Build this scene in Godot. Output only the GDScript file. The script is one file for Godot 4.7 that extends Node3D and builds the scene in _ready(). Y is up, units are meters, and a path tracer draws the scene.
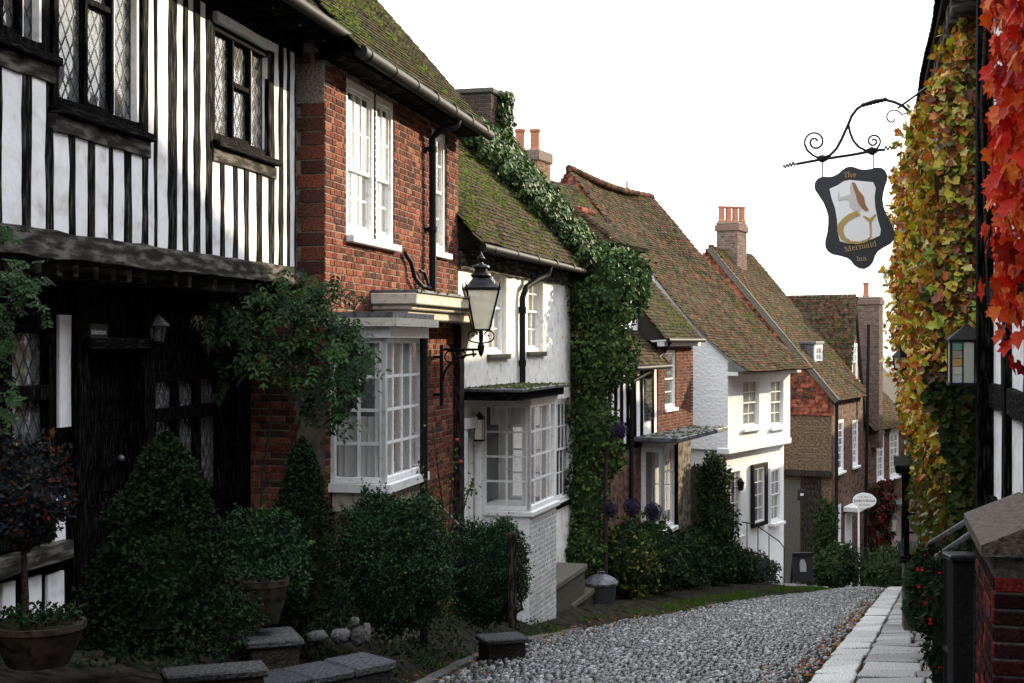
extends Node3D
# A steep cobbled lane of old houses, seen against the light.
# World: y up, camera at (0, EYE, 0) looking along -z. Plan positions are written as (X, Z) with Z = depth = -z.
const F := 1400.0
const CX := 512.0
const CY := 341.5
const EYE := 1.5
var rng := RandomNumberGenerator.new()
var mats := {}
var taken := {}
var noise := FastNoiseLite.new()
var every := func(_a: float, _b: float) -> bool: return true

# ---------------------------------------------------------------- mesh collecting
class MB:
	var v := PackedVector3Array()
	var n := PackedVector3Array()
	var c := PackedColorArray()
	func tri(a: Vector3, b: Vector3, d: Vector3, col := Color.WHITE) -> void:
		var m := (b - a).cross(d - a).normalized()
		v.append(a); v.append(d); v.append(b)
		n.append(m); n.append(m); n.append(m)
		c.append(col); c.append(col); c.append(col)
	func quad(a: Vector3, b: Vector3, d: Vector3, e: Vector3, col := Color.WHITE) -> void:
		var m := (d - a).cross(e - b).normalized()
		v.append(a); v.append(d); v.append(b); v.append(a); v.append(e); v.append(d)
		for i in 6:
			n.append(m)
			c.append(col)
	func squad(a: Vector3, b: Vector3, d: Vector3, e: Vector3, na: Vector3, nb: Vector3, nd: Vector3, ne: Vector3, col := Color.WHITE) -> void:
		v.append(a); v.append(d); v.append(b); v.append(a); v.append(e); v.append(d)
		n.append(na); n.append(nd); n.append(nb); n.append(na); n.append(ne); n.append(nd)
		for i in 6:
			c.append(col)
	func box(x0: float, x1: float, y0: float, y1: float, z0: float, z1: float, col := Color.WHITE, t := Transform3D()) -> void:
		var p := []
		for i in 8:
			p.append(t * Vector3(x1 if i & 1 else x0, y1 if i & 2 else y0, z1 if i & 4 else z0))
		quad(p[4], p[5], p[7], p[6], col)
		quad(p[1], p[0], p[2], p[3], col)
		quad(p[0], p[4], p[6], p[2], col)
		quad(p[5], p[1], p[3], p[7], col)
		quad(p[6], p[7], p[3], p[2], col)
		quad(p[0], p[1], p[5], p[4], col)
	# box with chamfered edges
	func cbox(x0: float, x1: float, y0: float, y1: float, z0: float, z1: float, k: float, col := Color.WHITE, t := Transform3D()) -> void:
		var lo := Vector3(x0, y0, z0)
		var hi := Vector3(x1, y1, z1)
		var f := {}
		for ax in 3:
			for s in 2:
				for i in 4:
					var q := Vector3()
					var b := (ax + 1) % 3
					var d := (ax + 2) % 3
					q[ax] = hi[ax] if s else lo[ax]
					q[b] = hi[b] - k if i & 1 else lo[b] + k
					q[d] = hi[d] - k if i & 2 else lo[d] + k
					f[ax * 8 + s * 4 + i] = t * q
		for ax in 3:
			var g := ax * 8
			quad(f[g + 4], f[g + 5], f[g + 7], f[g + 6], col)
			quad(f[g + 1], f[g], f[g + 2], f[g + 3], col)
		for ax in 3:                      # the edge strips that run along axis ax
			var b := (ax + 1) % 3
			var d := (ax + 2) % 3
			for sb in 2:
				for sd in 2:
					# face b: its in-plane axes are (b+1)=d then (b+2)=ax ; face d: (d+1)=ax, (d+2)=b
					var fb0: Vector3 = f[b * 8 + sb * 4 + (1 if sd else 0)]
					var fb1: Vector3 = f[b * 8 + sb * 4 + (1 if sd else 0) + 2]
					var fd0: Vector3 = f[d * 8 + sd * 4 + (2 if sb else 0)]
					var fd1: Vector3 = f[d * 8 + sd * 4 + (2 if sb else 0) + 1]
					if sb == sd:
						quad(fb0, fd0, fd1, fb1, col)
					else:
						quad(fb0, fb1, fd1, fd0, col)
		for sx in 2:
			for sy in 2:
				for sz in 2:
					var a: Vector3 = f[0 + sx * 4 + (1 if sy else 0) + (2 if sz else 0)]
					var b2: Vector3 = f[8 + sy * 4 + (1 if sz else 0) + (2 if sx else 0)]
					var d2: Vector3 = f[16 + sz * 4 + (1 if sx else 0) + (2 if sy else 0)]
					if (sx + sy + sz) % 2 == 1:
						tri(a, b2, d2, col)
					else:
						tri(a, d2, b2, col)
	# round bar along points; r one radius or one for each point
	func tube(pts: Array, r, sides := 8, col := Color.WHITE, caps := true) -> void:
		var m := pts.size()
		var rings := []
		var up := Vector3(0.13, 0.97, 0.21)
		var prev := Vector3.ZERO
		for i in m:
			var a: Vector3 = pts[maxi(i - 1, 0)]
			var b: Vector3 = pts[mini(i + 1, m - 1)]
			var d := (b - a).normalized()
			if i == 0:
				prev = d.cross(up)
				if prev.length() < 0.1:
					prev = d.cross(Vector3.RIGHT)
			var s := (prev - d * prev.dot(d)).normalized()
			prev = s
			var q := d.cross(s)
			var rad: float = r[i] if r is Array else r
			var ring := []
			for j in sides:
				var an := TAU * j / sides
				var dir := s * cos(an) + q * sin(an)
				ring.append([pts[i] + dir * rad, dir])
			rings.append(ring)
		for i in m - 1:
			for j in sides:
				var k := (j + 1) % sides
				var A = rings[i][j]
				var B = rings[i][k]
				var C = rings[i + 1][k]
				var D = rings[i + 1][j]
				squad(A[0], B[0], C[0], D[0], A[1], B[1], C[1], D[1], col)
		if caps:
			for e in [0, m - 1]:
				for j in range(1, sides - 1):
					if e == 0:
						tri(rings[e][0][0], rings[e][j + 1][0], rings[e][j][0], col)
					else:
						tri(rings[e][0][0], rings[e][j][0], rings[e][j + 1][0], col)
	# profile of (radius, height) turned about the y axis at a point
	func lathe(prof: Array, segs: int, at: Vector3, col := Color.WHITE, flat := false, turn := 0.0) -> void:
		for i in prof.size() - 1:
			var p: Vector2 = prof[i]
			var q: Vector2 = prof[i + 1]
			var sl := Vector2(q.y - p.y, p.x - q.x).normalized()
			for j in segs:
				var a0 := turn + TAU * j / segs
				var a1 := turn + TAU * (j + 1) / segs
				var d0 := Vector3(cos(a0), 0, -sin(a0))
				var d1 := Vector3(cos(a1), 0, -sin(a1))
				var A := at + d0 * p.x + Vector3(0, p.y, 0)
				var B := at + d1 * p.x + Vector3(0, p.y, 0)
				var C := at + d1 * q.x + Vector3(0, q.y, 0)
				var D := at + d0 * q.x + Vector3(0, q.y, 0)
				if flat:
					if p.x < 1e-5:
						tri(A, C, D, col)
					elif q.x < 1e-5:
						tri(A, B, C, col)
					else:
						quad(A, B, C, D, col)
				else:
					var n0 := d0 * sl.x + Vector3(0, sl.y, 0)
					var n1 := d1 * sl.x + Vector3(0, sl.y, 0)
					squad(A, B, C, D, n0, n1, n1, n0, col)
	# polygon in the xy plane (counter-clockwise), from z0 to z1
	func prism(poly: PackedVector2Array, z0: float, z1: float, col := Color.WHITE, t := Transform3D()) -> void:
		var p := poly
		if Geometry2D.is_polygon_clockwise(p):
			p = p.duplicate()
			p.reverse()
		var ix := Geometry2D.triangulate_polygon(p)
		for i in range(0, ix.size(), 3):
			var a := p[ix[i]]
			var b := p[ix[i + 1]]
			var d := p[ix[i + 2]]
			if (b - a).cross(d - a) < 0:
				var x := b
				b = d
				d = x
			tri(t * Vector3(a.x, a.y, z1), t * Vector3(b.x, b.y, z1), t * Vector3(d.x, d.y, z1), col)
			tri(t * Vector3(a.x, a.y, z0), t * Vector3(d.x, d.y, z0), t * Vector3(b.x, b.y, z0), col)
		for i in p.size():
			var a := p[i]
			var b := p[(i + 1) % p.size()]
			quad(t * Vector3(a.x, a.y, z0), t * Vector3(b.x, b.y, z0), t * Vector3(b.x, b.y, z1), t * Vector3(a.x, a.y, z1), col)
	# one folded leaf
	func leaf(p: Vector3, nm: Vector3, tip: Vector3, s: float, wd: float, col: Color) -> void:
		var side := nm.cross(tip).normalized()
		var mid := p + tip * s * 0.42
		var lf := mid - side * s * wd * 0.5 + nm * s * 0.1
		var rt := mid + side * s * wd * 0.5 + nm * s * 0.1
		var e := p + tip * s
		tri(p, rt, e, col)
		tri(p, e, lf, col)
	# one lobed creeper leaf, folded along its rib
	func lobed(p: Vector3, nm: Vector3, tip: Vector3, s: float, wd: float, col: Color) -> void:
		var side := nm.cross(tip).normalized()
		var q := func(x: float, y: float) -> Vector3:
			return p + side * x * s * wd + tip * y * s + nm * absf(x) * s * 0.16 - nm * y * y * s * 0.12
		var e: Vector3 = q.call(0.0, 1.0)
		var m: Vector3 = q.call(0.0, 0.35)
		for k in [-1.0, 1.0]:
			var a: Vector3 = q.call(0.52 * k, 0.02)
			var b: Vector3 = q.call(0.28 * k, 0.36)
			var c: Vector3 = q.call(0.42 * k, 0.58)
			if k > 0.0:
				tri(p, a, m, col); tri(m, a, b, col); tri(m, b, c, col); tri(m, c, e, col)
			else:
				tri(p, m, a, col); tri(m, b, a, col); tri(m, c, b, col); tri(m, e, c, col)
	# lumpy stone
	func stone(at: Vector3, r: Vector3, seed_: int, col: Color, rings := 6, segs := 9) -> void:
		var g := RandomNumberGenerator.new()
		g.seed = seed_
		var k1 := Vector3(g.randf_range(2, 4), g.randf_range(2, 4), g.randf_range(2, 4))
		var ph := g.randf() * 6.0
		var pts := []
		for i in rings + 1:
			var row := []
			var th := PI * i / rings
			for j in segs:
				var an := TAU * j / segs
				var d := Vector3(sin(th) * cos(an), cos(th), sin(th) * sin(an))
				var f := 1.0 + 0.12 * sin(d.dot(k1) * 2.0 + ph) + 0.07 * sin(d.dot(Vector3(k1.z, k1.x, k1.y)) * 3.7 + ph * 2.0)
				var q := Vector3(signf(d.x) * pow(absf(d.x), 0.8), signf(d.y) * pow(absf(d.y), 0.8), signf(d.z) * pow(absf(d.z), 0.8))
				row.append([at + q * f * r, (d / r).normalized()])
			pts.append(row)
		for i in rings:
			for j in segs:
				var k := (j + 1) % segs
				var A = pts[i][j]
				var B = pts[i][k]
				var C = pts[i + 1][k]
				var D = pts[i + 1][j]
				squad(A[0], B[0], C[0], D[0], A[1], B[1], C[1], D[1], col)
	func append(o: MB, t: Transform3D, col = null) -> void:
		var nb := t.basis.inverse().transposed()
		for i in o.v.size():
			v.append(t * o.v[i])
			n.append((nb * o.n[i]).normalized())
			c.append(o.c[i] if col == null else col)
	func mesh() -> ArrayMesh:
		var m := ArrayMesh.new()
		if v.size() == 0:
			return m
		var a := []
		a.resize(Mesh.ARRAY_MAX)
		a[Mesh.ARRAY_VERTEX] = v
		a[Mesh.ARRAY_NORMAL] = n
		a[Mesh.ARRAY_COLOR] = c
		m.add_surface_from_arrays(Mesh.PRIMITIVE_TRIANGLES, a)
		return m

# ---------------------------------------------------------------- a facade: a vertical plane with its own axes (u along, y up, w outward)
class Fr:
	var o: Vector2
	var d: Vector2
	var nn: Vector2
	var base: float
	func _init(at: Vector2, dir: Vector2, by: float) -> void:
		o = at
		d = dir.normalized()
		nn = Vector2(d.y, -d.x)
		base = by
	func hit(px: float, w := 0.0) -> Vector2:
		var k := (px - 512.0) / 1400.0
		var z := (w + o.dot(nn)) / (k * nn.x + nn.y)
		return Vector2((Vector2(k * z, z) - o).dot(d), z)
	func u(px: float, w := 0.0) -> float:
		return hit(px, w).x
	func y(px: float, py: float, w := 0.0) -> float:
		return 1.5 - (py - 341.5) / 1400.0 * hit(px, w).y - base
	func p(px: float, py: float, w := 0.0) -> Vector3:
		return Vector3(u(px, w), y(px, py, w), w)
	func xf() -> Transform3D:
		return Transform3D(Basis(Vector3(d.x, 0, -d.y), Vector3.UP, Vector3(nn.x, 0, -nn.y)), Vector3(o.x, base, -o.y))

func at(px: float, py: float, z: float) -> Vector3:
	return Vector3((px - CX) / F * z, EYE - (py - CY) / F * z, -z)

func gy(z: float) -> float:
	var t := -0.137 * minf(z, 37.0)
	if z > 37.0:
		t -= 0.205 * (minf(z, 75.0) - 37.0)
	if z > 75.0:
		t -= 0.05 * (minf(z, 200.0) - 75.0)
	return t

func gp(x: float, z: float, up := 0.0) -> Vector3:
	return Vector3(x, gy(z) + up, -z)

# ---------------------------------------------------------------- nodes
func numbered(s: String) -> String:
	if not taken.has(s):
		taken[s] = 0
		return s
	taken[s] += 1
	return "%s_%03d" % [s, taken[s]]

func tag(o: Node, label: String, category: String, group := "", kind := "") -> void:
	if label: o.set_meta("label", label)
	if category: o.set_meta("category", category)
	if group: o.set_meta("group", group)
	if kind: o.set_meta("kind", kind)

func thing(called: String, label: String, category: String, t := Transform3D(), group := "") -> Node3D:
	var o := Node3D.new()
	o.name = numbered(called)
	o.transform = t
	add_child(o)
	tag(o, label, category, group)
	return o

func part(parent: Node, called: String, mb: MB, m: String, t := Transform3D(), label := "") -> MeshInstance3D:
	return part_mesh(parent, called, mb.mesh(), m, t, label)

func part_mesh(parent: Node, called: String, me: Mesh, m: String, t := Transform3D(), label := "") -> MeshInstance3D:
	var o := MeshInstance3D.new()
	o.name = called if parent != self else numbered(called)
	o.mesh = me
	o.material_override = mats[m]
	o.transform = t
	if label: o.set_meta("label", label)
	parent.add_child(o, true)
	return o

func hub(parent: Node, called: String, t := Transform3D(), label := "") -> Node3D:
	var o := Node3D.new()
	o.name = called
	o.transform = t
	if label: o.set_meta("label", label)
	parent.add_child(o, true)
	return o

func stuff(o: Node) -> Node:
	o.set_meta("kind", "stuff")
	return o

func struct(called: String, mb: MB, m: String, label := "") -> MeshInstance3D:
	var o := part(self, called, mb, m)
	o.set_meta("kind", "structure")
	if label: o.set_meta("label", label)
	return o

# ---------------------------------------------------------------- materials
var tex := {}
func lin(r: float, g: float, b: float) -> Color:
	return Color(r, g, b).linear_to_srgb()

func noise_tex(called: String, freq: float, oct: int, stops: Array, sd: int, type := FastNoiseLite.TYPE_SIMPLEX_SMOOTH, size := 512) -> void:
	var f := FastNoiseLite.new()
	f.noise_type = type
	f.frequency = freq
	f.fractal_octaves = oct
	f.fractal_type = FastNoiseLite.FRACTAL_FBM
	f.seed = sd
	var t := NoiseTexture2D.new()
	t.width = size
	t.height = size
	t.seamless = true
	t.noise = f
	var g := Gradient.new()
	var off := PackedFloat32Array()
	var cs := PackedColorArray()
	for s in stops:
		off.append(s[0])
		cs.append(s[1] if s[1] is Color else Color(s[1], s[1], s[1]))
	g.offsets = off
	g.colors = cs
	t.color_ramp = g
	tex[called] = t

func mk(called: String, col: Color, rough: float, o := {}) -> StandardMaterial3D:
	var m := StandardMaterial3D.new()
	m.resource_name = called
	m.albedo_color = col
	m.roughness = rough
	m.metallic_specular = o.get("spec", 0.4)
	m.metallic = o.get("metal", 0.0)
	m.vertex_color_use_as_albedo = o.get("vc", false)
	if o.has("tex"):
		m.albedo_texture = tex[o.tex]
	if o.has("bump"):
		m.heightmap_enabled = true
		m.heightmap_texture = tex[o.bump]
		m.heightmap_scale = o.get("relief", 1.0)
	if o.has("tex") or o.has("bump"):
		m.uv1_triplanar = true
		m.uv1_world_triplanar = o.get("world", true)
		var s = o.get("scale", 1.0)
		m.uv1_scale = s if s is Vector3 else Vector3(s, s, s)
	if o.has("back"):
		m.backlight_enabled = true
		m.backlight = o.back
	if o.has("alpha"):
		m.transparency = BaseMaterial3D.TRANSPARENCY_ALPHA
		m.albedo_color.a = o.alpha
	m.cull_mode = BaseMaterial3D.CULL_DISABLED if o.has("back") else BaseMaterial3D.CULL_BACK
	mats[called] = m
	return m

func make_materials() -> void:
	noise_tex("mottle", 0.03, 4, [[0.2, 0.62], [0.5, 0.85], [0.8, 1.0]], 3)
	noise_tex("blotch", 0.012, 5, [[0.25, 0.5], [0.45, 0.85], [0.6, 1.0]], 5)
	noise_tex("grime", 0.02, 5, [[0.1, Color(0.84, 0.825, 0.80)], [0.3, Color(0.96, 0.955, 0.945)], [0.5, Color(1, 1, 1)]], 9)
	noise_tex("peel", 0.018, 5, [[0.08, Color(0.50, 0.46, 0.40)], [0.16, Color(0.86, 0.84, 0.80)], [0.32, Color(0.97, 0.965, 0.955)], [0.6, Color(1, 1, 1)]], 17)
	noise_tex("wood", 0.02, 5, [[0.3, 0.16], [0.48, 0.28], [0.6, 0.45], [0.78, 1.0]], 21)
	noise_tex("woodworn", 0.025, 5, [[0.3, 0.40], [0.5, 0.6], [0.6, 0.8], [0.75, 1.0]], 23)
	noise_tex("height", 0.04, 5, [[0.1, 0.0], [0.9, 1.0]], 31)
	noise_tex("heightc", 0.015, 4, [[0.1, 0.0], [0.9, 1.0]], 37)
	noise_tex("speck", 0.09, 3, [[0.3, 0.55], [0.5, 0.85], [0.7, 1.0]], 41)
	noise_tex("rubble", 0.03, 3, [[0.2, Color(0.5, 0.46, 0.42)], [0.45, Color(0.85, 0.78, 0.7)], [0.7, Color(1, 0.96, 0.9)]], 43, FastNoiseLite.TYPE_CELLULAR)
	noise_tex("turf", 0.02, 5, [[0.3, Color(0.5, 0.6, 0.45)], [0.5, Color(0.85, 0.9, 0.7)], [0.65, Color(1, 0.95, 0.75)]], 47)
	mk("brick", Color.WHITE, 0.9, {vc = true, tex = "mottle", scale = 2.3, bump = "height", relief = 0.5, spec = 0.12})
	mk("mortar", lin(0.23, 0.19, 0.15), 0.95, {tex = "blotch", scale = 0.7, bump = "height", relief = 0.6, spec = 0.2})
	mk("tile", Color.WHITE, 0.92, {vc = true, tex = "blotch", scale = 0.9, bump = "height", relief = 0.5, spec = 0.08})
	mk("underlay", lin(0.03, 0.026, 0.022), 0.95)
	mk("moss", Color.WHITE, 0.95, {vc = true, tex = "speck", scale = 3.0, bump = "height", relief = 1.0, spec = 0.1})
	mk("timber", lin(0.022, 0.021, 0.020), 0.8, {tex = "wood", scale = Vector3(3.2, 0.45, 3.2), bump = "wood", relief = 0.5, spec = 0.12})
	mk("timberh", lin(0.028, 0.027, 0.026), 0.8, {tex = "wood", scale = Vector3(0.5, 3.0, 0.5), bump = "wood", relief = 0.5, spec = 0.12})
	mk("stud", lin(0.075, 0.072, 0.068), 0.85, {tex = "wood", scale = Vector3(2.6, 0.3, 2.6), bump = "wood", relief = 0.5, spec = 0.12})
	mk("beam", lin(0.15, 0.14, 0.12), 0.85, {tex = "woodworn", scale = Vector3(0.22, 0.9, 0.22), bump = "wood", relief = 0.25, spec = 0.12})
	mk("oldwood", lin(0.06, 0.05, 0.04), 0.8, {tex = "woodworn", scale = Vector3(2.2, 0.4, 2.2), bump = "wood", relief = 0.5, spec = 0.2})
	mk("plaster", lin(0.80, 0.79, 0.80), 0.9, {tex = "grime", scale = 0.35, bump = "heightc", relief = 1.2, spec = 0.2})
	mk("whitewash", lin(0.80, 0.78, 0.74), 0.9, {tex = "peel", scale = 0.45, bump = "heightc", relief = 1.5, spec = 0.2})
	mk("limewash", lin(0.82, 0.82, 0.82), 0.9, {bump = "heightc", relief = 1.2, spec = 0.2})
	mk("paint", lin(0.80, 0.80, 0.79), 0.45, {tex = "grime", scale = 0.9, spec = 0.4})
	mk("stucco", lin(0.50, 0.47, 0.40), 0.85, {tex = "peel", scale = 0.9, bump = "height", relief = 0.4, spec = 0.25})
	mk("iron", lin(0.012, 0.012, 0.013), 0.45, {tex = "mottle", scale = 2.0, spec = 0.3})
	mk("gutter", lin(0.016, 0.016, 0.017), 0.6, {tex = "mottle", scale = 2.0, spec = 0.22})
	mk("lead", lin(0.10, 0.105, 0.115), 0.5, {tex = "blotch", scale = 1.3, spec = 0.5})
	mk("came", lin(0.025, 0.025, 0.027), 0.6)
	mk("glass", lin(0.9, 0.95, 0.95), 0.03, {alpha = 0.06, spec = 0.72})
	mk("lampglass", lin(0.9, 0.86, 0.7), 0.5, {alpha = 0.75, spec = 0.5})
	mk("room", lin(0.035, 0.03, 0.026), 0.9)
	mk("curtain", lin(0.66, 0.65, 0.62), 0.9, {back = lin(0.3, 0.29, 0.26)})
	mk("cobble", Color.WHITE, 0.26, {vc = true, tex = "speck", scale = 2.0, bump = "height", relief = 0.3, spec = 0.45})
	mk("dirt", lin(0.035, 0.032, 0.024), 0.95, {tex = "blotch", scale = 0.6, bump = "height", relief = 2.0, spec = 0.1})
	mk("gutter_moss", lin(0.035, 0.040, 0.018), 0.95, {tex = "turf", scale = 0.8, bump = "height", relief = 2.0, spec = 0.1})
	mk("flag", Color.WHITE, 0.75, {vc = true, tex = "speck", scale = 0.9, bump = "height", relief = 0.4, spec = 0.35})
	mk("stone", Color.WHITE, 0.85, {vc = true, tex = "mottle", scale = 1.6, bump = "height", relief = 1.2, spec = 0.25})
	mk("stone2", lin(0.13, 0.12, 0.10), 0.85, {tex = "mottle", scale = 1.6, bump = "height", relief = 1.0, spec = 0.25})
	mk("flint", lin(0.17, 0.135, 0.10), 0.85, {tex = "rubble", scale = 1.1, bump = "rubble", relief = 3.0, spec = 0.3})
	mk("farbrick", lin(0.17, 0.10, 0.075), 0.9, {tex = "blotch", scale = 0.8, bump = "height", relief = 1.0, spec = 0.2})
	mk("leaf", Color.WHITE, 0.55, {vc = true, back = lin(0.05, 0.09, 0.02), spec = 0.22})
	mk("leafdark", Color.WHITE, 0.6, {vc = true, back = lin(0.015, 0.03, 0.01), spec = 0.1})
	mk("leafwarm", Color.WHITE, 0.45, {vc = true, back = lin(0.60, 0.42, 0.08), spec = 0.4})
	mk("leafred", Color.WHITE, 0.5, {vc = true, back = lin(0.70, 0.07, 0.02), spec = 0.22})
	mk("bark", lin(0.06, 0.045, 0.033), 0.9, {tex = "mottle", scale = 3.0, bump = "height", relief = 1.0, spec = 0.2})
	mk("terracotta", lin(0.05, 0.036, 0.025), 0.85, {tex = "blotch", scale = 1.5, spec = 0.25})
	mk("redclay", lin(0.50, 0.20, 0.12), 0.85, {tex = "mottle", scale = 1.8, spec = 0.25})
	mk("plain", Color.WHITE, 0.6, {vc = true, spec = 0.4})
	mk("matte", Color.WHITE, 0.9, {vc = true, spec = 0.2})
	mk("grass", Color.WHITE, 0.7, {vc = true, back = lin(0.06, 0.10, 0.015), spec = 0.2})
	mk("gold", lin(0.42, 0.30, 0.14), 0.6)
	mk("stained", Color.WHITE, 0.3, {vc = true, back = lin(0.5, 0.48, 0.4), spec = 0.5})
	mk("zinc", lin(0.16, 0.165, 0.175), 0.5, {metal = 0.4, tex = "blotch", scale = 1.5})

# ---------------------------------------------------------------- building helpers (in a house's own axes)
# front face of a wall with rectangular openings, and their reveals
func wall(mb: MB, u0: float, u1: float, y0: float, y1: float, holes: Array, w := 0.0, deep := 0.22, col := Color.WHITE) -> void:
	var us := [u0, u1]
	var ys := [y0, y1]
	for h in holes:
		us.append_array([clampf(h.position.x, u0, u1), clampf(h.end.x, u0, u1)])
		ys.append_array([clampf(h.position.y, y0, y1), clampf(h.end.y, y0, y1)])
	us.sort()
	ys.sort()
	for i in us.size() - 1:
		for j in ys.size() - 1:
			if us[i + 1] - us[i] < 1e-4 or ys[j + 1] - ys[j] < 1e-4:
				continue
			var m := Vector2((us[i] + us[i + 1]) / 2, (ys[j] + ys[j + 1]) / 2)
			var open := false
			for h in holes:
				if h.has_point(m):
					open = true
			if not open:
				mb.quad(Vector3(us[i], ys[j], w), Vector3(us[i + 1], ys[j], w), Vector3(us[i + 1], ys[j + 1], w), Vector3(us[i], ys[j + 1], w), col)
	for h in holes:
		var a: Vector2 = h.position
		var b: Vector2 = h.end
		var z := w - deep
		mb.quad(Vector3(a.x, a.y, w), Vector3(a.x, a.y, z), Vector3(a.x, b.y, z), Vector3(a.x, b.y, w), col)
		mb.quad(Vector3(b.x, a.y, z), Vector3(b.x, a.y, w), Vector3(b.x, b.y, w), Vector3(b.x, b.y, z), col)
		mb.quad(Vector3(a.x, a.y, z), Vector3(a.x, a.y, w), Vector3(b.x, a.y, w), Vector3(b.x, a.y, z), col)
		mb.quad(Vector3(a.x, b.y, w), Vector3(a.x, b.y, z), Vector3(b.x, b.y, z), Vector3(b.x, b.y, w), col)

# hand-hewn board: a box whose long edges wander
func board(mb: MB, x0: float, x1: float, y0: float, y1: float, z0: float, z1: float, wob: float, col := Color.WHITE, t := Transform3D()) -> void:
	var tall := (y1 - y0) >= (x1 - x0)
	var ln := (y1 - y0) if tall else (x1 - x0)
	var m := maxi(2, int(ln / 0.22))
	var prev := []
	for i in m + 1:
		var f := float(i) / m
		var ja := rng.randf_range(-wob, wob)
		var jb := rng.randf_range(-wob, wob)
		var jz := rng.randf_range(-wob, wob) * 0.4
		var c0: Vector2
		var c1: Vector2
		if tall:
			c0 = Vector2(x0 + ja, lerpf(y0, y1, f))
			c1 = Vector2(x1 + jb, lerpf(y0, y1, f))
		else:
			c0 = Vector2(lerpf(x0, x1, f), y1 + ja)
			c1 = Vector2(lerpf(x0, x1, f), y0 + jb)
		var k := 0.006
		var dv := (c1 - c0).normalized() * k
		var ring := [Vector3(c0.x, c0.y, z0), Vector3(c0.x, c0.y, z1 + jz - k), Vector3(c0.x + dv.x, c0.y + dv.y, z1 + jz), Vector3(c1.x - dv.x, c1.y - dv.y, z1 + jz), Vector3(c1.x, c1.y, z1 + jz - k), Vector3(c1.x, c1.y, z0)]
		if i:
			for j in 5:
				mb.quad(t * prev[j], t * prev[j + 1], t * ring[j + 1], t * ring[j], col)
		else:
			for j in range(1, 5):
				mb.tri(t * ring[0], t * ring[j + 1], t * ring[j], col)
		prev = ring
	for j in range(1, 5):
		mb.tri(t * prev[0], t * prev[j], t * prev[j + 1], col)

func pick(pal: Array) -> Color:
	var c: Color = pal[rng.randi() % pal.size()]
	var k := rng.randf_range(0.82, 1.15)
	return Color(c.r * k, c.g * k, c.b * k)

var BRICK := [Color(0.29, 0.092, 0.060), Color(0.25, 0.078, 0.052), Color(0.33, 0.122, 0.078), Color(0.21, 0.068, 0.048), Color(0.27, 0.098, 0.072), Color(0.11, 0.056, 0.048), Color(0.16, 0.070, 0.054), Color(0.36, 0.155, 0.098), Color(0.13, 0.062, 0.050)]

func brick_shape(w: float, h: float, d: float, col: Color) -> MB:
	var mb := MB.new()
	var k := 0.006
	var a := [Vector3(0, 0, d - k), Vector3(w, 0, d - k), Vector3(w, h, d - k), Vector3(0, h, d - k)]
	var b := [Vector3(k, k, d), Vector3(w - k, k, d), Vector3(w - k, h - k, d), Vector3(k, h - k, d)]
	var c := [Vector3(0, 0, -0.01), Vector3(w, 0, -0.01), Vector3(w, h, -0.01), Vector3(0, h, -0.01)]
	mb.quad(b[0], b[1], b[2], b[3], col)
	for i in 4:
		var j := (i + 1) % 4
		mb.quad(a[i], a[j], b[j], b[i], col)
		mb.quad(c[i], c[j], a[j], a[i], col)
	return mb

# bricks laid on a face; the first `own` that pass near() are separate parts, the others one joined part
func bricks(parent: Node, u0: float, u1: float, y0: float, y1: float, holes: Array, own: int, near: Callable, t := Transform3D(), pal := BRICK, gauge := 0.075, clip = null) -> void:
	var proud := 0.007
	var variants := []
	if own:
		for v in 10:
			variants.append([brick_shape(0.2155, gauge - 0.011, proud, pick(pal)).mesh(), brick_shape(0.103, gauge - 0.011, proud, pick(pal)).mesh()])
	var rest := MB.new()
	var rows := int((y1 - y0) / gauge)
	for r in rows:
		var y := y0 + r * gauge
		var x := u0 - (0.0 if r % 2 else 0.17)
		var head := r % 2 == 0
		while x < u1:
			var wd := 0.1125 if head else 0.225
			head = not head
			var a := maxf(x, u0)
			var b := minf(x + wd - 0.011, u1)
			var lo := y
			var hi := y + gauge - 0.011
			x += wd
			var gone := b - a < 0.02
			for h in holes:
				if gone or b <= h.position.x or a >= h.end.x or hi <= h.position.y or lo >= h.end.y:
					continue
				if lo < h.position.y - 0.015:
					hi = h.position.y
				elif hi > h.end.y + 0.015:
					lo = h.end.y
				elif a < h.position.x - 0.015 and b > h.end.x + 0.015:
					gone = true
				elif a < h.position.x - 0.015:
					b = h.position.x
				elif b > h.end.x + 0.015:
					a = h.end.x
				else:
					gone = true
			if gone or hi - lo < 0.01 or b - a < 0.015:
				continue
			if clip != null and not clip.call(Vector2((a + b) / 2, (lo + hi) / 2)):
				continue
			var full: bool = absf(b - a - (wd - 0.011)) < 0.002 and hi - lo > gauge - 0.013
			if own > 0 and full and near.call(a, lo):
				own -= 1
				var o := part_mesh(parent, "brick", variants[rng.randi() % 10][0 if wd > 0.2 else 1], "brick", t * Transform3D(Basis(), Vector3(a, lo, rng.randf_range(-0.002, 0.002))))
			else:
				rest.append(brick_shape(b - a, hi - lo, proud, pick(pal)), Transform3D(Basis(), Vector3(a, lo, rng.randf_range(-0.002, 0.002))))
	if rest.v.size():
		stuff(part(parent, "brick_courses", rest, "brick", t))

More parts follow.
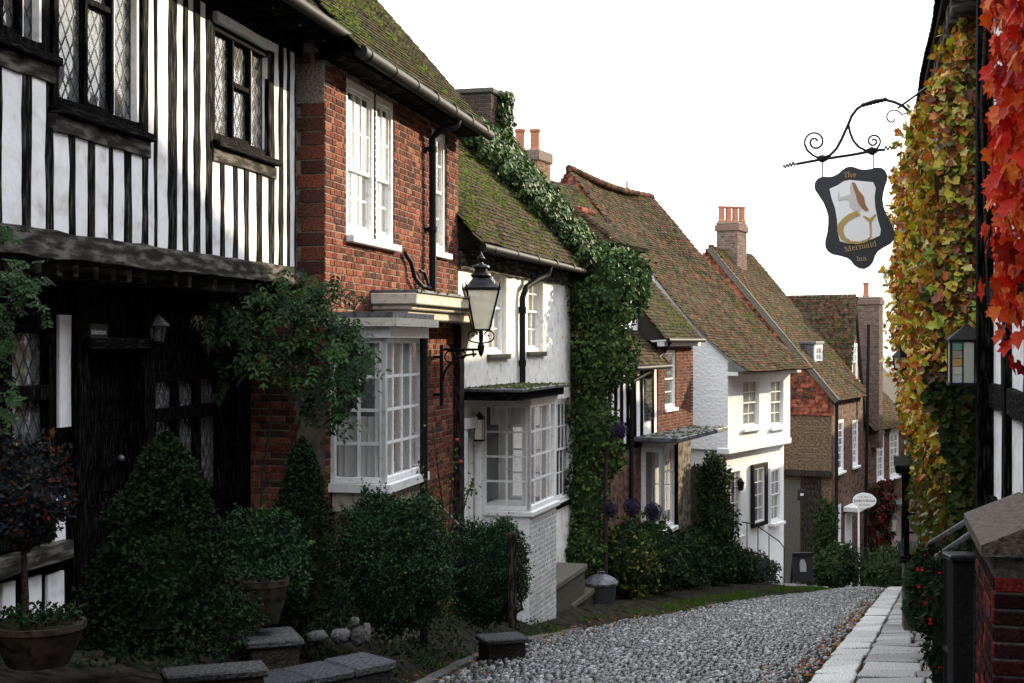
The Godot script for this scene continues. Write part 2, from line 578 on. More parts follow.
# a roof or tile-hung patch: P(s, t) over the four corners, eave-left, eave-right, ridge-left, ridge-right
func tiles(parent: Node, e0: Vector3, e1: Vector3, r0: Vector3, r1: Vector3, o := {}) -> void:
	var gauge: float = o.get("gauge", 0.1)
	var tw: float = o.get("tw", 0.165)
	var own: int = o.get("own", 0)
	var pal: Array = o.get("pal", [Color(0.12, 0.09, 0.068)])
	var mossy: float = o.get("moss", 0.0)
	var sag: float = o.get("sag", 0.03)
	var bell: float = o.get("bell", 0.0)
	var clip = o.get("clip", null)
	var near = o.get("near", null)
	var th := 0.016
	var up := (r0 - e0).normalized()
	var along := (e1 - e0).normalized()
	var nrm := along.cross(up).normalized()
	if o.get("flip", false):
		nrm = -nrm
	var slope := (((r0 - e0).length() + (r1 - e1).length()) * 0.5)
	var wide := (e1 - e0).length()
	var rows := int(slope / gauge)
	var cols := int(wide / tw)
	var mo := MB.new()
	var rest := MB.new()
	var variants := []
	var one := func(col: Color) -> MB:
		var mb := MB.new()
		var hw: float = tw * 0.485
		var ln := gauge * 1.9
		# x along, y up the slope, z outward; the tail (y = 0) stands proud
		var tl := 0.030
		for s in 2:
			var xa := -hw if s == 0 else 0.0
			var xb := 0.0 if s == 0 else hw
			var za := 0.0 if s == 0 else 0.005
			var zb := 0.005 if s == 0 else 0.0
			mb.quad(Vector3(xa, 0, tl + za), Vector3(xb, 0, tl + zb), Vector3(xb, ln, 0.004 + zb), Vector3(xa, ln, 0.004 + za), col)
			mb.quad(Vector3(xa, 0, tl + za - th), Vector3(xb, 0, tl + zb - th), Vector3(xb, 0, tl + zb), Vector3(xa, 0, tl + za), col)
		mb.quad(Vector3(hw, 0, tl - th), Vector3(hw, ln, -0.01), Vector3(hw, ln, 0.004), Vector3(hw, 0, tl), col)
		mb.quad(Vector3(-hw, ln, -0.01), Vector3(-hw, 0, tl - th), Vector3(-hw, 0, tl), Vector3(-hw, ln, 0.004), col)
		return mb
	if own:
		for i in 12:
			variants.append(one.call(pick(pal)).mesh())
	var unit: MB = one.call(Color.WHITE)
	var ph := rng.randf() * 9.0
	var lay := func(s: float, t: float) -> Vector3:
		var q := e0.lerp(e1, s).lerp(r0.lerp(r1, s), t)
		q += nrm * (noise.get_noise_3d(q.x * 9.0, q.y * 9.0, ph * 50.0) * sag * 2.0 - sag * sin(PI * s) * 1.2 * t)
		if bell > 0.0:
			var b := maxf(0.0, 1.0 - t / 0.28)
			q += nrm * bell * b * b
		return q
	if clip == null or o.get("deck", false):
		var dk := MB.new()
		var nu := maxi(2, int(wide / 0.35))
		var nv := maxi(4, int(slope / 0.35))
		for i in nu:
			for j in nv:
				var A: Vector3 = lay.call(float(i) / nu, float(j) / nv)
				var B: Vector3 = lay.call(float(i + 1) / nu, float(j) / nv)
				var C: Vector3 = lay.call(float(i + 1) / nu, float(j + 1) / nv)
				var D: Vector3 = lay.call(float(i) / nu, float(j + 1) / nv)
				dk.quad(A - nrm * 0.02, B - nrm * 0.02, C - nrm * 0.02, D - nrm * 0.02)
		part(parent, "roof_deck", dk, "underlay")
	for j in rows:
		for i in cols + 1:
			var s := (i + (0.5 if j % 2 else 0.0)) / cols
			if s > 1.0:
				continue
			var t := float(j) / rows
			var q := e0.lerp(e1, s).lerp(r0.lerp(r1, s), t)
			var du := (r0.lerp(r1, s) - e0.lerp(e1, s)).normalized()
			q += nrm * (noise.get_noise_3d(q.x * 9.0, q.y * 9.0, ph * 50.0) * sag * 2.0 - sag * sin(PI * s) * 1.2 * t)
			if bell > 0.0:
				var b := maxf(0.0, 1.0 - t / 0.28)
				q += nrm * bell * b * b
				du = (du - nrm * bell * b * 2.0 / (0.28 * slope)).normalized()
			if clip != null and not clip.call(s * wide, t * slope, q):
				continue
			var al := along.rotated(nrm, rng.randf_range(-0.02, 0.02))
			var nn := al.cross(du).normalized()
			if o.get("flip", false):
				nn = -nn
			var tilt := rng.randf_range(-0.035, 0.045)
			var bs := Basis(al, (du + nn * tilt).normalized(), nn)
			var tf := Transform3D(bs, q)
			if own > 0 and (near == null or near.call(s * wide, t * slope)):
				own -= 1
				part_mesh(parent, "tile", variants[rng.randi() % 12], "tile", tf)
			else:
				rest.append(unit, tf, pick(pal))
			if mossy > 0.0:
				var mv := noise.get_noise_3d(q.x * 32.0 + 200.0, q.y * 20.0, q.z * 32.0) + 0.5 * noise.get_noise_3d(q.x * 130.0, q.y * 130.0, q.z * 130.0)
				if mv > 0.42 - mossy:
					var m := 1 + int((mv - 0.42 + mossy) * 9.0)
					for k in mini(m, 5):
						var g := rng.randf_range(0.7, 1.3)
						var cc := Color(0.135, 0.165, 0.022) if rng.randf() < 0.6 else Color(0.07, 0.10, 0.018)
						var at_ := q + al * rng.randf_range(-tw, tw) * 0.5 + du * rng.randf_range(0, gauge) + nn * 0.022
						clump(mo, at_, nn, al, rng.randf_range(0.02, 0.06), Color(cc.r * g, cc.g * g, cc.b * g))
	stuff(part(parent, "tile_courses", rest, "tile"))
	if mo.v.size():
		stuff(part(parent, "moss", mo, "moss"))

func clump(mb: MB, p: Vector3, nn: Vector3, al: Vector3, r: float, col: Color) -> void:
	var q := nn.cross(al)
	var a0 := rng.randf() * TAU
	var top := p + nn * r * rng.randf_range(0.35, 0.6)
	var ring := []
	for i in 6:
		var a := a0 + TAU * i / 6
		ring.append(p + (al * cos(a) + q * sin(a)) * r * rng.randf_range(0.7, 1.3) - nn * 0.012)
	for i in 6:
		var j := (i + 1) % 6
		mb.tri(ring[i], ring[j], top, col)

# glazed frame with its panes in the plane of t: (0,0)-(w,h), face at z = 0
func window(parent: Node, t: Transform3D, w: float, h: float, cols: int, rows: int, o := {}) -> void:
	var fr: float = o.get("frame", 0.06)
	var mu: float = o.get("munt", 0.024)
	var m: String = o.get("mat", "paint")
	var dp: float = o.get("depth", 0.07)
	var sash: bool = o.get("sash", false)
	var mb := MB.new()
	var k := 0.006
	mb.cbox(0, fr, 0, h, -dp, 0, k)
	mb.cbox(w - fr, w, 0, h, -dp, 0, k)
	mb.cbox(fr - 0.002, w - fr + 0.002, h - fr, h - 0.001, -dp, -0.002, k)
	mb.cbox(fr - 0.002, w - fr + 0.002, 0.001, fr * 1.15, -dp, -0.002, k)
	var x0 := fr
	var x1 := w - fr
	var y0 := fr * 1.15
	var y1 := h - fr
	var halves := [[y0, y1, -0.03, rows]]
	if sash:
		var ym := lerpf(y0, y1, o.get("meet", 0.5))
		halves = [[ym - 0.02, y1, -0.022, rows], [y0, ym + 0.02, -0.048, int(o.get("lowrows", rows))]]
	for hf in halves:
		var a: float = hf[0]
		var b: float = hf[1]
		var z: float = hf[2]
		var st := 0.04 if sash else 0.0
		if sash:
			mb.cbox(x0 - 0.004, x0 + st, a, b, z - 0.022, z, 0.004)
			mb.cbox(x1 - st, x1 + 0.004, a, b, z - 0.022, z, 0.004)
			mb.cbox(x0 + st - 0.001, x1 - st + 0.001, b - st, b - 0.0015, z - 0.022, z - 0.001, 0.004)
			mb.cbox(x0 + st - 0.001, x1 - st + 0.001, a + 0.0015, a + st, z - 0.022, z - 0.001, 0.004)
		var cw := (x1 - x0 - 2 * st) / cols
		var rh: float = (b - a - 2 * st) / hf[3]
		for i in range(1, cols):
			var x := x0 + st + cw * i
			mb.box(x - mu / 2, x + mu / 2, a + st, b - st, z - 0.02, z - 0.003)
		for j in range(1, hf[3]):
			var y := a + st + rh * j
			mb.box(x0 + st, x1 - st, y - mu / 2, y + mu / 2, z - 0.021, z - 0.004)
		for i in cols:
			for j in hf[3]:
				var pm := MB.new()
				var hx := cw / 2 - 0.001
				var hy := rh / 2 - 0.001
				pm.box(-hx, hx, -hy, hy, -0.002, 0.002)
				var tl := Basis.from_euler(Vector3(rng.randf_range(-0.008, 0.008), rng.randf_range(-0.008, 0.008), 0))
				part(parent, "pane", pm, "glass", t * Transform3D(tl, Vector3(x0 + st + cw * (i + 0.5), a + st + rh * (j + 0.5), z - 0.012)))
	part(parent, "window_frame", mb, m, t)
	if o.get("sill", 0.0) > 0.0:
		var sl: float = o.sill
		var sm := MB.new()
		var so: float = o.get("sillover", 0.05)
		sm.cbox(-so, w + so, -o.get("sillh", 0.08), -0.002, -0.1, sl, 0.008)
		part(parent, "sill", sm, o.get("sillmat", m), t)
	if o.has("room"):
		var rm := MB.new()
		var dd: float = o.room
		var e := 0.1
		var z0: float = -o.get("roomfrom", 0.225)
		var p0 := Vector3(-e, -e, z0)
		var p1 := Vector3(w + e, h + e, z0 - dd)
		rm.quad(Vector3(p0.x, p0.y, p1.z), Vector3(p1.x, p0.y, p1.z), Vector3(p1.x, p1.y, p1.z), Vector3(p0.x, p1.y, p1.z))
		rm.quad(Vector3(p0.x, p0.y, z0), Vector3(p0.x, p0.y, p1.z), Vector3(p0.x, p1.y, p1.z), Vector3(p0.x, p1.y, z0))
		rm.quad(Vector3(p1.x, p0.y, p1.z), Vector3(p1.x, p0.y, z0), Vector3(p1.x, p1.y, z0), Vector3(p1.x, p1.y, p1.z))
		rm.quad(Vector3(p0.x, p0.y, z0), Vector3(p1.x, p0.y, z0), Vector3(p1.x, p0.y, p1.z), Vector3(p0.x, p0.y, p1.z))
		rm.quad(Vector3(p0.x, p1.y, p1.z), Vector3(p1.x, p1.y, p1.z), Vector3(p1.x, p1.y, z0), Vector3(p0.x, p1.y, z0))
		part(parent, "room", rm, "room", t)
	for cu in o.get("curtains", []):      # [x0, x1, y0, y1] as shares of the opening
		var cm := MB.new()
		drape(cm, lerpf(x0, x1, cu[0]), lerpf(x0, x1, cu[1]), lerpf(y0, y1, cu[2]), lerpf(y0, y1, cu[3]), -0.13)
		part(parent, "curtain", cm, "curtain", t)

func drape(mb: MB, x0: float, x1: float, y0: float, y1: float, z: float) -> void:
	var m := maxi(6, int((x1 - x0) / 0.018))
	var ph := rng.randf() * 6.0
	var prev := Vector2()
	for i in m + 1:
		var x := lerpf(x0, x1, float(i) / m)
		var zz := z + 0.022 * sin(x * 62.0 + ph + 1.5 * sin(x * 13.0)) + 0.01 * sin(x * 121.0)
		var cur := Vector2(x, zz)
		if i:
			mb.quad(Vector3(prev.x, y0, prev.y), Vector3(cur.x, y0, cur.y), Vector3(cur.x, y1, cur.y), Vector3(prev.x, y1, prev.y))
		prev = cur

# window let into a house wall: a part with frame, panes, sill and room
func house_window(house: Node, called: String, r: Rect2, w: float, cols: int, rows: int, o := {}) -> Node3D:
	var h := hub(house, called, Transform3D(Basis(), Vector3(r.position.x, r.position.y, w)))
	window(h, Transform3D(), r.size.x, r.size.y, cols, rows, o)
	return h

# rectangle on a facade from the pixels of its left, right, top (at x of the left edge) and bottom (at x of the right edge)
func prect(f: Fr, xl: float, xr: float, yt: float, yb: float, w := 0.0, xt := -1.0, xb := -1.0) -> Rect2:
	var a := f.u(xl, w)
	var b := f.u(xr, w)
	var hi := f.y(xl if xt < 0 else xt, yt, w)
	var lo := f.y(xr if xb < 0 else xb, yb, w)
	return Rect2(minf(a, b), lo, absf(b - a), hi - lo)

# leaded casement: diamond panes between lead cames, each pane a part
func leaded(parent: Node, t: Transform3D, w: float, h: float, dx: float, dy: float) -> void:
	var rect := PackedVector2Array([Vector2(0, 0), Vector2(w, 0), Vector2(w, h), Vector2(0, h)])
	var nx := int(ceil(w / dx)) + 1
	var ny := int(ceil(h / dy)) + 1
	for i in range(-1, nx * 2):
		for j in range(-1, ny * 2):
			if (i + j) % 2:
				continue
			var c := Vector2(i * dx / 2, j * dy / 2)
			var dia := PackedVector2Array([c + Vector2(dx / 2, 0), c + Vector2(0, dy / 2), c - Vector2(dx / 2, 0), c - Vector2(0, dy / 2)])
			var cut := Geometry2D.intersect_polygons(dia, rect)
			if cut.is_empty():
				continue
			var poly: PackedVector2Array = cut[0]
			var mid := Vector2.ZERO
			for p in poly:
				mid += p
			mid /= poly.size()
			for k in poly.size():
				poly[k] = poly[k] - mid
			var mb := MB.new()
			mb.prism(poly, -0.0015, 0.0015)
			if mb.v.size() == 0:
				continue
			part(parent, "pane", mb, "glass", t * Transform3D(Basis.from_euler(Vector3(rng.randf_range(-0.02, 0.02), rng.randf_range(-0.02, 0.02), 0)), Vector3(mid.x, mid.y, 0)))
	var cm := MB.new()
	for s in [-1, 1]:
		for i in range(-ny * 2, (nx + ny) * 2):
			var x0: float = i * dx if s == 1 else i * dx
			# line through (x0, 0) with slope s*dy/dx
			var a := Vector2(x0, 0)
			var b := Vector2(x0 + s * h * dx / dy, h)
			var seg := Geometry2D.intersect_polyline_with_polygon(PackedVector2Array([a, b]), rect)
			if seg.is_empty():
				continue
			var p: Vector2 = seg[0][0]
			var q: Vector2 = seg[0][seg[0].size() - 1]
			var dir := (q - p).normalized()
			var sd := Vector2(-dir.y, dir.x) * 0.0045
			cm.prism(PackedVector2Array([p - sd, q - sd, q + sd, p + sd]), -0.004, 0.004 + (0.001 if s == 1 else 0.0), Color.WHITE, t)
	part(parent, "lead_cames", cm, "came")

# ---------------------------------------------------------------- plants
func rdir() -> Vector3:
	var z := rng.randf_range(-1, 1)
	var a := rng.randf() * TAU
	var r := sqrt(1 - z * z)
	return Vector3(r * cos(a), z, r * sin(a))

# leaves over a closed surface given by f(dir) -> point; core of the same shape fills the inside
func leafy_body(crown: MB, core: MB, f: Callable, count: int, size: float, pal: Array, shell := 0.1, droop := 0.25) -> void:
	for i in count:
		var d := rdir()
		var p: Vector3 = f.call(d)
		var e := 0.05
		var t1 := d.cross(Vector3(0.31, 0.9, 0.2)).normalized()
		var t2 := d.cross(t1)
		var p1: Vector3 = f.call((d + t1 * e).normalized())
		var p2: Vector3 = f.call((d + t2 * e).normalized())
		var nm := (p1 - p).cross(p2 - p).normalized()
		if nm.dot(d) < 0:
			nm = -nm
		var dep := rng.randf()
		p -= nm * shell * dep * dep
		var tip := (rdir() * 0.9 + nm * 0.75 + Vector3(0, -droop, 0)).normalized()
		var ln := (nm + rdir() * 0.75).normalized()
		ln = (ln - tip * ln.dot(tip)).normalized()
		crown.leaf(p, ln, tip, size * rng.randf_range(0.6, 1.3), 0.62, pick(pal))
	var rings := 14
	var segs := 20
	var prev := []
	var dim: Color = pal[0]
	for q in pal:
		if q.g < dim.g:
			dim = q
	for i in rings + 1:
		var row := []
		var th := PI * i / rings
		for j in segs:
			var an := TAU * j / segs
			var d := Vector3(sin(th) * cos(an), cos(th), sin(th) * sin(an))
			var c0: Vector3 = f.call(Vector3.UP)
			var c1: Vector3 = f.call(Vector3.DOWN)
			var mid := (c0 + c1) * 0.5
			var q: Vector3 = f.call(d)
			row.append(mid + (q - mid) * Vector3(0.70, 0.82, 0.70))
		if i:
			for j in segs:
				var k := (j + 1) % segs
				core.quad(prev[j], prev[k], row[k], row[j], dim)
		prev = row

# leaves over a patch: f(s, t) -> [point, normal]; keep(s, t) masks
func leafy_sheet(crown: MB, f: Callable, count: int, size: float, pal: Array, thick: float, wd := 0.9, droop := 0.9) -> void:
	for i in count:
		var r: Array = f.call(rng.randf(), rng.randf())
		if r.is_empty():
			continue
		var nm: Vector3 = r[1]
		var p: Vector3 = r[0] + nm * thick * rng.randf()
		var tip := (Vector3(0, -droop, 0) + rdir() * 0.7 + nm * 0.25).normalized()
		var ln := (nm + rdir() * 0.6).normalized()
		ln = (ln - tip * ln.dot(tip)).normalized()
		crown.lobed(p, ln, tip, size * rng.randf_range(0.6, 1.35), wd, pick(pal))

# ================================================================ the setting
var LEFT := [Vector2(2, -2.6), Vector2(8, -1.75), Vector2(11.6, -1.09), Vector2(17.3, -0.15), Vector2(19.2, 0.28), Vector2(21.3, 1.1), Vector2(24.0, 2.0), Vector2(25.4, 2.85), Vector2(29.3, 4.35), Vector2(33, 6.2), Vector2(34.8, 7.5), Vector2(37, 8.5), Vector2(45, 11.3), Vector2(60, 17), Vector2(75, 24)]
func lx(z: float) -> float:
	for i in LEFT.size() - 1:
		if z <= LEFT[i + 1].x:
			return lerpf(LEFT[i].y, LEFT[i + 1].y, (z - LEFT[i].x) / (LEFT[i + 1].x - LEFT[i].x))
	return LEFT[-1].y
func rx(z: float) -> float:
	return 3.03 + 0.3 * (z - 14.0) + (0.12 * (z - 37.0) if z > 37.0 else 0.0)
func fx(z: float) -> float:
	return 0.96 + 0.256 * z

func _ready() -> void:
	rng.seed = 7
	noise.seed = 11
	noise.frequency = 0.02
	# --- camera
	var cam := Camera3D.new()
	cam.name = "camera"
	cam.fov = rad_to_deg(2.0 * atan(CY / F))
	cam.position = Vector3(0, EYE, 0)
	cam.far = 14000.0
	cam.near = 0.05
	add_child(cam)
	cam.current = true
	# --- sky, air and exposure
	var env := Environment.new()
	env.background_mode = Environment.BG_SKY
	var sm := ProceduralSkyMaterial.new()
	sm.sky_top_color = Color(0.90, 0.925, 0.965)
	sm.sky_horizon_color = Color(0.985, 0.98, 0.97)
	sm.sky_curve = 0.22
	sm.ground_bottom_color = Color(0.2, 0.2, 0.2)
	sm.ground_horizon_color = Color(0.9, 0.9, 0.9)
	sm.sun_angle_max = 40.0
	var sk := Sky.new()
	sk.sky_material = sm
	env.sky = sk
	env.background_energy_multiplier = 1.0
	env.tonemap_mode = Environment.TONE_MAPPER_LINEAR
	env.tonemap_exposure = 3.8
	env.sdfgi_enabled = true
	env.ssao_enabled = true
	env.ssil_enabled = true
	env.volumetric_fog_enabled = true
	env.volumetric_fog_density = 0.0
	var we := WorldEnvironment.new()
	we.name = "world_environment"
	we.environment = env
	add_child(we)
	# --- the low sun down the lane
	var sun := DirectionalLight3D.new()
	sun.name = "sun"
	sun.light_energy = 1.1
	sun.light_color = Color(1.0, 0.93, 0.80)
	sun.light_angular_distance = 0.55
	sun.shadow_enabled = true
	var az := deg_to_rad(50.0)
	var el := deg_to_rad(19.0)
	var to_sun := Vector3(sin(az) * cos(el), sin(el), -cos(az) * cos(el))
	add_child(sun)
	sun.look_at_from_position(to_sun * 50.0, Vector3.ZERO)
	make_materials()
	setting()
	house_timber()
	house_brick()
	house_white()
	cottage_row()
	house_tall_white()
	far_houses()
	inn()
	front_plants()
	up_lane()
	print("done ", Time.get_ticks_msec())

func setting() -> void:
	# --- ground sheet to the horizon
	var g := MB.new()
	var zs := [-60.0, -10.0, 0.0, 10.0, 20.0, 30.0, 37.0, 45.0, 55.0, 65.0, 75.0, 120.0, 200.0, 500.0, 1500.0, 6000.0]
	for i in zs.size() - 1:
		var a: float = zs[i]
		var b: float = zs[i + 1]
		for s in [[-6000.0, -40.0], [-40.0, 60.0], [60.0, 6000.0]]:
			g.quad(Vector3(s[0], gy(a) - 0.45, -a), Vector3(s[1], gy(a) - 0.45, -a), Vector3(s[1], gy(b) - 0.45, -b), Vector3(s[0], gy(b) - 0.45, -b))
	struct("ground", g, "gutter_moss")
	# --- the roadway bed under the cobbles
	var st := MB.new()
	var z := 2.0
	while z < 75.0:
		var z2 := z + 1.5
		var m := 8
		for i in m:
			var f0 := float(i) / m
			var f1 := float(i + 1) / m
			var P := func(zz: float, f: float) -> Vector3:
				return gp(lerpf(lx(zz) - 0.1, rx(zz) + 0.05, f), zz, -0.030 + 0.05 * sin(PI * f))
			st.quad(P.call(z, f0), P.call(z, f1), P.call(z2, f1), P.call(z2, f0))
		z = z2
	var road := struct("street", st, "dirt")
	# --- cobbles: the nearest ones singly, the rest as one
	var shapes := []
	for v in 8:
		var mb := MB.new()
		var seg := 7
		var ring0 := []
		var ring1 := []
		var ring2 := []
		for i in seg:
			var a := TAU * i / seg
			var r := rng.randf_range(0.86, 1.08)
			ring0.append(Vector3(cos(a) * r, -0.5, sin(a) * r))
			ring1.append(Vector3(cos(a) * r * 0.9, 0.22, sin(a) * r * 0.9))
			ring2.append(Vector3(cos(a) * r * 0.5, 0.5 + rng.randf_range(-0.06, 0.06), sin(a) * r * 0.5))
		var top := Vector3(0, 0.55, 0)
		for i in seg:
			var j := (i + 1) % seg
			var nn := func(p: Vector3, k: float) -> Vector3:
				return Vector3(p.x * k, 1.0, p.z * k).normalized()
			mb.squad(ring0[j], ring0[i], ring1[i], ring1[j], nn.call(ring0[j], 6.0), nn.call(ring0[i], 6.0), nn.call(ring1[i], 1.1), nn.call(ring1[j], 1.1))
			mb.squad(ring1[j], ring1[i], ring2[i], ring2[j], nn.call(ring1[j], 1.1), nn.call(ring1[i], 1.1), nn.call(ring2[i], 0.5), nn.call(ring2[j], 0.5))
			mb.squad(ring2[j], ring2[i], top, top, nn.call(ring2[j], 0.5), nn.call(ring2[i], 0.5), Vector3.UP, Vector3.UP)
		shapes.append(mb)
	var pal := [Color(0.08, 0.08, 0.083), Color(0.12, 0.117, 0.116), Color(0.055, 0.055, 0.058), Color(0.18, 0.176, 0.17), Color(0.10, 0.092, 0.082), Color(0.045, 0.045, 0.047), Color(0.40, 0.39, 0.38), Color(0.08, 0.082, 0.086)]
	var tints := []
	for p in pal:
		for k in 2:
			var src: MB = shapes[rng.randi() % 8]
			var mb := MB.new()
			mb.append(src, Transform3D(), p)
			tints.append(mb.mesh())
	var bufs := []
	for i in 8:
		bufs.append([])
	var own := 0
	z = 8.6
	while z < 42.0:
		var step := 0.064 if z < 24.0 else 0.08
		var x := lx(z) - 0.05
		var x1 := rx(z) - 0.12
		var row := rng.randf_range(-0.02, 0.02)
		while x < x1:
			var wd := rng.randf_range(0.055, 0.10)
			var f := (x - lx(z)) / (rx(z) - lx(z))
			var edge := minf(f, 1.0 - f) * (rx(z) - lx(z))
			var c: Color = pal[rng.randi() % 8]
			var k := rng.randf_range(0.75, 1.2)
			var skip := edge < 0.35 and rng.randf() < 0.55
			var q := gp(x + wd / 2, z + row + rng.randf_range(-0.02, 0.02), 0.028 + 0.05 * sin(PI * clampf(f, 0, 1)) + rng.randf_range(-0.012, 0.012) - 0.012)
			var b := Basis.from_euler(Vector3(-0.136 + rng.randf_range(-0.07, 0.07), rng.randf_range(-0.5, 0.5), rng.randf_range(-0.07, 0.07))) * Basis.from_scale(Vector3(wd * 0.48, rng.randf_range(0.05, 0.066), step * rng.randf_range(0.40, 0.54)))
			x += wd + 0.010
			if skip:
				continue
			var sy := CY - (q.y - EYE) / (-q.z) * F
			if own < 300 and sy < 690.0:
				own += 1
				part_mesh(road, "cobblestone", tints[rng.randi() % 16], "cobble", Transform3D(b, q))
			elif sy < 760.0:
				bufs[rng.randi() % 8].append([Transform3D(b, q), Color(c.r * k, c.g * k, c.b * k)])
		z += step
	for i in 8:
		var mm := MultiMesh.new()
		mm.transform_format = MultiMesh.TRANSFORM_3D
		mm.use_colors = true
		mm.mesh = shapes[i].mesh()
		mm.instance_count = bufs[i].size()
		for j in bufs[i].size():
			mm.set_instance_transform(j, bufs[i][j][0])
			mm.set_instance_color(j, bufs[i][j][1])
		var o := MultiMeshInstance3D.new()
		o.name = "cobbles"
		o.multimesh = mm
		o.material_override = mats["cobble"]
		road.add_child(o, true)
		stuff(o)
	# --- right pavement: bed, kerbstones, flags
	var pb := MB.new()
	z = 1.0
	while z < 42.0:
		var z2 := z + 1.0
		pb.quad(gp(rx(z) - 0.02, z, 0.045), gp(fx(z) + 0.3, z, 0.045), gp(fx(z2) + 0.3, z2, 0.045), gp(rx(z2) - 0.02, z2, 0.045))
		pb.quad(gp(rx(z) - 0.02, z, -0.3), gp(rx(z) - 0.02, z, 0.045), gp(rx(z2) - 0.02, z2, 0.045), gp(rx(z2) - 0.02, z2, -0.3))
		z = z2
	var pave := struct("pavement", pb, "dirt")
	var slab := func(z0: float, z1: float, xa0: float, xb0: float, xa1: float, xb1: float, up: float, called: String, col: Color) -> void:
		var mb := MB.new()
		var k := 0.012
		var j := func() -> float: return rng.randf_range(-0.018, 0.018)
		var top := [gp(xa0 + j.call(), z0, up + j.call()), gp(xb0 + j.call(), z0 + j.call(), up + j.call()), gp(xb1 + j.call(), z1 + j.call(), up + j.call()), gp(xa1 + j.call(), z1, up + j.call())]
		var mid: Vector3 = (top[0] + top[1] + top[2] + top[3]) / 4.0
		var inn_ := []
		var low := []
		var out := []
		for t in top:
			inn_.append(t + (mid - t).normalized() * 0.03)
			out.append(t + Vector3(0, -k, 0))
			low.append(t + Vector3(0, -0.16, 0))
		mb.quad(inn_[0], inn_[1], inn_[2], inn_[3], col)
		for i in 4:
			var n2 := (i + 1) % 4
			mb.quad(out[i], out[n2], inn_[n2], inn_[i], col)
			mb.quad(low[i], low[n2], out[n2], out[i], col)
		part(pave, called, mb, "flag")
	var fp := [Color(0.42, 0.41, 0.39), Color(0.35, 0.34, 0.32), Color(0.48, 0.47, 0.45), Color(0.30, 0.28, 0.26)]
	z = 8.0
	while z < 38.0:
		var ln := rng.randf_range(0.55, 1.0)
		slab.call(z, z + ln - 0.03, rx(z), rx(z) + 0.40, rx(z + ln), rx(z + ln) + 0.40, 0.10, "kerbstone", pick([Color(0.66, 0.65, 0.62), Color(0.60, 0.59, 0.56), Color(0.70, 0.69, 0.66)]))
		z += ln
	z = 8.0
	while z < 36.0:
		var ln := rng.randf_range(0.4, 0.75)
		var a0 := rx(z) + 0.43
		var a1 := rx(z + ln) + 0.43
		var b0 := fx(z) + 0.02
		var b1 := fx(z + ln) + 0.02
		if b0 - a0 > 0.2:
			var sp := rng.randf_range(0.5, 0.72)
			if b0 - a0 > 0.75:
				slab.call(z, z + ln - 0.03, a0, lerpf(a0, b0, sp) - 0.03, a1, lerpf(a1, b1, sp) - 0.03, 0.10, "flagstone", pick(fp))
				slab.call(z, z + ln - 0.03, lerpf(a0, b0, sp), b0, lerpf(a1, b1, sp), b1, 0.095, "flagstone", pick(fp))
			else:
				slab.call(z, z + ln - 0.03, a0, b0, a1, b1, 0.10, "flagstone", pick(fp))
		z += ln
	# --- the bank between roadway and the houses
	var bank := MB.new()
	z = 3.0
	while z < 60.0:
		var z2 := z + 0.8
		var B := func(zz: float, f: float) -> Vector3:
			var hx := lx(zz) - lerpf(3.2, 6.0, smoothstep(26.0, 36.0, zz))
			var rise := 0.05 + lerpf(0.50, 0.22, smoothstep(16.0, 22.0, zz)) * smoothstep(0.04, 0.34, f)
			if zz < 12.0:
				rise += 0.15 * smoothstep(0.25, 0.6, f) * clampf((12.0 - zz) / 2.0, 0, 1)
			return gp(lerpf(lx(zz), hx, f), zz, rise * smoothstep(0.0, 0.08, f) - 0.06 + 0.04 * noise.get_noise_2d(zz * 40.0, f * 90.0))
		for i in 16:
			bank.quad(B.call(z, (i + 1) / 16.0), B.call(z, i / 16.0), B.call(z2, i / 16.0), B.call(z2, (i + 1) / 16.0))
		z = z2
	struct("bank", bank, "dirt", "mossy earth bank along the foot of the houses")
	# --- low edging stones
	var eg := thing("kerb_edging", "low row of worn edging stones beside the cobbles below the bushes", "kerb", Transform3D(Basis(), gp(lx(15), 15)))
	eg.set_meta("kind", "structure")
	z = 9.0
	var inv := eg.transform.affine_inverse()
	while z < 21.5:
		var ln := rng.randf_range(0.5, 1.1)
		var mb := MB.new()
		var a := gp(lx(z) - 0.16, z)
		var b := gp(lx(z + ln) - 0.16, z + ln)
		var d := (b - a).normalized()
		var t := Transform3D(Basis(d, Vector3.UP, d.cross(Vector3.UP)).orthonormalized(), a)
		mb.cbox(0, (b - a).length() - 0.02, -0.15, 0.05 + rng.randf_range(-0.015, 0.02), -0.07, 0.06, 0.02, pick([Color(0.24, 0.235, 0.22), Color(0.18, 0.175, 0.16)]), inv * t)
		part(eg, "edging_stone", mb, "stone")
		z += ln
	# --- grass on the bank and leaves blown into the gutters
	var gr := MB.new()
	var n := 0
	while n < 32000:
		var zz := rng.randf_range(26.5, 41.0) if n % 4 else rng.randf_range(10, 27)
		var off := absf(rng.randfn(0, 0.9))
		if n % 4 == 0:
			off = rng.randf_range(-0.1, 0.7)
		var x := lx(zz) - off + 0.02
		if noise.get_noise_2d(x * 45.0, zz * 45.0) < -0.05 + (0.0 if n % 4 else 0.15):
			n += 1
			continue
		var h := rng.randf_range(0.03, 0.10)
		var p := gp(x, zz, -0.02 + 0.1 * smoothstep(0.0, 0.6, off))
		var lean := Vector3(rng.randf_range(-0.5, 0.5), 1, rng.randf_range(-0.5, 0.5)).normalized()
		var sd := Vector3(rng.randf_range(-1, 1), 0, rng.randf_range(-1, 1)).normalized() * 0.006
		gr.tri(p - sd, p + sd, p + lean * h, pick([Color(0.07, 0.12, 0.022), Color(0.10, 0.155, 0.03), Color(0.055, 0.09, 0.02)]))
		n += 1
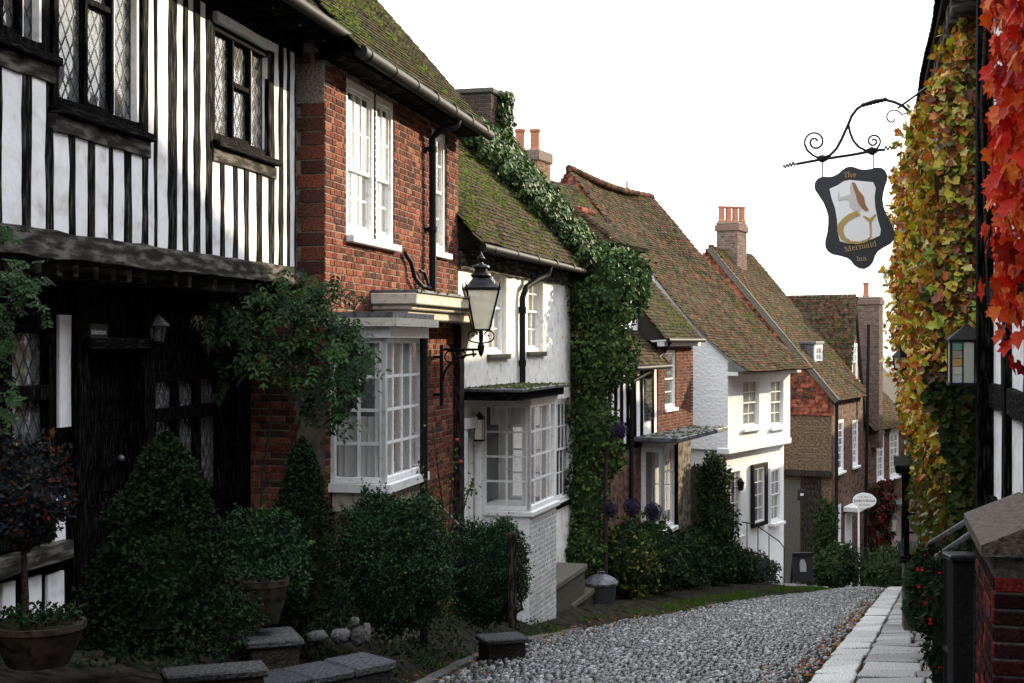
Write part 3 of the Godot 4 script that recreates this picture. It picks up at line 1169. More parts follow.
	for i in 2600:      # tufts between the outer cobbles by the kerb
		var zz := rng.randf_range(11, 33)
		var x := rx(zz) - absf(rng.randfn(0.08, 0.13))
		for k in 3:
			var p := gp(x + rng.randf_range(-0.03, 0.03), zz + rng.randf_range(-0.03, 0.03), 0.0)
			var lean := Vector3(rng.randf_range(-0.7, 0.7), 1, rng.randf_range(-0.7, 0.7)).normalized()
			var sd := Vector3(rng.randf_range(-1, 1), 0, rng.randf_range(-1, 1)).normalized() * 0.01
			gr.tri(p - sd, p + sd, p + lean * rng.randf_range(0.02, 0.06), pick([Color(0.07, 0.085, 0.02), Color(0.09, 0.09, 0.025), Color(0.05, 0.06, 0.018)]))
	var go := part(self, "grass", gr, "grass")
	tag(go, "short grass and moss tufts along both edges of the cobbles", "grass", "", "stuff")
	var lt := MB.new()
	for i in 1500:
		var side := i % 5 < 3
		var zz := rng.randf_range(9.5, 30)
		var x := rx(zz) - absf(rng.randfn(0, 0.25)) if side else lx(zz) - rng.randfn(0.1, 0.35)
		var p := gp(x, zz, rng.randf_range(0.03, 0.06))
		if side and x > rx(zz) - 0.05:
			continue
		var dr := Vector3(rng.randf_range(-1, 1), rng.randf_range(-0.2, 0.2), rng.randf_range(-1, 1)).normalized()
		var nm := (Vector3.UP + rdir() * 0.4).normalized()
		lt.leaf(p, (nm - dr * nm.dot(dr)).normalized(), dr, rng.randf_range(0.03, 0.07), 0.7, pick([Color(0.22, 0.09, 0.03), Color(0.30, 0.17, 0.05), Color(0.14, 0.06, 0.03), Color(0.26, 0.05, 0.03)]))
	var lo := part(self, "fallen_leaves", lt, "matte")
	tag(lo, "scattered fallen brown leaves in the gutters of the lane", "leaves", "", "stuff")
	# --- far wooded hillside beyond the town
	var hl := MB.new()
	for i in 60:
		for j in 12:
			var H := func(a: int, b: int) -> Vector3:
				var x := lerpf(-3000.0, 5000.0, a / 60.0)
				var dz := 3200.0 + b * 200.0
				var y := -110.0 + b * 24.0 + 30.0 * noise.get_noise_2d(a * 9.0, b * 7.0) + 5.0 * noise.get_noise_2d(a * 60.0, b * 60.0)
				return Vector3(x, y, -dz)
			hl.quad(H.call(i, j), H.call(i + 1, j), H.call(i + 1, j + 1), H.call(i, j + 1), pick([Color(0.10, 0.11, 0.07), Color(0.13, 0.12, 0.07), Color(0.08, 0.1, 0.06)]))
	struct("hill", hl, "matte")
	# --- the hazy air over the low valley beyond the town
	var hz := FogVolume.new()
	hz.name = "valley_haze"
	hz.shape = RenderingServer.FOG_VOLUME_SHAPE_BOX
	hz.size = Vector3(7000, 420, 2700)
	hz.position = Vector3(600, 60, -1600)
	var hm := FogMaterial.new()
	hm.density = 0.0006
	hm.albedo = Color(0.98, 0.98, 0.98)
	hz.material = hm
	hz.set_meta("kind", "structure")
	add_child(hz)

# ================================================================ timber-framed house
var ROOF := [Color(0.066, 0.056, 0.034), Color(0.080, 0.064, 0.040), Color(0.050, 0.048, 0.030), Color(0.094, 0.070, 0.044), Color(0.058, 0.062, 0.030), Color(0.072, 0.046, 0.030)]
var ROOFRED := [Color(0.110, 0.054, 0.032), Color(0.088, 0.050, 0.032), Color(0.070, 0.052, 0.034), Color(0.126, 0.060, 0.036), Color(0.060, 0.050, 0.032)]
var HUNG := [Color(0.25, 0.075, 0.048), Color(0.20, 0.066, 0.044), Color(0.13, 0.056, 0.040), Color(0.28, 0.10, 0.062), Color(0.10, 0.05, 0.037)]

func house_timber() -> void:
	var f := Fr.new(Vector2(-5.22 + 0.2057 * 5.0, 5.0), Vector2(0.2057, 1), -0.62)
	var h := thing("timber_house", "black and white timber-framed house with jettied upper storey and leaded windows", "house", f.xf())
	var L := 9.83
	var yb := f.y(150, 246)                   # top of the jetty beam
	var ye := 5.25                            # eaves
	# windows of the upper storey
	var w0 := prect(f, -22, 52, -120, 57, 0.0, 8, 52)
	var w1 := prect(f, 56, 147, -90, 134, 0.0, 100, 147)
	var w2 := prect(f, 213.5, 274, 22, 160, 0.0, 217, 274)
	var holes := [w0, w1, w2]
	var back := MB.new()
	wall(back, 0, L, yb - 0.05, ye, holes, -0.05, 0.2)
	part(h, "upper_wall", back, "oldwood")
	# plaster infill between the studs
	var pan := [[-75, -58], [-50, -34], [-25, -8], [1.5, 22], [31, 45.5], [54, 69], [75, 88], [95, 108.5], [113, 124.5], [132, 142], [148, 154], [157, 168], [177, 183], [187.5, 193.5], [200, 205.5], [212, 220], [224, 233], [238, 244], [248.5, 256.5], [262, 268.5], [274, 278.5], [283, 286.5], [290, 294.5]]
	var lastu := -1.0
	var tops := []
	for p in pan:
		var a := f.u(p[0])
		var b := f.u(p[1])
		var top := ye - 0.12
		var mid := (a + b) / 2
		for w in holes:
			if mid > w.position.x - 0.02 and mid < w.end.x + 0.02:
				top = w.position.y - 0.185
		tops.append(top)
		var mb := MB.new()
		board(mb, a - 0.006, b + 0.006, yb + 0.0, top, -0.05, 0.0, 0.010)
		part(h, "plaster_panel", mb, "plaster")
		if top < ye - 0.2:      # short panel above a window
			continue
	for i in pan.size() - 1:
		var a := f.u(pan[i][1])
		var b := f.u(pan[i + 1][0])
		if b - a < 0.02:
			continue
		var top := maxf(tops[i], tops[i + 1])
		if tops[i] < ye - 0.2 and tops[i + 1] < ye - 0.2:
			top = minf(tops[i], tops[i + 1]) + 0.02
		var mb := MB.new()
		board(mb, a, b, yb - 0.02, top, -0.04, 0.006 + rng.randf_range(-0.002, 0.004), 0.008)
		part(h, "stud", mb, "stud")
	# wall plate, rails, jetty beam
	var pl := MB.new()
	board(pl, 0, L, ye - 0.16, ye, -0.04, 0.03, 0.008)
	part(h, "wall_plate", pl, "timberh")
	for w in holes:
		var r := MB.new()
		board(r, w.position.x - 0.04, w.end.x + 0.02, w.position.y - 0.19, w.position.y - 0.07, -0.04, 0.022, 0.008)
		part(h, "rail", r, "beam")
		var s := MB.new()
		s.cbox(w.position.x - 0.03, w.end.x + 0.03, w.position.y - 0.066, w.position.y - 0.004, -0.05, 0.075, 0.01)
		part(h, "sill", s, "timberh")
		var hd := MB.new()
		if w.end.y < ye - 0.2:
			board(hd, w.position.x, w.end.x, w.end.y, minf(ye - 0.15, w.end.y + 0.08), -0.04, 0.04, 0.005)
			part(h, "lintel", hd, "plaster")
	var jb := MB.new()
	var useam := f.u(176)
	board(jb, 0, useam, yb - 0.19, yb, -0.3, 0.05, 0.01)
	part(h, "jetty_beam", jb, "beam")
	jb = MB.new()
	board(jb, useam + 0.01, L, yb - 0.185, yb - 0.005, -0.3, 0.045, 0.01)
	part(h, "jetty_beam", jb, "beam")
	# joist ends under the jetty
	for px in [17, 47, 68, 84, 104, 121, 137, 152, 183, 197, 222, 240, 258]:
		var u := f.u(px)
		var j := MB.new()
		j.cbox(u - 0.04, u + 0.04, yb - 0.30, yb - 0.20, -0.9, -0.06, 0.008)
		part(h, "joist", j, "beam")
	# leaded windows
	for wi in 3:
		var w: Rect2 = holes[wi]
		var hb := hub(h, "leaded_window", Transform3D(Basis(), Vector3(w.position.x, w.position.y, -0.045)))
		var mb := MB.new()
		var fr := 0.075
		var W := w.size.x
		var H := w.size.y
		mb.cbox(0, fr, 0, H, -0.12, 0.03, 0.008)
		mb.cbox(W - fr * 1.6, W, 0, H, -0.12, 0.03, 0.008)
		mb.cbox(fr - 0.003, W - fr * 1.6 + 0.003, H - fr, H - 0.001, -0.12, 0.027, 0.008)
		mb.cbox(fr - 0.003, W - fr * 1.6 + 0.003, 0.001, fr, -0.12, 0.027, 0.008)
		var x0 := fr
		var x1 := W - fr * 1.6
		var lights := 3
		var lw := (x1 - x0) / lights
		for i in lights:
			var xa := x0 + lw * i + (0.025 if i else 0.0)
			var xb := x0 + lw * (i + 1) - (0.025 if i < lights - 1 else 0.0)
			if i:
				mb.cbox(xa - 0.05, xa, fr, H - fr, -0.12, 0.022, 0.008)
			if i == 1:
				var yt := H * 0.55
				mb.cbox(xa, xb, yt - 0.025, yt + 0.025, -0.1, 0.018, 0.006)
				mb.cbox(xa, xb, fr, fr + 0.03, -0.06, 0.012, 0.004)
				leaded(hb, Transform3D(Basis(), Vector3(xa, yt + 0.025, -0.03)), xb - xa, H - fr - yt - 0.025, 0.125, 0.19)
				leaded(hb, Transform3D(Basis(), Vector3(xa, fr, -0.03)), xb - xa, yt - 0.025 - fr, 0.125, 0.19)
			else:
				leaded(hb, Transform3D(Basis(), Vector3(xa, fr, -0.03)), xb - xa, H - 2 * fr, 0.125, 0.19)
		part(hb, "window_frame", mb, "timber")
		var wm := MB.new()
		wm.box(W - fr * 1.6 - 0.03, W - fr * 1.6, fr, H - fr, -0.02, 0.034)
		wm.box(x0 + lw * 2 + 0.027, x0 + lw * 2 + 0.045, fr, H - fr, -0.02, 0.012)
		part(hb, "painted_bead", wm, "paint")
		var rm := MB.new()
		rm.box(-0.02, W + 0.02, -0.02, H + 0.02, -1.6, -1.55)
		rm.box(-0.05, -0.02, -0.02, H + 0.02, -1.6, -0.16)
		rm.box(W + 0.02, W + 0.05, -0.02, H + 0.02, -1.6, -0.16)
		rm.box(-0.02, W + 0.02, -0.05, -0.02, -1.6, -0.16)
		rm.box(-0.02, W + 0.02, H + 0.02, H + 0.05, -1.6, -0.16)
		part(hb, "room", rm, "room")
	# ground storey, set back under the jetty
	var gw := -0.55
	var gl := MB.new()
	var dr := prect(f, 80, 134, 338, 560, gw, 80, 134)
	dr.position.y = 0.12
	dr.size.y = f.y(100, 350, gw) - 0.12
	var wa := prect(f, -40, 52, 322, 548, gw, 20, 20)
	var wb := prect(f, 150, 222, 372, 500, gw, 180, 180)
	wall(gl, 0, L, -1.4, yb - 0.3, [dr, wa, wb], gw, 0.2)
	part(h, "lower_wall", gl, "timber")
	var sof := MB.new()
	sof.box(0, L, yb - 0.26, yb - 0.2, gw - 0.3, -0.3)
	part(h, "jetty_soffit", sof, "timberh")
	for b in [[56.5, 68.5, 315, 427], [52, 63, 495, 560], [72, 82, 500, 575], [0, 13, 582, 622], [22, 39, 577, 620], [45, 62, 573, 617], [-28, -8, 585, 625]]:
		var r := prect(f, b[0], b[1], b[2], b[3], gw, (b[0] + b[1]) / 2, (b[0] + b[1]) / 2)
		var mb := MB.new()
		board(mb, r.position.x, r.end.x, r.position.y, r.end.y, gw, gw + 0.025, 0.006)
		part(h, "plaster_panel", mb, "plaster")
	for px in [74, 140, 232, 285]:
		var u := f.u(px, gw)
		var mb := MB.new()
		board(mb, u - 0.09, u + 0.09, -1.2, yb - 0.28, gw, gw + 0.09, 0.01)
		part(h, "post", mb, "timber")
	var dado := MB.new()
	board(dado, wa.position.x - 0.1, wa.end.x + 0.12, wa.position.y - 0.16, wa.position.y - 0.02, gw, gw + 0.12, 0.01)
	part(h, "sill", dado, "beam")
	# door with four panels and a hood beam
	var dh := hub(h, "door", Transform3D(Basis(), Vector3(dr.position.x, dr.position.y, gw - 0.1)))
	var dm := MB.new()
	dm.cbox(0, dr.size.x, 0, dr.size.y, -0.05, 0.0, 0.006)
	for i in 2:
		for j in 3:
			var px0 := 0.1 + i * (dr.size.x - 0.1) / 2
			var py0 := 0.12 + j * (dr.size.y - 0.12) / 3
			dm.cbox(px0, px0 + (dr.size.x - 0.3) / 2, py0, py0 + (dr.size.y - 0.36) / 3, -0.01, 0.018, 0.012)
	part(dh, "door_leaf", dm, "timber")
	var kb := MB.new()
	kb.lathe([Vector2(0, -0.03), Vector2(0.028, -0.02), Vector2(0.033, 0), Vector2(0.02, 0.02), Vector2(0, 0.03)], 10, Vector3(dr.size.x - 0.14, 1.0, 0.05))
	part(dh, "door_knob", kb, "zinc")
	var hood := MB.new()
	hood.cbox(dr.position.x - 0.12, dr.end.x + 0.14, dr.end.y, dr.end.y + 0.1, gw - 0.02, gw + 0.16, 0.012)
	part(h, "door_hood", hood, "timberh")
	# name board over the door
	var nb := hub(h, "name_board", Transform3D(Basis(), Vector3(f.u(92, gw + 0.03), f.y(92, 337, gw + 0.03), gw + 0.03)))
	var nm := MB.new()
	nm.cbox(-0.03, 0.27, -0.03, 0.11, -0.03, 0.0, 0.004, Color(0.02, 0.02, 0.02))
	part(nb, "board", nm, "plain")
	var tm := TextMesh.new()
	var fo := SystemFont.new()
	fo.font_names = PackedStringArray(["Droid Serif"])
	tm.font = fo
	tm.text = "Robertson"
	tm.font_size = 32
	tm.pixel_size = 0.0016
	tm.depth = 0.004
	tm.horizontal_alignment = HORIZONTAL_ALIGNMENT_LEFT
	var tl := part_mesh(nb, "lettering", tm, "paint", Transform3D(Basis(), Vector3(-0.015, 0.04, 0.003)))
	# ground-floor leaded windows
	for w in [wa, wb]:
		var hb := hub(h, "leaded_window", Transform3D(Basis(), Vector3(w.position.x, w.position.y, gw - 0.03)))
		var mb := MB.new()
		var W: float = w.size.x
		var H: float = w.size.y
		var fr := 0.08
		mb.cbox(0, fr, 0, H, -0.1, 0.05, 0.008)
		mb.cbox(W - fr, W, 0, H, -0.1, 0.05, 0.008)
		mb.cbox(fr - 0.003, W - fr + 0.003, H - fr, H - 0.001, -0.1, 0.047, 0.008)
		mb.cbox(fr - 0.003, W - fr + 0.003, 0.001, fr, -0.1, 0.047, 0.008)
		var yt := H * 0.68
		mb.cbox(fr, W - fr, yt - 0.06, yt + 0.06, -0.1, 0.06, 0.008)
		var m := 3 if W > 1.3 else 2
		var lw := (W - 2 * fr) / m
		for i in m:
			if i:
				mb.cbox(fr + lw * i - 0.04, fr + lw * i + 0.04, fr, H - fr, -0.1, 0.04, 0.008)
			var xa := fr + lw * i + (0.04 if i else 0.0)
			var xb := fr + lw * (i + 1) - (0.04 if i < m - 1 else 0.0)
			leaded(hb, Transform3D(Basis(), Vector3(xa, fr, -0.03)), xb - xa, yt - 0.06 - fr, 0.13, 0.22)
			leaded(hb, Transform3D(Basis(), Vector3(xa, yt + 0.06, -0.03)), xb - xa, H - fr - yt - 0.06, 0.13, 0.22)
		part(hb, "window_frame", mb, "timber")
		var rm := MB.new()
		rm.box(-0.02, W + 0.02, -0.02, H + 0.02, -1.2, -1.15)
		rm.box(-0.05, -0.02, -0.02, H + 0.02, -1.2, -0.18)
		rm.box(W + 0.02, W + 0.05, -0.02, H + 0.02, -1.2, -0.18)
		rm.box(-0.02, W + 0.02, -0.05, -0.02, -1.2, -0.18)
		rm.box(-0.02, W + 0.02, H + 0.02, H + 0.05, -1.2, -0.18)
		part(hb, "room", rm, "room")
	# body behind, eaves board and roof
	var bd := MB.new()
	bd.box(-0.001, L - 0.01, -1.4, ye - 0.05, -6.5, -1.9)
	bd.quad(Vector3(L - 0.005, -1.4, 0.0 + gw), Vector3(L - 0.005, -1.4, -1.9), Vector3(L - 0.005, ye, -1.9), Vector3(L - 0.005, ye, gw))
	bd.quad(Vector3(0, -1.4, -1.9), Vector3(0, -1.4, gw), Vector3(0, ye, gw), Vector3(0, ye, -1.9))
	part(h, "side_wall", bd, "oldwood")
	var ev := MB.new()
	ev.cbox(0, L + 0.12, ye, ye + 0.07, -0.2, 0.42, 0.01)
	for i in 14:
		ev.cbox(0.3 + i * 0.7, 0.38 + i * 0.7, ye - 0.09, ye - 0.002, -0.1, 0.40, 0.008)
	part(h, "eaves_board", ev, "timberh")
	var gt := MB.new()
	gt.tube([Vector3(0, ye + 0.06, 0.50), Vector3(L + 0.08, ye + 0.04, 0.50)], 0.06, 10)
	part(h, "gutter", gt, "gutter")
	var rf := MB.new()
	var e0 := Vector3(0, ye + 0.08, 0.44)
	var e1 := Vector3(L + 0.14, ye + 0.08, 0.44)
	var r0 := Vector3(0, ye + 4.6, -3.5)
	var r1 := Vector3(L + 0.14, ye + 4.6, -3.5)
	rf.quad(r0, r1, Vector3(L + 0.14, ye, -7.2), Vector3(0, ye, -7.2))
	rf.tri(e1 + Vector3(-0.16, 0, 0), Vector3(L, ye, -7.2), r1 + Vector3(-0.16, 0, 0))
	var roof := part(h, "roof", rf, "underlay")
	tiles(roof, e0, e1, r0, r1, {pal = ROOF, moss = 0.2, deck = true, clip = func(a: float, b: float, _q: Vector3) -> bool: return a > 4.5})
	# wall lantern by the door
	var ln := thing("wall_lantern", "small dark wall lantern beside the timber house door", "lantern", f.xf() * Transform3D(Basis.from_scale(Vector3(0.75, 0.75, 0.75)), f.p(158, 342, gw + 0.18)))
	var lm := MB.new()
	lm.lathe([Vector2(0.0, 0.33), Vector2(0.02, 0.31), Vector2(0.13, 0.20), Vector2(0.13, 0.185), Vector2(0.0, 0.185)], 6, Vector3.ZERO, Color.WHITE, true)
	part(ln, "roof", lm, "lead")
	lm = MB.new()
	for i in 6:
		var a := TAU * i / 6
		lm.tube([Vector3(cos(a) * 0.10, 0.185, -sin(a) * 0.10), Vector3(cos(a) * 0.07, 0.0, -sin(a) * 0.07)], 0.007, 5)
	lm.lathe([Vector2(0.0, -0.04), Vector2(0.03, -0.02), Vector2(0.075, 0.0), Vector2(0.075, 0.01), Vector2(0, 0.01)], 6, Vector3.ZERO, Color.WHITE, true)
	lm.tube([Vector3(0, 0.25, -0.22), Vector3(0, 0.36, -0.1), Vector3(0, 0.32, 0)], 0.009, 6)
	part(ln, "frame", lm, "iron")
	lm = MB.new()
	lm.lathe([Vector2(0.065, 0.01), Vector2(0.094, 0.183)], 6, Vector3.ZERO, Color.WHITE, true)
	part(ln, "pane", lm, "glass")

# ================================================================ red brick house with a bow window
func plane(o: Vector3, dir: Vector3) -> Transform3D:
	var x := dir.normalized()
	return Transform3D(Basis(x, Vector3.UP, x.cross(Vector3.UP)), o)

func house_brick() -> void:
	var f := Fr.new(Vector2(-1.947, 14.57), Vector2(0.2164, 1), -2.2)
	var h := thing("brick_house", "red brick house with white sash windows, bow window and mossy tiled roof", "house", f.xf())
	var L := 5.56
	var ye := f.y(400, 88) + 0.02
	ye = 6.65
	var wa := prect(f, 346, 375, 80, 241, 0.0, 352, 375)
	var wb := prect(f, 375.5, 394, 91, 246, 0.0, 378, 394)
	wb.position.y = wa.position.y
	wb.size.y = wa.size.y
	wb.position.x = wa.end.x + 0.02
	var wc := prect(f, 431.5, 447, 128, 254, 0.0, 434, 447)
	var bx0 := f.u(330)
	# opening behind the bow window and the door
	var c0 := Vector3(bx0, 0, 0.61)
	var by0 := f.y(386, 484, 0.61)
	var by1 := f.y(386, 338, 0.61)
	var bay_open := Rect2(bx0 + 0.06, by0, 2.0, by1 - by0)
	var dr := prect(f, 432, 452, 330, 560, 0.0, 440, 440)
	dr.position.x = f.u(441)
	dr.size.x = 0.75
	var holes := [wa, wb, wc, bay_open]
	var mb := MB.new()
	wall(mb, 0, L, -1.2, ye, holes, 0.0, 0.2)
	# return towards the timber house, far side and back
	mb.quad(Vector3(0, -1.2, -6.0), Vector3(0, -1.2, 0), Vector3(0, ye, 0), Vector3(0, ye, -6.0))
	mb.quad(Vector3(L, -1.2, 0), Vector3(L, -1.2, -6.0), Vector3(L, ye, -6.0), Vector3(L, ye, 0))
	mb.quad(Vector3(L, -1.2, -6.0), Vector3(0, -1.2, -6.0), Vector3(0, ye, -6.0), Vector3(L, ye, -6.0))
	mb.tri(Vector3(L, ye, 0), Vector3(L, ye, -6.0), Vector3(L, ye + 3.6, -3.0))
	mb.tri(Vector3(0, ye, -6), Vector3(0, ye, 0), Vector3(0, ye + 3.6, -3.0))
	var wl := part(h, "brick_wall", mb, "mortar")
	var yl := f.y(360, 300)
	bricks(wl, 0.0, L - 0.002, -0.3, ye - 0.03, holes, 300, func(a: float, b: float) -> bool: return b > 2.9 and a > 0.02 and (a < 3.0 or b < 4.2))
	# quoin bricks on the return
	var q := MB.new()
	var y := 3.2
	var i := 0
	while y < ye - 0.5:
		var hh := 0.15
		var wd := 0.26 if i % 2 else 0.30
		var m := MB.new()
		m.cbox(-0.012, 0.004, y, y + hh - 0.014, -wd, -0.004, 0.004, pick([Color(0.25, 0.08, 0.055), Color(0.14, 0.06, 0.046), Color(0.21, 0.075, 0.052), Color(0.11, 0.05, 0.042)]))
		part(wl, "quoin", m, "brick")
		y += hh
		i += 1
	var cap := MB.new()
	cap.cbox(-0.02, 0.01, ye - 0.47, ye - 0.05, -0.32, -0.003, 0.006, Color(0.30, 0.25, 0.2))
	part(wl, "corner_stone", cap, "stone")
	bricks(wl, -6.0, -0.31, 0.0, ye, [], 0, every, Transform3D(Basis(Vector3(0, 0, 1), Vector3.UP, Vector3(-1, 0, 0)), Vector3.ZERO))
	# sash windows
	house_window(h, "sash_window", wa, -0.01, 3, 2, {sash = true, lowrows = 2, frame = 0.09, sill = 0.1, sillover = 0.0, room = 1.2, roomfrom = 0.21, curtains = [[0.0, 0.42, 0, 1], [0.62, 1.0, 0, 1]], meet = 0.42})
	house_window(h, "sash_window", wb, -0.01, 2, 2, {sash = true, lowrows = 2, frame = 0.09, sill = 0.1, sillover = 0.04, room = 1.2, roomfrom = 0.21, curtains = [[0.0, 1.0, 0, 1]], meet = 0.42})
	house_window(h, "sash_window", wc, -0.03, 2, 2, {sash = true, lowrows = 2, frame = 0.08, sill = 0.1, room = 1.2, roomfrom = 0.21, curtains = [[0.5, 1.0, 0, 1]]})
	# bow window
	var bw := hub(h, "bow_window")
	var fl := 1.44
	var A := Vector3(bx0, by0, 0.0)
	var B := Vector3(bx0, by0, 0.61)
	var C := Vector3(bx0 + fl, by0, 0.61)
	var D := Vector3(bx0 + fl + 0.42, by0, 0.36)
	var E := Vector3(bx0 + fl + 0.62, by0, 0.0)
	var bh := by1 - by0
	window(bw, plane(A, B - A), 0.61, bh, 2, 4, {frame = 0.055, munt = 0.035, curtains = [[0.0, 1.0, 0.0, 0.45]]})
	window(bw, plane(B, C - B), fl, bh, 4, 4, {frame = 0.055, munt = 0.03, curtains = [[0.0, 0.45, 0, 1], [0.55, 1.0, 0, 1]]})
	window(bw, plane(C, D - C), (D - C).length(), bh, 1, 4, {frame = 0.05, munt = 0.03})
	window(bw, plane(D, E - D), (E - D).length(), bh, 1, 4, {frame = 0.05, munt = 0.03})
	var foot := PackedVector2Array()
	var sillp := PackedVector2Array()
	var corn := PackedVector2Array()
	var corn2 := PackedVector2Array()
	var ctr := Vector3(bx0 + 1.0, 0, 0)
	for p in [A, B, C, D, E]:
		foot.append(Vector2(p.x, p.z))
	sillp = grow(foot, 0.07)
	corn = grow(foot, 0.06)
	corn2 = grow(foot, 0.17)
	var flat := func(poly: PackedVector2Array, y0: float, y1: float) -> MB:
		var m := MB.new()
		var pp := PackedVector2Array()
		for v in poly:
			pp.append(Vector2(v.x, -v.y))
		m.prism(pp, y0, y1, Color.WHITE, Transform3D(Basis(Vector3(1, 0, 0), Vector3(0, 0, -1), Vector3(0, 1, 0)), Vector3.ZERO))
		return m
	part(bw, "sill", flat.call(sillp, by0 - 0.09, by0 - 0.003), "paint")
	part(bw, "apron", flat.call(grow(foot, -0.02), by0 - 0.3, by0 - 0.092), "stucco")
	part(bw, "base", flat.call(grow(foot, -0.04), -1.2, by0 - 0.302), "mortar")
	part(bw, "frieze", flat.call(corn, by1 + 0.002, by1 + 0.12), "paint")
	part(bw, "cornice", flat.call(corn2, by1 + 0.122, by1 + 0.21), "stucco")
	part(bw, "lead_roof", flat.call(grow(foot, 0.12), by1 + 0.212, by1 + 0.27), "lead")
	part(bw, "room_back", flat.call(PackedVector2Array([Vector2(bx0, -1.3), Vector2(bx0, -1.25), Vector2(bx0 + 2.1, -1.25), Vector2(bx0 + 2.1, -1.3)]), by0 - 0.3, by1 + 0.3), "room")
	var rb := MB.new()
	rb.box(bx0 - 0.05, bx0, by0 - 0.3, by1 + 0.3, -1.3, -0.21)
	rb.box(bx0 + 2.1, bx0 + 2.15, by0 - 0.3, by1 + 0.3, -1.3, -0.21)
	rb.box(bx0, bx0 + 2.1, by1 + 0.26, by1 + 0.3, -1.3, -0.21)
	rb.box(bx0, bx0 + 2.1, by0 - 0.3, by0 - 0.25, -1.3, -0.21)
	part(bw, "room", rb, "room")
	# door case beyond the bow, with its moulded hood
	var hb := hub(h, "door_hood")
	var hu0 := f.u(390, 0.5)
	var hy1 := f.y(440, 296, 0.5)
	var hm := MB.new()
	hm.cbox(hu0 + 0.85, L + 0.02, hy1 - 0.13, hy1, 0.0, 0.55, 0.012)
	hm.cbox(hu0 + 0.9, L - 0.02, hy1 - 0.19, hy1 - 0.132, 0.0, 0.48, 0.012)
	hm.cbox(hu0 + 0.95, L - 0.05, hy1 - 0.30, hy1 - 0.192, 0.0, 0.42, 0.012)
	part(hb, "cornice", hm, "stucco")
	hm = MB.new()
	hm.cbox(hu0 + 0.86, L + 0.03, hy1 + 0.002, hy1 + 0.035, 0.0, 0.57, 0.006)
	part(hb, "lead_cap", hm, "lead")
	hm = MB.new()
	for k in 160:
		clump(hm, Vector3(rng.randf_range(hu0 + 0.95, L), hy1 + 0.035, rng.randf_range(0.25, 0.57)), Vector3.UP, Vector3.RIGHT, rng.randf_range(0.015, 0.045), pick([Color(0.08, 0.09, 0.03), Color(0.11, 0.10, 0.06)]))
	stuff(part(hb, "moss", hm, "moss"))
	var prof := PackedVector2Array([Vector2(0, 0), Vector2(0.1, 0.02), Vector2(0.17, 0.12), Vector2(0.22, 0.28), Vector2(0.36, 0.4), Vector2(0.4, 0.5), Vector2(0, 0.5)])
	for uu in [hu0 + 1.15, L - 0.2]:
		hm = MB.new()
		var pp := PackedVector2Array()
		for v in prof:
			pp.append(Vector2(v.x, v.y))
		hm.prism(pp, 0, 0.13, Color.WHITE, Transform3D(Basis(Vector3(0, 0, 1), Vector3.UP, Vector3(-1, 0, 0)), Vector3(uu + 0.13, hy1 - 0.80, 0.0)))
		part(hb, "bracket", hm, "stucco")
	var pm := MB.new()
	pm.cbox(L - 0.28, L - 0.02, -1.2, hy1 - 0.32, 0.0, 0.10, 0.01)
	part(hb, "pilaster", pm, "oldwood")
	# downpipe with its swan neck, gutter and roof
	var up := f.u(432, 0.09)
	var dp := MB.new()
	dp.tube([Vector3(up + 0.25, ye - 0.03, 0.38), Vector3(up + 0.2, ye - 0.12, 0.36), Vector3(up + 0.04, ye - 0.2, 0.16), Vector3(up, ye - 0.3, 0.1), Vector3(up, hy1 + 0.02, 0.1)], 0.048, 10)
	for yy in [ye - 0.4, ye - 1.45, ye - 2.4]:
		dp.tube([Vector3(up, yy, 0.1), Vector3(up, yy - 0.07, 0.1)], 0.06, 10)
		dp.cbox(up - 0.09, up + 0.09, yy - 0.05, yy - 0.015, 0.0, 0.08, 0.005)
	part(h, "downpipe", dp, "gutter")
	dp = MB.new()
	var ub := f.u(423, 0.66)
	dp.tube([Vector3(ub, by1 - 0.0, 0.67), Vector3(ub, -1.0, 0.67)], 0.045, 10)
	part(h, "downpipe", dp, "gutter")
	dp = MB.new()
	dp.tube([f.p(405, 253, 0.05), f.p(411, 262, 0.06), f.p(415, 278, 0.08), f.p(422, 286, 0.1), f.p(430, 289, 0.14)], 0.028, 8)
	dp.tube([f.p(420, 271, 0.05), f.p(424, 272, 0.06), f.p(427, 280, 0.08), f.p(429, 288, 0.12)], 0.022, 8)
	part(h, "waste_pipe", dp, "gutter")
	var ev := MB.new()
	ev.cbox(-0.05, L + 0.1, ye - 0.02, ye + 0.05, -0.1, 0.30, 0.01)
	part(h, "eaves_board", ev, "timberh")
	var gt := MB.new()
	gt.tube([Vector3(-0.02, ye + 0.05, 0.40), Vector3(L + 0.3, ye + 0.02, 0.40)], 0.07, 12)
	for k in 7:
		gt.tube([Vector3(0.15 + k * 0.88, ye + 0.045, 0.40), Vector3(0.2 + k * 0.88, ye + 0.045, 0.40)], 0.08, 12)
	part(h, "gutter", gt, "gutter")
	var e0 := Vector3(-0.05, ye + 0.09, 0.38)
	var e1 := Vector3(L + 0.22, ye + 0.09, 0.38)
	var r0 := Vector3(-0.05, ye + 4.0, -3.0)
	var r1 := Vector3(L + 0.22, ye + 4.0, -3.0)
	var rf := MB.new()
	rf.quad(r0, r1, Vector3(L + 0.22, ye, -6.4), Vector3(-0.05, ye, -6.4))
	var roof := part(h, "roof", rf, "underlay")
	tiles(roof, e0, e1, r0, r1, {pal = ROOF, moss = 0.32, own = 300, sag = 0.02, near = func(_a: float, _b: float) -> bool: return true})
	street_lamp(f, L)

func grow(poly: PackedVector2Array, d: float) -> PackedVector2Array:
	var r := Geometry2D.offset_polygon(poly, d, Geometry2D.JOIN_MITER)
	return r[0]

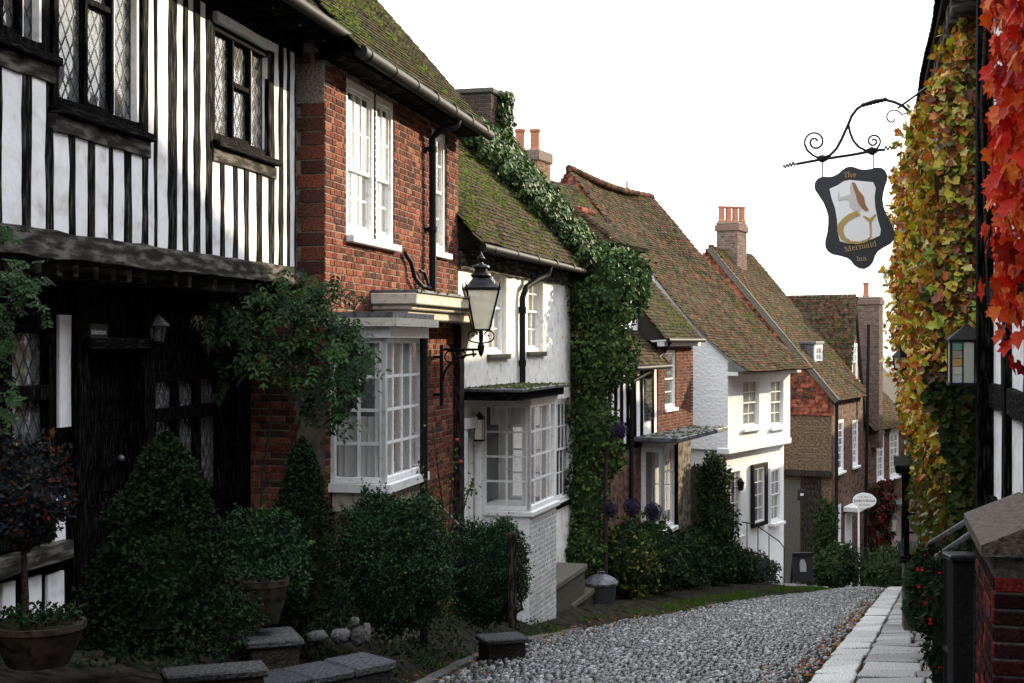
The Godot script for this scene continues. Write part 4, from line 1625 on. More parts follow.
func street_lamp(f: Fr, L: float) -> void:
	# lantern on a scrolled wall bracket at the end of the brick house
	var w := 0.66
	var px := 481.0
	var u := f.u(px, w)
	var base := f.p(px, 342, w)
	var t := thing("street_lamp", "black iron street lantern on a scrolled bracket at the brick house corner", "street lamp", f.xf() * Transform3D(Basis(Vector3.UP, 0.35), base))
	var g := MB.new()
	var hw0 := 0.10
	var hw1 := 0.215
	var y0 := 0.16
	var y1 := 0.70
	for i in 4:
		var a := TAU * (i + 0.5) / 4
		var d := Vector3(cos(a), 0, -sin(a)) * sqrt(2.0)
		g.tube([d * hw0 + Vector3(0, y0, 0), d * hw1 + Vector3(0, y1, 0)], 0.014, 6)
		g.tube([d * hw1 + Vector3(0, y1, 0), d * (hw1 + 0.012) + Vector3(0, y1 + 0.09, 0)], [0.018, 0.004], 6)
		var a2 := TAU * (i + 1.5) / 4
		var d2 := Vector3(cos(a2), 0, -sin(a2)) * sqrt(2.0)
		g.tube([d * hw0 + Vector3(0, y0, 0), d2 * hw0 + Vector3(0, y0, 0)], 0.014, 6)
		g.tube([d * hw1 + Vector3(0, y1, 0), d2 * hw1 + Vector3(0, y1, 0)], 0.018, 6)
	part(t, "frame", g, "iron")
	for i in 4:
		var a := TAU * (i + 0.5) / 4
		var a2 := TAU * (i + 1.5) / 4
		var d := Vector3(cos(a), 0, -sin(a)) * sqrt(2.0)
		var d2 := Vector3(cos(a2), 0, -sin(a2)) * sqrt(2.0)
		g = MB.new()
		g.quad(d * (hw0 - 0.004) + Vector3(0, y0, 0), d2 * (hw0 - 0.004) + Vector3(0, y0, 0), d2 * (hw1 - 0.004) + Vector3(0, y1, 0), d * (hw1 - 0.004) + Vector3(0, y1, 0))
		part(t, "pane", g, "lampglass")
	g = MB.new()
	g.lathe([Vector2(0.33, 0.70), Vector2(0.33, 0.725), Vector2(0.22, 0.80), Vector2(0.15, 0.90), Vector2(0.13, 0.92)], 4, Vector3.ZERO, Color.WHITE, true, TAU / 8)
	g.lathe([Vector2(0.12, 0.91), Vector2(0.14, 0.95), Vector2(0.13, 0.98), Vector2(0.085, 1.02), Vector2(0.085, 1.07), Vector2(0.12, 1.10), Vector2(0.11, 1.13), Vector2(0.03, 1.17), Vector2(0.022, 1.20)], 16, Vector3.ZERO)
	var sq := Transform3D(Basis.from_scale(Vector3(1, 0.72, 1)), Vector3(0, 0.70 * 0.28, 0))
	part(t, "roof", g, "iron", sq)
	g = MB.new()
	g.lathe([Vector2(0.02, 1.19), Vector2(0.035, 1.22), Vector2(0.055, 1.265), Vector2(0.04, 1.30), Vector2(0.02, 1.34), Vector2(0.0, 1.40)], 12, Vector3.ZERO)
	part(t, "finial", g, "iron", sq)
	g = MB.new()
	g.lathe([Vector2(0.0, 0.30), Vector2(0.03, 0.32), Vector2(0.045, 0.42), Vector2(0.03, 0.5), Vector2(0.02, 0.7)], 10, Vector3.ZERO)
	part(t, "bulb", g, "lampglass")
	# cradle: two curled straps and a stem
	g = MB.new()
	g.tube([Vector3(0, -0.16, 0), Vector3(0, -0.08, 0), Vector3(0, 0.16, 0)], [0.02, 0.03, 0.012], 8)
	g.lathe([Vector2(0, -0.2), Vector2(0.03, -0.16), Vector2(0.045, -0.1), Vector2(0.05, -0.05), Vector2(0.03, -0.02), Vector2(0.02, 0.0)], 10, Vector3.ZERO)
	for s in [-1, 1]:
		for ax in [Vector3(1, 0, 0), Vector3(0, 0, 1)]:
			var pts := []
			for k in 14:
				var a: float = lerpf(-PI / 2, PI * 0.95, k / 13.0)
				var r: float = 0.085 - 0.0025 * k
				pts.append(ax * s * (0.10 + cos(a) * r) + Vector3(0, 0.085 + sin(a) * r, 0))
			pts.push_front(Vector3(0, -0.02, 0))
			g.tube(pts, 0.011, 6)
			g.lathe([Vector2(0.0, 0.07), Vector2(0.022, 0.085), Vector2(0.0, 0.10)], 6, ax * s * 0.10)
	part(t, "cradle", g, "iron")
	# bracket arm back to the wall, in the bracket's plane
	var inv := (Transform3D(Basis(Vector3.UP, 0.35), base)).affine_inverse()
	var P := func(pz: float, py: float) -> Vector3:
		return inv * (Vector3(base.x - (base.z - pz) * 0.0, py, pz))
	g = MB.new()
	var ay := base.y - 0.10
	g.tube([P.call(0.12, ay), P.call(w + 0.02, ay)], 0.018, 8)
	var pts := []
	for k in 12:
		var a := k / 11.0 * PI / 2
		pts.append(P.call(0.14 + 0.46 * (1 - cos(a)), ay - 0.42 + 0.36 * sin(a)))
	g.tube(pts, 0.016, 8)
	for c in [[0.24, 0.075], [0.40, 0.05]]:
		var ring := []
		for k in 17:
			var a := TAU * k / 16
			ring.append(P.call(c[0] + cos(a) * c[1], ay - 0.02 - c[1] + sin(a) * c[1]))
		g.tube(ring, 0.011, 6)
	g.tube([P.call(0.12, ay + 0.06), P.call(0.12, ay - 0.75)], 0.026, 8)
	g.tube([P.call(0.55, ay), P.call(0.56, ay - 0.1)], 0.014, 8)
	for yy in [ay - 0.1, ay - 0.6]:
		g.tube([P.call(-0.02, yy), P.call(0.12, yy)], 0.02, 6)
	part(t, "bracket", g, "iron")

# ================================================================ white cottage under a mossy roof
var IVY := [Color(0.034, 0.062, 0.020), Color(0.046, 0.082, 0.024), Color(0.024, 0.046, 0.017), Color(0.064, 0.108, 0.028), Color(0.036, 0.068, 0.026), Color(0.082, 0.12, 0.032)]

func house_white() -> void:
	var f := Fr.new(Vector2(-0.771, 20.0), Vector2(0.2914, 1), -3.6)
	var h := thing("white_cottage", "whitewashed cottage with mossy tiled roof and square white bay window", "house", f.xf())
	var L := 7.08
	var ye := 6.42
	var wa := prect(f, 488, 506.5, 262, 354, 0.0, 497, 497)
	var wb := prect(f, 527.5, 543, 272, 351.5, 0.0, 535, 535)
	var wc := prect(f, 556.5, 573, 398, 501, 0.0, 565, 565)
	var bu := f.u(482)
	var p := 0.75
	var fl := 1.55
	var by0 := f.y(531, 511, p)
	var by1 := f.y(531, 404, p)
	var open := Rect2(bu + 0.06, by0, fl - 0.1, by1 - by0)
	var du0 := f.u(459.5)
	var dr := Rect2(du0 + 0.12, 0.9, f.u(477) - du0 - 0.2, f.y(468, 428) - 0.9)
	var holes := [wa, wb, wc, open, dr]
	var mb := MB.new()
	wall(mb, 0, L, -1.5, ye, holes, 0.0, 0.2)
	mb.quad(Vector3(L, -1.5, 0), Vector3(L, -1.5, -5.5), Vector3(L, ye, -5.5), Vector3(L, ye, 0))
	mb.quad(Vector3(L, -1.5, -5.5), Vector3(0, -1.5, -5.5), Vector3(0, ye, -5.5), Vector3(L, ye, -5.5))
	mb.tri(Vector3(L, ye, 0), Vector3(L, ye, -5.5), Vector3(L, ye + 3.3, -2.75))
	part(h, "front_wall", mb, "whitewash")
	# bare brick showing at the far corner
	var bk := hub(h, "brick_pier")
	var pk := MB.new()
	pk.box(L - 0.42, L + 0.02, f.y(565, 420), ye - 0.1, -0.2, 0.004)
	part(bk, "bed", pk, "mortar")
	bricks(bk, L - 0.44, L + 0.02, f.y(565, 420), ye - 0.1, [], 30, func(_a: float, _b: float) -> bool: return true, Transform3D(Basis(), Vector3(0, 0, 0.004)), BRICK, 0.075, func(q: Vector2) -> bool: return q.x > L - 0.24 + 0.24 * noise.get_noise_1d(q.y * 160.0))
	house_window(h, "sash_window", wa, -0.06, 3, 2, {sash = true, frame = 0.05, room = 1.0, roomfrom = 0.21, sill = 0.12, sillmat = "stone2", sillover = 0.06, curtains = [[0.0, 1.0, 0.0, 1.0]]})
	house_window(h, "sash_window", wb, -0.06, 3, 2, {sash = true, frame = 0.05, room = 1.0, roomfrom = 0.21, sill = 0.12, sillmat = "stone2", sillover = 0.06, curtains = [[0.0, 1.0, 0.0, 1.0]]})
	house_window(h, "casement_window", wc, -0.05, 4, 2, {sash = true, frame = 0.07, room = 1.0, roomfrom = 0.21, sill = 0.1, sillmat = "timberh"})
	# eaves: weathered beam, gutter, downpipe
	var ev := MB.new()
	board(ev, 0, L + 0.1, ye - 0.28, ye - 0.02, 0.0, 0.05, 0.012)
	part(h, "eaves_beam", ev, "beam")
	ev = MB.new()
	ev.cbox(0, L + 0.15, ye - 0.02, ye + 0.03, -0.1, 0.28, 0.01)
	part(h, "eaves_board", ev, "timberh")
	var gt := MB.new()
	gt.tube([Vector3(0.03, ye + 0.03, 0.36), Vector3(L + 0.05, ye - 0.03, 0.36)], 0.058, 10)
	for k in 6:
		gt.tube([Vector3(0.5 + k * 1.2, ye + 0.02, 0.36), Vector3(0.55 + k * 1.2, ye + 0.02, 0.36)], 0.067, 10)
	part(h, "gutter", gt, "gutter")
	var up := f.u(522.5, 0.07)
	var dp := MB.new()
	var cy := f.y(520, 388, 0.1)
	dp.tube([Vector3(up + 0.75, ye - 0.05, 0.34), Vector3(up + 0.72, ye - 0.18, 0.32), Vector3(up + 0.5, ye - 0.28, 0.2), Vector3(up + 0.12, ye - 0.42, 0.1), Vector3(up, ye - 0.6, 0.07), Vector3(up, cy, 0.07)], 0.05, 10)
	dp.tube([Vector3(up, ye - 0.75, 0.07), Vector3(up, ye - 0.86, 0.07)], 0.064, 10)
	dp.tube([Vector3(up, cy + 0.35, 0.07), Vector3(up, cy + 0.45, 0.07)], 0.062, 10)
	part(h, "downpipe", dp, "gutter")
	# roof
	var e0 := Vector3(-0.02, ye + 0.06, 0.33)
	var e1 := Vector3(L + 0.18, ye + 0.04, 0.33)
	var r0 := Vector3(-0.02, ye + 3.75, -2.75)
	var r1 := Vector3(L + 0.18, ye + 3.75, -2.75)
	var rf := MB.new()
	rf.quad(r0, r1, Vector3(L + 0.18, ye, -5.8), Vector3(0, ye, -5.8))
	var roof := part(h, "roof", rf, "underlay")
	tiles(roof, e0, e1, r0, r1, {pal = ROOF, moss = 0.50, own = 300, sag = 0.05})
	# canopy over the door and bay
	var cn := hub(h, "canopy")
	var cu0 := f.u(452.5, 0.0)
	var cyt := f.y(500, 390, 0.5)
	var cm := MB.new()
	cm.cbox(0.03, bu + fl + 0.12, cyt - 0.02, cyt + 0.03, 0.0, p + 0.2, 0.01)
	part(cn, "lead_cap", cm, "lead")
	cm = MB.new()
	cm.cbox(0.06, bu + fl + 0.06, cyt - 0.14, cyt - 0.022, 0.0, p + 0.12, 0.012)
	part(cn, "soffit", cm, "timberh")
	cm = MB.new()
	for k in 420:
		var zz := rng.randf_range(0.05, p + 0.2)
		clump(cm, Vector3(rng.randf_range(0.1, bu + fl + 0.1), cyt + 0.03, zz), Vector3.UP, Vector3.RIGHT, rng.randf_range(0.02, 0.055), pick([Color(0.09, 0.115, 0.03), Color(0.07, 0.085, 0.03), Color(0.12, 0.12, 0.07)]))
	stuff(part(cn, "moss", cm, "moss"))
	# bay
	var bw := hub(h, "bay_window")
	var A := Vector3(bu, by0, 0)
	var B := Vector3(bu, by0, p)
	var C := Vector3(bu + fl, by0, p)
	var D := Vector3(bu + fl, by0, 0)
	var bh := by1 - by0
	window(bw, plane(A, B - A), p, bh, 2, 4, {frame = 0.055, munt = 0.03, curtains = [[0.05, 0.95, 0.82, 1.0]]})
	window(bw, plane(B, C - B), fl, bh, 4, 4, {frame = 0.06, munt = 0.03, curtains = [[0.0, 0.3, 0, 1], [0.7, 1.0, 0, 1]]})
	window(bw, plane(C, D - C), p, bh, 2, 4, {frame = 0.055, munt = 0.03})
	var sm := MB.new()
	sm.cbox(bu - 0.06, bu + fl + 0.06, by0 - 0.08, by0 - 0.003, 0.0, p + 0.06, 0.01)
	part(bw, "sill", sm, "paint")
	sm = MB.new()
	sm.cbox(bu - 0.03, bu + fl + 0.03, by1 + 0.002, cyt - 0.145, 0.0, p + 0.03, 0.008)
	part(bw, "frieze", sm, "paint")
	sm = MB.new()
	sm.box(bu, bu + fl, -1.5, by0 - 0.082, 0.0, p)
	var bb := part(bw, "base", sm, "limewash")
	var white := [Color(0.80, 0.79, 0.77), Color(0.77, 0.76, 0.74), Color(0.82, 0.81, 0.80), Color(0.74, 0.725, 0.69)]
	bricks(bw, bu, bu + fl, -1.4, by0 - 0.1, [], 120, func(_a: float, b: float) -> bool: return b > 0.1, Transform3D(Basis(), Vector3(0, 0, p + 0.001)), white)
	sm = MB.new()
	sm.cbox(bu + 0.02, bu + fl - 0.02, by0 - 0.06, by0 - 0.02, -1.4, -0.21, 0.004)
	sm.box(bu - 0.1, bu + fl + 0.1, by0 - 0.1, by1 + 0.2, -1.4, -1.35)
	sm.box(bu - 0.1, bu - 0.05, by0 - 0.1, by1 + 0.2, -1.4, -0.21)
	sm.box(bu + fl + 0.05, bu + fl + 0.1, by0 - 0.1, by1 + 0.2, -1.4, -0.21)
	sm.box(bu - 0.1, bu + fl + 0.1, by1 + 0.15, by1 + 0.2, -1.4, -0.21)
	part(bw, "room", sm, "room")
	# door
	var dh := hub(h, "door")
	var dm := MB.new()
	dm.cbox(dr.position.x, dr.end.x, dr.position.y, dr.end.y, -0.16, -0.1, 0.006)
	part(dh, "door_leaf", dm, "paint")
	dm = MB.new()
	dm.cbox(dr.position.x - 0.14, dr.position.x, dr.position.y, dr.end.y, -0.05, 0.09, 0.01)
	dm.cbox(dr.end.x, dr.end.x + 0.14, dr.position.y, dr.end.y, -0.05, 0.09, 0.01)
	dm.cbox(dr.position.x - 0.14, dr.end.x + 0.14, dr.end.y + 0.002, dr.end.y + 0.16, -0.05, 0.11, 0.01)
	part(dh, "door_case", dm, "paint")
	dm = MB.new()
	dm.lathe([Vector2(0, -0.03), Vector2(0.028, -0.02), Vector2(0.033, 0), Vector2(0.02, 0.02), Vector2(0, 0.03)], 10, Vector3(dr.position.x + 0.1, dr.position.y + 1.0, -0.07))
	part(dh, "door_knob", dm, "iron")
	# small lantern by the door
	var ln := thing("wall_lantern", "small brass-framed wall lantern beside the white cottage door", "lantern", f.xf() * Transform3D(Basis(), f.p(479.5, 440, 0.12)))
	var lm := MB.new()
	lm.cbox(-0.07, 0.07, 0.3, 0.33, -0.07, 0.07, 0.006)
	lm.cbox(-0.07, 0.07, -0.02, 0.01, -0.07, 0.07, 0.006)
	for i in 4:
		var sx := -0.065 if i & 1 else 0.055
		var sz := -0.065 if i & 2 else 0.055
		lm.box(sx, sx + 0.01, 0.01, 0.3, sz, sz + 0.01)
	lm.lathe([Vector2(0.09, 0.33), Vector2(0.03, 0.39), Vector2(0.0, 0.42)], 4, Vector3.ZERO, Color.WHITE, true, TAU / 8)
	part(ln, "frame", lm, "iron")
	lm = MB.new()
	lm.box(-0.055, 0.055, 0.012, 0.298, -0.055, 0.055)
	part(ln, "pane", lm, "lampglass")
	# chimney stack at the gable, partly under ivy
	var ch := hub(h, "chimney")
	var cx := L - 0.62
	var cz := -1.95
	var ct := f.base
	var ctop := 1.5 + (341.5 - 98.0) / 1400.0 * 27.2 - f.base
	var km := MB.new()
	km.box(cx, cx + 0.85, ye + 1.0, ctop, cz - 0.45, cz + 0.45)
	part(ch, "stack", km, "stone2")
	var dark := [Color(0.11, 0.07, 0.06), Color(0.085, 0.06, 0.052), Color(0.14, 0.085, 0.07)]
	bricks(ch, cz - 0.45, cz + 0.45, ye + 1.2, ctop - 0.02, [], 0, every, Transform3D(Basis(Vector3(0, 0, 1), Vector3.UP, Vector3(-1, 0, 0)), Vector3(cx, 0, 0)), dark)
	bricks(ch, cx, cx + 0.85, ye + 1.2, ctop - 0.02, [], 0, every, Transform3D(Basis(), Vector3(0, 0, cz + 0.45)), dark)
	km = MB.new()
	km.cbox(cx - 0.06, cx + 0.91, ctop, ctop + 0.1, cz - 0.51, cz + 0.51, 0.02, Color(0.14, 0.12, 0.10))
	part(ch, "cap", km, "stone")

	# ---- ivy over the verge, the chimney and the corner of the cottage
	var T := f.xf()
	var iv := thing("ivy", "dark green ivy smothering the white cottage chimney and far corner", "ivy", T * Transform3D(Basis(), Vector3(L + 0.3, -1.0, 0.3)))
	var inv := iv.transform.affine_inverse() * T
	var crown := MB.new()
	var core := MB.new()
	var up_dir := (r1 - e1).normalized()
	var nrm := (e1 - e0).normalized().cross(up_dir).normalized()
	leafy_sheet(crown, func(s: float, t: float) -> Array:
		var wid := 1.25 + 0.7 * noise.get_noise_1d(s * 400.0) + 1.5 * s
		var off := t * wid
		var pnt := e1.lerp(r1, s * 0.70) + Vector3(-off + 0.12, 0, 0)
		if noise.get_noise_2d(s * 300.0, t * 150.0) < -0.22 and t > 0.6:
			return []
		return [inv * (pnt + nrm * (0.03 + 0.12 * (1.0 - t))), inv.basis * nrm], 13000, 0.085, IVY, 0.3)
	# over the edge of the verge
	leafy_sheet(crown, func(s: float, t: float) -> Array:
		var pnt := e1.lerp(r1, s * 0.7) + Vector3(0.12 + 0.08 * noise.get_noise_1d(s * 700.0), -t * 0.9, 0)
		return [inv * pnt, inv.basis * Vector3(1, 0.2, 0.2).normalized()], 2600, 0.085, IVY, 0.2)
	# chimney cover: outer face and front corner
	leafy_sheet(crown, func(s: float, t: float) -> Array:
		var pnt := Vector3(cx + lerpf(0.08 + 0.25 * t, 0.9, s), lerpf(ye + 1.0, ctop + 0.12, t), cz + 0.46)
		if s < 0.35 and noise.get_noise_2d(s * 300.0, t * 200.0) < 0.0:
			return []
		return [inv * pnt, inv.basis * Vector3(0.1, 0, 1)], 3000, 0.085, IVY, 0.2)
	leafy_sheet(crown, func(s: float, t: float) -> Array:
		var pnt := Vector3(cx + 0.87, lerpf(ye + 1.0, ctop + 0.12, t), cz - 0.45 + 0.9 * s)
		return [inv * pnt, inv.basis * Vector3(1, 0, 0)], 1200, 0.085, IVY, 0.16)
	leafy_sheet(crown, func(s: float, t: float) -> Array:
		var pnt := Vector3(cx + 0.35 + 0.55 * s, ctop + 0.1, cz - 0.45 + 0.9 * t)
		return [inv * pnt, inv.basis * Vector3(0, 1, 0)], 260, 0.08, IVY, 0.06)
	# the hanging mass at the corner
	for b in [[598, 292, 26.6, 0.72, 0.78, 0.75], [624, 285, 26.9, 0.48, 0.6, 0.5], [560, 250, 27.0, 0.5, 0.4, 0.5], [585, 268, 26.8, 0.5, 0.45, 0.5], [604, 350, 26.5, 0.62, 0.75, 0.6], [592, 420, 26.5, 0.46, 0.8, 0.45], [587, 495, 26.5, 0.34, 0.85, 0.4], [583, 550, 26.3, 0.34, 0.45, 0.36], [604, 450, 26.8, 0.34, 0.55, 0.35]]:
		var ctr := iv.transform.affine_inverse() * at(b[0], b[1], b[2])
		var rad := Vector3(b[3], b[4], b[5])
		var ph: float = b[0] * 7.0
		var shape := func(d: Vector3) -> Vector3:
			var k := 1.0 + 0.55 * noise.get_noise_3d(d.x * 70.0 + ph, d.y * 70.0, d.z * 70.0) + 0.2 * noise.get_noise_3d(d.x * 200.0 + ph, d.y * 200.0, d.z * 200.0)
			return ctr + d * rad * k
		leafy_body(crown, core, shape, 3000 if b[1] < 380 else 1500, 0.095, IVY, 0.22, 0.5)
		if b[1] < 300:
			var tops := MB.new()
			for i in 420:
				var d := (rdir() + Vector3(0.7, 0.75, -0.2)).normalized()
				var q: Vector3 = shape.call(d)
				crown.leaf(q + d * rng.randf_range(0, 0.1), (d + rdir() * 0.5).normalized(), (rdir() + Vector3(0, -0.2, 0) + d * 0.6).normalized(), rng.randf_range(0.06, 0.12), 0.8, pick(IVY))
	part(iv, "foliage", crown, "leaf")
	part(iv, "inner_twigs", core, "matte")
	var stem := MB.new()
	for k in 5:
		var a := iv.transform.affine_inverse() * at(578 + k * 7, 612, 26.2)
		var b := iv.transform.affine_inverse() * at(584 + k * 6, 300, 26.7)
		stem.tube([a, a.lerp(b, 0.4) + rdir() * 0.1, a.lerp(b, 0.75) + rdir() * 0.12, b], [0.05, 0.04, 0.03, 0.015], 6)
	part(iv, "stem", stem, "bark")

	# ---- stone steps, bin
	var sp := thing("stone_steps", "worn stone steps beside the white cottage bay", "steps", f.xf() * Transform3D(Basis(), Vector3(f.u(570, 0.7), f.y(600, 620, 0.7), 0.7)))
	var si := sp.transform.affine_inverse() * f.xf()
	var tops2 := [[551, 581, 573], [570, 600, 590], [594, 613, 605]]
	var w0 := 0.5
	for q in tops2:
		var y := f.y((q[0] + q[1]) / 2.0, q[2], w0)
		var a := f.u(q[0] - 4, w0)
		var b := f.u(q[1], w0)
		var m := MB.new()
		m.cbox(a, b, y - 0.11, y, 0.05, 0.62, 0.015, pick([Color(0.17, 0.16, 0.12), Color(0.20, 0.185, 0.14)]), si)
		part(sp, "tread", m, "stone")
		m = MB.new()
		m.cbox(a - 0.3, b - 0.04, y - 1.4, y - 0.112, 0.06, 0.58, 0.012, Color(0.12, 0.11, 0.085), si)
		part(sp, "riser_block", m, "stone")
	var bn := thing("dustbin", "dark dustbin with grey domed lid standing beside the stone steps", "bin", Transform3D(Basis(), at(601, 609, 25.9)))
	var bm := MB.new()
	bm.lathe([Vector2(0.0, 0.0), Vector2(0.24, 0.0), Vector2(0.245, 0.03), Vector2(0.29, 0.46), Vector2(0.30, 0.47), Vector2(0.30, 0.49), Vector2(0.27, 0.49)], 24, Vector3.ZERO, Color(0.03, 0.032, 0.035))
	part(bn, "body", bm, "plain")
	bm = MB.new()
	bm.lathe([Vector2(0.315, 0.46), Vector2(0.32, 0.50), Vector2(0.27, 0.56), Vector2(0.16, 0.62), Vector2(0.05, 0.645), Vector2(0.0, 0.65)], 24, Vector3.ZERO)
	part(bn, "lid", bm, "zinc")
	bm = MB.new()
	bm.tube([Vector3(-0.07, 0.63, 0), Vector3(-0.06, 0.69, 0), Vector3(0.06, 0.69, 0), Vector3(0.07, 0.63, 0)], 0.013, 6)
	part(bn, "handle", bm, "zinc")
	# ---- purple balls
	var balls := [[620, 430, 25.6, 0.15, "dark purple flower ball hanging high against the striped wall beside the ivy"], [632, 507, 25.4, 0.15, "dark purple flower ball hanging low against the timbered cottage, beside a second ball"], [653, 511, 25.6, 0.15, "dark purple flower ball hanging beside the white bay of the timbered cottage"], [610, 510, 25.8, 0.13, "half-hidden dark purple flower ball tucked among the ivy leaves"]]
	for b in balls:
		var t := thing("flower_ball", b[4], "flower ball", Transform3D(Basis(), at(b[0], b[1], b[2])), "purple balls hung beside the ivy")
		var c1 := MB.new()
		var c2 := MB.new()
		var rr: float = b[3]
		leafy_body(c1, c2, func(d: Vector3) -> Vector3: return d * rr, 900, 0.028, [Color(0.028, 0.022, 0.05), Color(0.04, 0.03, 0.065), Color(0.02, 0.017, 0.035)], 0.02, 0.0)
		part(t, "florets", c1, "leafdark")
		part(t, "core", c2, "matte")
		var wr := MB.new()
		wr.tube([Vector3(0, rr * 0.9, 0), Vector3(0.02, rr + 0.9, -0.25)], 0.005, 5)
		part(t, "wire", wr, "iron")

# ================================================================ timbered cottage with a porch
func cottage_row() -> void:
	var f := Fr.new(Vector2(1.25, 26.9), Vector2(0.4, 1), -4.7)
	var h := thing("timbered_cottage", "small timbered and brick cottage with tiled roofs behind the ivy", "house", f.xf())
	var uA := f.u(657)
	var uB := f.u(689)
	var y1 := f.y(645, 367)
	var y2 := f.y(670, 342)
	var wb := prect(f, 664, 675, 350, 408, 0.0, 670, 670)
	var mb := MB.new()
	wall(mb, 0, uA, -1.5, y1, [], 0.0)
	part(h, "front_wall", mb, "plaster")
	mb = MB.new()
	wall(mb, uA, uB + 0.12, -1.5, y2, [wb], 0.02)
	mb.quad(Vector3(uB + 0.12, -1.5, 0.02), Vector3(uB + 0.12, -1.5, -4), Vector3(uB + 0.12, y2, -4), Vector3(uB + 0.12, y2, 0.02))
	var bw := part(h, "brick_wall", mb, "mortar")
	bricks(bw, uA, uB + 0.3, f.y(670, 436), y2 - 0.02, [wb], 60, func(_a: float, _b: float) -> bool: return true, Transform3D(Basis(), Vector3(0, 0, 0.02)), [Color(0.26, 0.10, 0.07), Color(0.21, 0.085, 0.06), Color(0.16, 0.07, 0.055)])
	# studs
	for px in [603, 609, 615, 621, 627, 634, 641, 652]:
		var u := f.u(px)
		var s := MB.new()
		board(s, u - 0.06, u + 0.06, f.y(px, 445), y1, 0.0, 0.04, 0.01)
		part(h, "stud", s, "timber")
	var s2 := MB.new()
	board(s2, f.u(644), f.u(651), f.y(648, 420), y1, 0.0, 0.03, 0.012)
	part(h, "board", s2, "beam")
	s2 = MB.new()
	board(s2, 0, uA, f.y(630, 448), f.y(630, 442), 0.0, 0.06, 0.01)
	part(h, "rail", s2, "timberh")
	mb = MB.new()
	mb.box(0.0, uA, -1.5, f.y(630, 448), 0.0, 0.03)
	part(h, "lower_wall", mb, "farbrick")
	house_window(h, "sash_window", wb, 0.0, 1, 2, {sash = true, frame = 0.05, room = 0.8, roomfrom = 0.23, sill = 0.08})
	# roofs
	var rf := MB.new()
	var e0 := Vector3(-0.1, y1 + 0.05, 0.28)
	var e1 := Vector3(uA + 0.1, y1 + 0.05, 0.28)
	var r0 := e0 + Vector3(0, 2.9, -2.5)
	var r1 := e1 + Vector3(0, 2.9, -2.5)
	rf.tri(e1, r1 + Vector3(0, -2.9, -2.5), r1)
	rf.quad(r0, r1, r1 + Vector3(0, -2.9, -2.5), r0 + Vector3(0, -2.9, -2.5))
	var roof := part(h, "roof", rf, "underlay", Transform3D(), "lower mossy tiled roof")
	tiles(roof, e0, e1, r0, r1, {pal = ROOF, moss = 0.22, sag = 0.04})
	rf = MB.new()
	e0 = Vector3(uA - 0.15, y2 + 0.06, 0.3)
	e1 = Vector3(uB + 0.12, y2 + 0.06, 0.3)
	r0 = e0 + Vector3(0, 3.9, -3.3)
	r1 = e1 + Vector3(0, 3.9, -3.3)
	rf.quad(r0, r1, r1 + Vector3(0, -4.2, -2.5), r0 + Vector3(0, -4.2, -2.5))
	rf.tri(r0, e0, r0 + Vector3(0, -4.2, -2.5))
	roof = part(h, "roof", rf, "underlay", Transform3D(), "upper mossy tiled roof")
	tiles(roof, e0, e1, r0, r1, {pal = ROOF, moss = 0.32, sag = 0.05})
	var fa := MB.new()
	fa.cbox(uA - 0.1, uB + 0.4, y2 - 0.1, y2 + 0.02, 0.03, 0.2, 0.008)
	part(h, "fascia", fa, "paint")
	var gt := MB.new()
	gt.tube([Vector3(uA - 0.2, y2 + 0.04, 0.32), Vector3(uB + 0.3, y2 + 0.04, 0.32)], 0.05, 8)
	gt.tube([Vector3(0.2, y1 + 0.0, 0.32), Vector3(uA, y1 + 0.0, 0.32)], 0.05, 8)
	part(h, "gutter", gt, "gutter")
	gt = MB.new()
	var ud := f.u(632, 0.1)
	gt.tube([Vector3(ud + 0.8, y1, 0.3), Vector3(ud + 0.7, y1 - 0.12, 0.24), Vector3(ud + 0.1, y1 - 0.28, 0.1), Vector3(ud, y1 - 0.4, 0.09), Vector3(ud, 0.5, 0.09)], 0.045, 8)
	gt.tube([Vector3(f.u(664, 0.1), y2, 0.25), Vector3(f.u(664, 0.1), y2 - 0.25, 0.1), Vector3(f.u(659, 0.1), y2 - 0.35, 0.09)], 0.04, 8)
	part(h, "downpipe", gt, "gutter")
	# raised dormer wing with a hipped roof
	var dm := hub(h, "dormer")
	var u0 := uA - 2.1
	var u1 := uA - 0.2
	var w0 := -2.3
	var w1 := -0.4
	var yd := 1.5 + (341.5 - 252.0) / 1400.0 * 31.8 - f.base
	var yr := 1.5 + (341.5 - 216.0) / 1400.0 * 32.2 - f.base
	mb = MB.new()
	mb.box(u0, u1, y1, yd, w0, w1)
	part(dm, "dormer_wall", mb, "plaster")
	mb = MB.new()
	mb.cbox(u0 - 0.2, u1 + 0.2, yd, yd + 0.06, w0 - 0.2, w1 + 0.2, 0.01)
	part(dm, "eaves_board", mb, "timberh")
	var a0 := Vector3(u0 - 0.22, yd + 0.06, w1 + 0.22)
	var a1 := Vector3(u1 + 0.22, yd + 0.06, w1 + 0.22)
	var b0 := Vector3(u0 - 0.22, yd + 0.06, w0 - 0.22)
	var b1 := Vector3(u1 + 0.22, yd + 0.06, w0 - 0.22)
	var wm := (w0 + w1) / 2
	var k0 := Vector3(u0 + 0.35, yr, wm)
	var k1 := Vector3(u1 - 0.35, yr, wm)
	mb = MB.new()
	mb.quad(a0, a1, k1, k0)
	mb.tri(a1, b1, k1)
	mb.tri(b0, a0, k0)
	mb.quad(b1, b0, k0, k1)
	part(dm, "dormer_roof", mb, "underlay")
	tiles(dm, a0, a1, k0, k1, {pal = ROOF, sag = 0.01})
	tiles(dm, b0, a0, k0 + Vector3(0, 0, -0.05), k0 + Vector3(0, 0, 0.05), {pal = ROOFRED, sag = 0.01})
	mb = MB.new()
